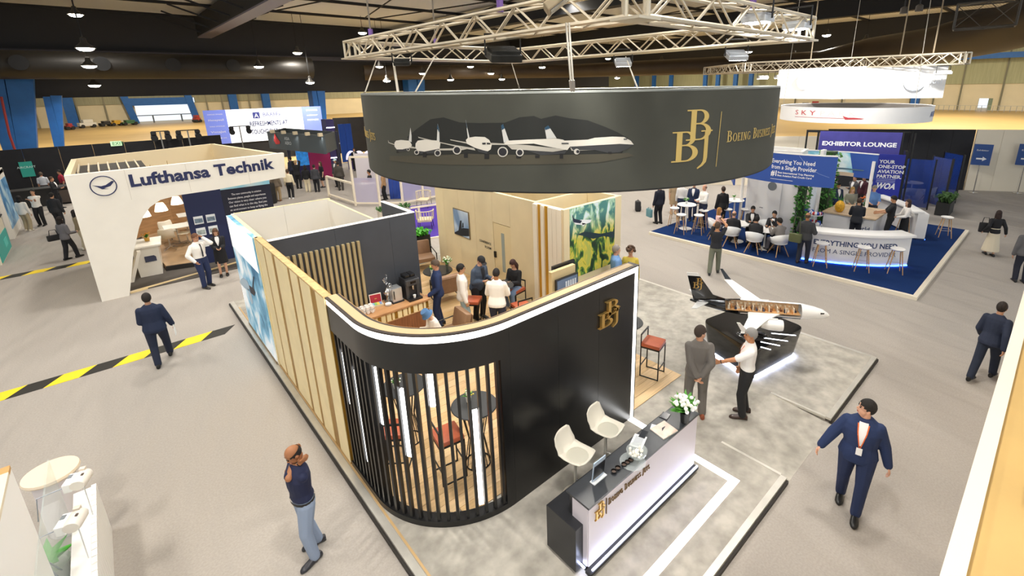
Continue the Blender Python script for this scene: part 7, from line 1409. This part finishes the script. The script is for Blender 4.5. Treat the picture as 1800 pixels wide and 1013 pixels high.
person('man in black suit facing the viewer at the low table', 17.62, 7.7, 205, 1.74, ZS, ('suit', '#17181c'), ('trousers', '#17181c'), '#141414', '#c99475', ('short', '#14100e'), ((.42, .1, .8), (.4, -.1, .8)), ((.45, .1), (.4, -.1)), pelvis=(-.03, 0, .53), vox=MD, head=(0, 20))
person('man in black seated with his back to the viewer at the near table', 16.3, 6.97, 12, 1.74, ZS, ('suit', '#222226'), ('trousers', '#1c1c22'), '#151515', '#c39170', ('short', '#120f0d'), ((.42, .1, .82), (.4, -.1, .82)), ((.5, .1), (.46, -.1)), pelvis=(-.03, 0, .53), vox=MD, bulk=1.08, lean=12)
person('dark-haired man facing the viewer at the near table', 17.5, 6.85, 185, 1.72, ZS, ('suit', '#191a1f'), ('trousers', '#191a1f'), '#141414', '#d0a080', ('short', '#120f0d'), ((.36, .08, 1.0), (.4, -.1, .8)), ((.4, .1), (.36, -.1)), pelvis=(-.03, 0, .53), vox=MD, head=(0, 10))
person('man in grey jacket seated at the near table', 16.62, 6.22, 60, 1.74, ZS, ('suit', '#807b78'), ('trousers', '#77747a'), '#1a1a1a', '#c08f6e', ('short', '#171310'), ((.42, .1, .84), (.42, -.1, .84)), ((.5, .1), (.46, -.1)), pelvis=(-.03, 0, .53), vox=MD, lean=12, head=(20, 5))
person('man in charcoal coat with a shoulder bag at the lettered counter', 16.32, 5.32, 8, 1.74, ZS, ('suit', '#37383b'), ('trousers', '#1f2433'), '#2a1c15', '#a8744f', ('bald', '#4a3a2e'), ((.3, .2, 1.1), (.22, -.26, 1.06)), ((-.05, .12), (.08, -.12)), vox=.016, bulk=1.15, head=(0, 10))
person('person in dark suit seen from behind at the demonstration counter', 19.62, 4.75, 15, 1.76, ZS, ('suit', '#24262c'), ('trousers', '#1f2026'), '#141414', '#c99877', ('short', '#3b2a20'), ((.36, .18, 1.06), (.36, -.14, 1.06)), vox=MD, head=(0, 20))
person('grey-haired man in blue shirt behind the demonstration counter', 22.3, 4.95, 200, 1.80, ZS, ('shortsleeve', '#5f88c4'), ('trousers', '#2a2f3d'), '#1a1a1a', '#d9a88c', ('short', '#8d8880'), ((.32, .16, 1.06), (.3, -.1, 1.06)), vox=MD, bulk=1.12, head=(0, 22))
person('man in black polo reaching over the demonstration counter', 20.75, 3.95, 108, 1.78, ZS, ('shortsleeve', '#1a1b1e'), ('trousers', '#17181c'), '#131313', '#c08d69', ('short', '#15110f'), ((.42, .12, 1.08), (.4, -.12, 1.08)), vox=MD, head=(0, 15))
person('long-haired woman in white blouse and black pinafore', 21.0, 3.55, 125, 1.66, ZS, ('blouse', '#efeae4'), ('skirt', '#17181c'), '#201816', '#d6ac92', ('long', '#33201a'), ((.34, .12, 1.06), (.34, -.12, 1.06)), vox=MD, bulk=.9)
person('blonde person behind the demonstration counter', 22.25, 5.7, 205, 1.64, ZS, ('blouse', '#8a8a7c'), ('trousers', '#33343a'), '#222222', '#e0b498', ('long', '#c9a25e'), ((.3, .12, 1.06), (.3, -.12, 1.06)), vox=MD, head=(0, 20))
person('man in navy jacket behind the demonstration counter, left', 22.3, 6.25, 230, 1.76, ZS, ('suit', '#1d2a4c'), ('trousers', '#1d2440'), '#141414', '#c08d69', ('short', '#15110f'), vox=MD, head=(0, 25))
person('man in black suit under the rear banner, holding a phone', 25.3, 7.3, 235, 1.78, 0, ('suit', '#1a1a1f'), ('trousers', '#17171c'), '#131313', '#b98a6c', ('short', '#1a1512'), (None, (.2, -.1, 1.3)), vox=.022)
person('man in grey suit waiting in the exhibitor lounge', 24.9, 6.35, 160, 1.78, 0, ('suit', '#4c4a4d'), ('trousers', '#3a3a40'), '#151515', '#c99475', ('short', '#2a201a'), ((.2, -.08, 1.15), (.2, .08, 1.15)), vox=.022)
person('person in maroon jacket in the exhibitor lounge', 25.6, 6.15, 150, 1.72, 0, ('suit', '#4a1f2a'), ('trousers', '#2a2024'), '#151515', '#c99475', ('short', '#2a201a'), vox=.022)
person('seated man in dark suit behind the blue lounge screens', 29.9, 5.3, 120, 1.74, 0, ('suit', '#1a1f33'), ('trousers', '#1a1c28'), '#151515', '#c99475', pelvis=(0, 0, .53), feet=((.45, .1), (.42, -.1)), vox=.024)
person('woman in black blouse and cream skirt walking off at the right', 21.8, 1.15, 25, 1.62, 0, ('blouse', '#18181c'), ('longskirt', '#d9cdb4'), '#1a1a1a', '#d0a285', ('long', '#2a1a15'), ((-.05, .34, .95), (.0, -.34, .88)), ((.1, .08), (-.1, -.08)), vox=.018, bulk=.95)
person('man in grey jacket cut by the right border of the picture', 19.35, .22, 20, 1.78, 0, ('suit', '#5b5a5c'), ('trousers', '#1f2230'), '#161616', '#b98a6c', ('short', '#2a201a'), lean=10, vox=.018, bulk=1.1)
# ------------------------------------------------------------------ people farther back, left
person('woman in grey jacket and black trousers beside the hazard strip', -1.72, 24.7, 40, 1.66, 0, ('suit', '#6c6b70'), ('trousers', '#1b1b20'), '#191919', '#d6ac92', ('long', '#1d1512'), (None, (.25, -.2, 1.05)), ((-.12, .08), (.2, -.08)), vox=.02, bulk=.95)
person('woman in patterned top and beige trousers beside the arch leg', -1.35, 25.9, 20, 1.64, 0, ('blouse', '#8d7f63'), ('trousers', '#cfc0a2'), '#e0d9cc', '#d6ac92', ('long', '#1d1512'), ((.3, .1, 1.3), (.3, -.1, 1.3)), vox=.02, bulk=.95)
person('man in dark jacket seen from behind near the arch leg', -2.15, 30.6, 60, 1.76, 0, ('suit', '#242529'), ('trousers', '#202126'), '#141414', '#c39170', ('short', '#1a1410'), vox=.022)
person('man in black suit standing sideways before the black wall', -2.4, 36.8, -20, 1.76, 0, ('suit', '#1c1d22'), ('trousers', '#1a1b20'), '#131313', '#c99475', ('short', '#4a3626'), ((.28, .1, 1.1), (.28, -.1, 1.1)), vox=.024)
person('woman in white top and khaki trousers at the left booth', -3.25, 31.6, 60, 1.64, 0, ('blouse', '#e9e4da'), ('trousers', '#a89a7c'), '#d9d2c4', '#d6ac92', ('long', '#15110f'), vox=.022, bulk=.92)
person('man in white t-shirt and black trousers with folded arms', -2.85, 32.4, 250, 1.76, 0, ('tee', '#eeeae2'), ('trousers', '#1c1c20'), '#161616', '#c39170', ('short', '#15110f'), ((.22, -.1, 1.3), (.22, .1, 1.28)), vox=.022)
person('man in navy vest behind the low black counter', -2.95, 39.8, 80, 1.74, 0, ('shortsleeve', '#c9ccd2'), ('trousers', '#23252e'), '#161616', '#c99475', ('short', '#5a4a3a'), vox=.026)
person('person in red shirt behind the low black counter', -2.2, 40.0, 200, 1.74, 0, ('shortsleeve', '#a3283a'), ('trousers', '#23252e'), '#161616', '#b98a6c', ('short', '#1a1410'), vox=.026)
FB = .024
person('man in brown jacket beside the tall black case', 6.6, 29.6, 60, 1.74, 0, ('suit', '#6f6252'), ('trousers', '#a08a68'), '#7a4a2a', '#b98a6c', ('short', '#2a201a'), vox=FB)
person('man in cream shirt and black trousers seen from behind', 7.3, 29.7, 60, 1.72, 0, ('shirt', '#e9dcbc'), ('trousers', '#1b1b20'), '#e8e8e8', '#b98a6c', ('short', '#4a3626'), vox=FB)
person('man in black lifting a camera among the visitors', 8.55, 32.6, 60, 1.80, 0, ('suit', '#17171b'), ('trousers', '#17171b'), '#131313', '#c99475', ('short', '#b9996a'), ((.25, .08, 1.65), (.25, -.1, 1.65)), vox=FB)
person('woman in black top and cream trousers among the visitors', 8.6, 31.0, 60, 1.66, 0, ('blouse', '#1a1a1e'), ('trousers', '#e3d6b8'), '#cfc4ae', '#d6ac92', ('long', '#1d1512'), vox=FB)
person('woman in grey blazer seen from behind among the visitors', 9.0, 30.6, 60, 1.68, 0, ('suit', '#3f4046'), ('trousers', '#1d1d24'), '#161616', '#d6ac92', ('short', '#241a16'), vox=FB)
person('woman in black dress facing the visitors', 9.75, 31.8, 190, 1.66, 0, ('dress', '#17181d'), ('skirt', '#17181d'), '#161616', '#d6ac92', ('long', '#4a3020'), vox=FB, bulk=.92)
person('man in taupe suit beside the white frame', 10.2, 30.0, 60, 1.80, 0, ('suit', '#4a453f'), ('trousers', '#45413c'), '#161616', '#b98a6c', ('short', '#2a201a'), vox=FB)
person('person in a pale cap behind the taupe suit', 10.5, 31.3, 210, 1.80, 0, ('suit', '#4b4d52'), ('trousers', '#2a2a30'), '#161616', '#c99475', ('cap', '#3a2c22'), vox=FB, ex=(('hat', '#bfe0dc'),))
person('man in dark suit leaning at the stand under the overhead sign', 8.9, 35.0, 120, 1.76, 0, ('suit', '#23263a'), ('trousers', '#20222c'), '#161616', '#c99475', vox=FB)
person('man in black standing alone on the open floor', 13.8, 36.7, 230, 1.74, 0, ('suit', '#1a1a1e'), ('trousers', '#17171b'), '#131313', '#c99475', ('short', '#4a3626'), vox=FB)
person('man in black t-shirt at the white counter', 10.4, 25.9, 150, 1.72, 0, ('tee', '#17171b'), ('trousers', '#17171b'), '#2a2a2a', '#c08d69', ('short', '#120f0d'), ((.35, .12, 1.1), (.3, -.1, 1.1)), vox=.022)
person('person in brown top behind the man at the white counter', 10.95, 25.4, 140, 1.68, 0, ('blouse', '#b08a62'), ('trousers', '#1c1c20'), '#2a2a2a', '#c08d69', ('short', '#120f0d'), vox=.022)
person('man in royal blue behind the white frame', 12.3, 26.3, 200, 1.76, 0, ('suit', '#26468f'), ('trousers', '#1d3470'), '#2a2a2a', '#c08d69', ('short', '#1a2a5a'), vox=.022)
person('distant visitor walking past behind the ring banner', 24.0, 16.4, 60, 1.70, 0, ('suit', '#1d1d22'), ('trousers', '#1d1d22'), '#131313', '#b98a6c', vox=.026)
# ------------------------------------------------------------------ bags and cases
def bag(name, label, cat, loc, size, colr, rz=0, strap=0.0):
    r = thing(name, label, cat, loc, rz); MB().box(-size[0]/2,-size[1]/2,0,size[0]/2,size[1]/2,size[2]).build('body', C(colr, .6), r, True, min(size)*.25)
    MB().box(-size[0]*.35,-size[1]/2-.015,size[2]*.12,size[0]*.35,-size[1]/2,size[2]*.5).build('pocket', C(colr, .7), r)
    MB().tube([(-size[0]*.3,0,size[2]*.96),(-size[0]*.22,0,size[2]+.06+strap),(size[0]*.22,0,size[2]+.06+strap),(size[0]*.3,0,size[2]*.96)], .012, 6).build('handle', C(colr, .5), r); return r
bag('equipment_case', 'tall black wheeled case beside the man in brown', 'suitcase', (6.15, 29.2, 0), (.5, .4, 1.15), '#1b1a19', .6)
bag('backpack', 'black backpack left on the grey floor', 'backpack', (*pz(1121, 371, 0)[:2], 0), (.34, .26, .5), '#2a2a2c', .8)
bag('tote_bag', 'teal carrier bag held by the person in dark suit', 'bag', (16.95, 11.95, .33), (.36, .12, .36), '#5f8f98', 1.2)
bag('shoulder_bag', 'olive shoulder bag of the man in charcoal', 'bag', (16.12, 5.55, .82), (.38, .16, .3), '#565b3a', 1.6, .5)
bag('handbag', 'black handbag carried by the woman in grey', 'bag', (-2.0, 24.75, .78), (.38, .14, .22), '#1b1b1f', .3, .12)
bag('handbag', 'black shoulder bag of the woman in the cream skirt', 'bag', (21.72, 1.42, .8), (.3, .14, .34), '#17171a', 1.9, .12)
bpy.data.scenes.remove(WS)
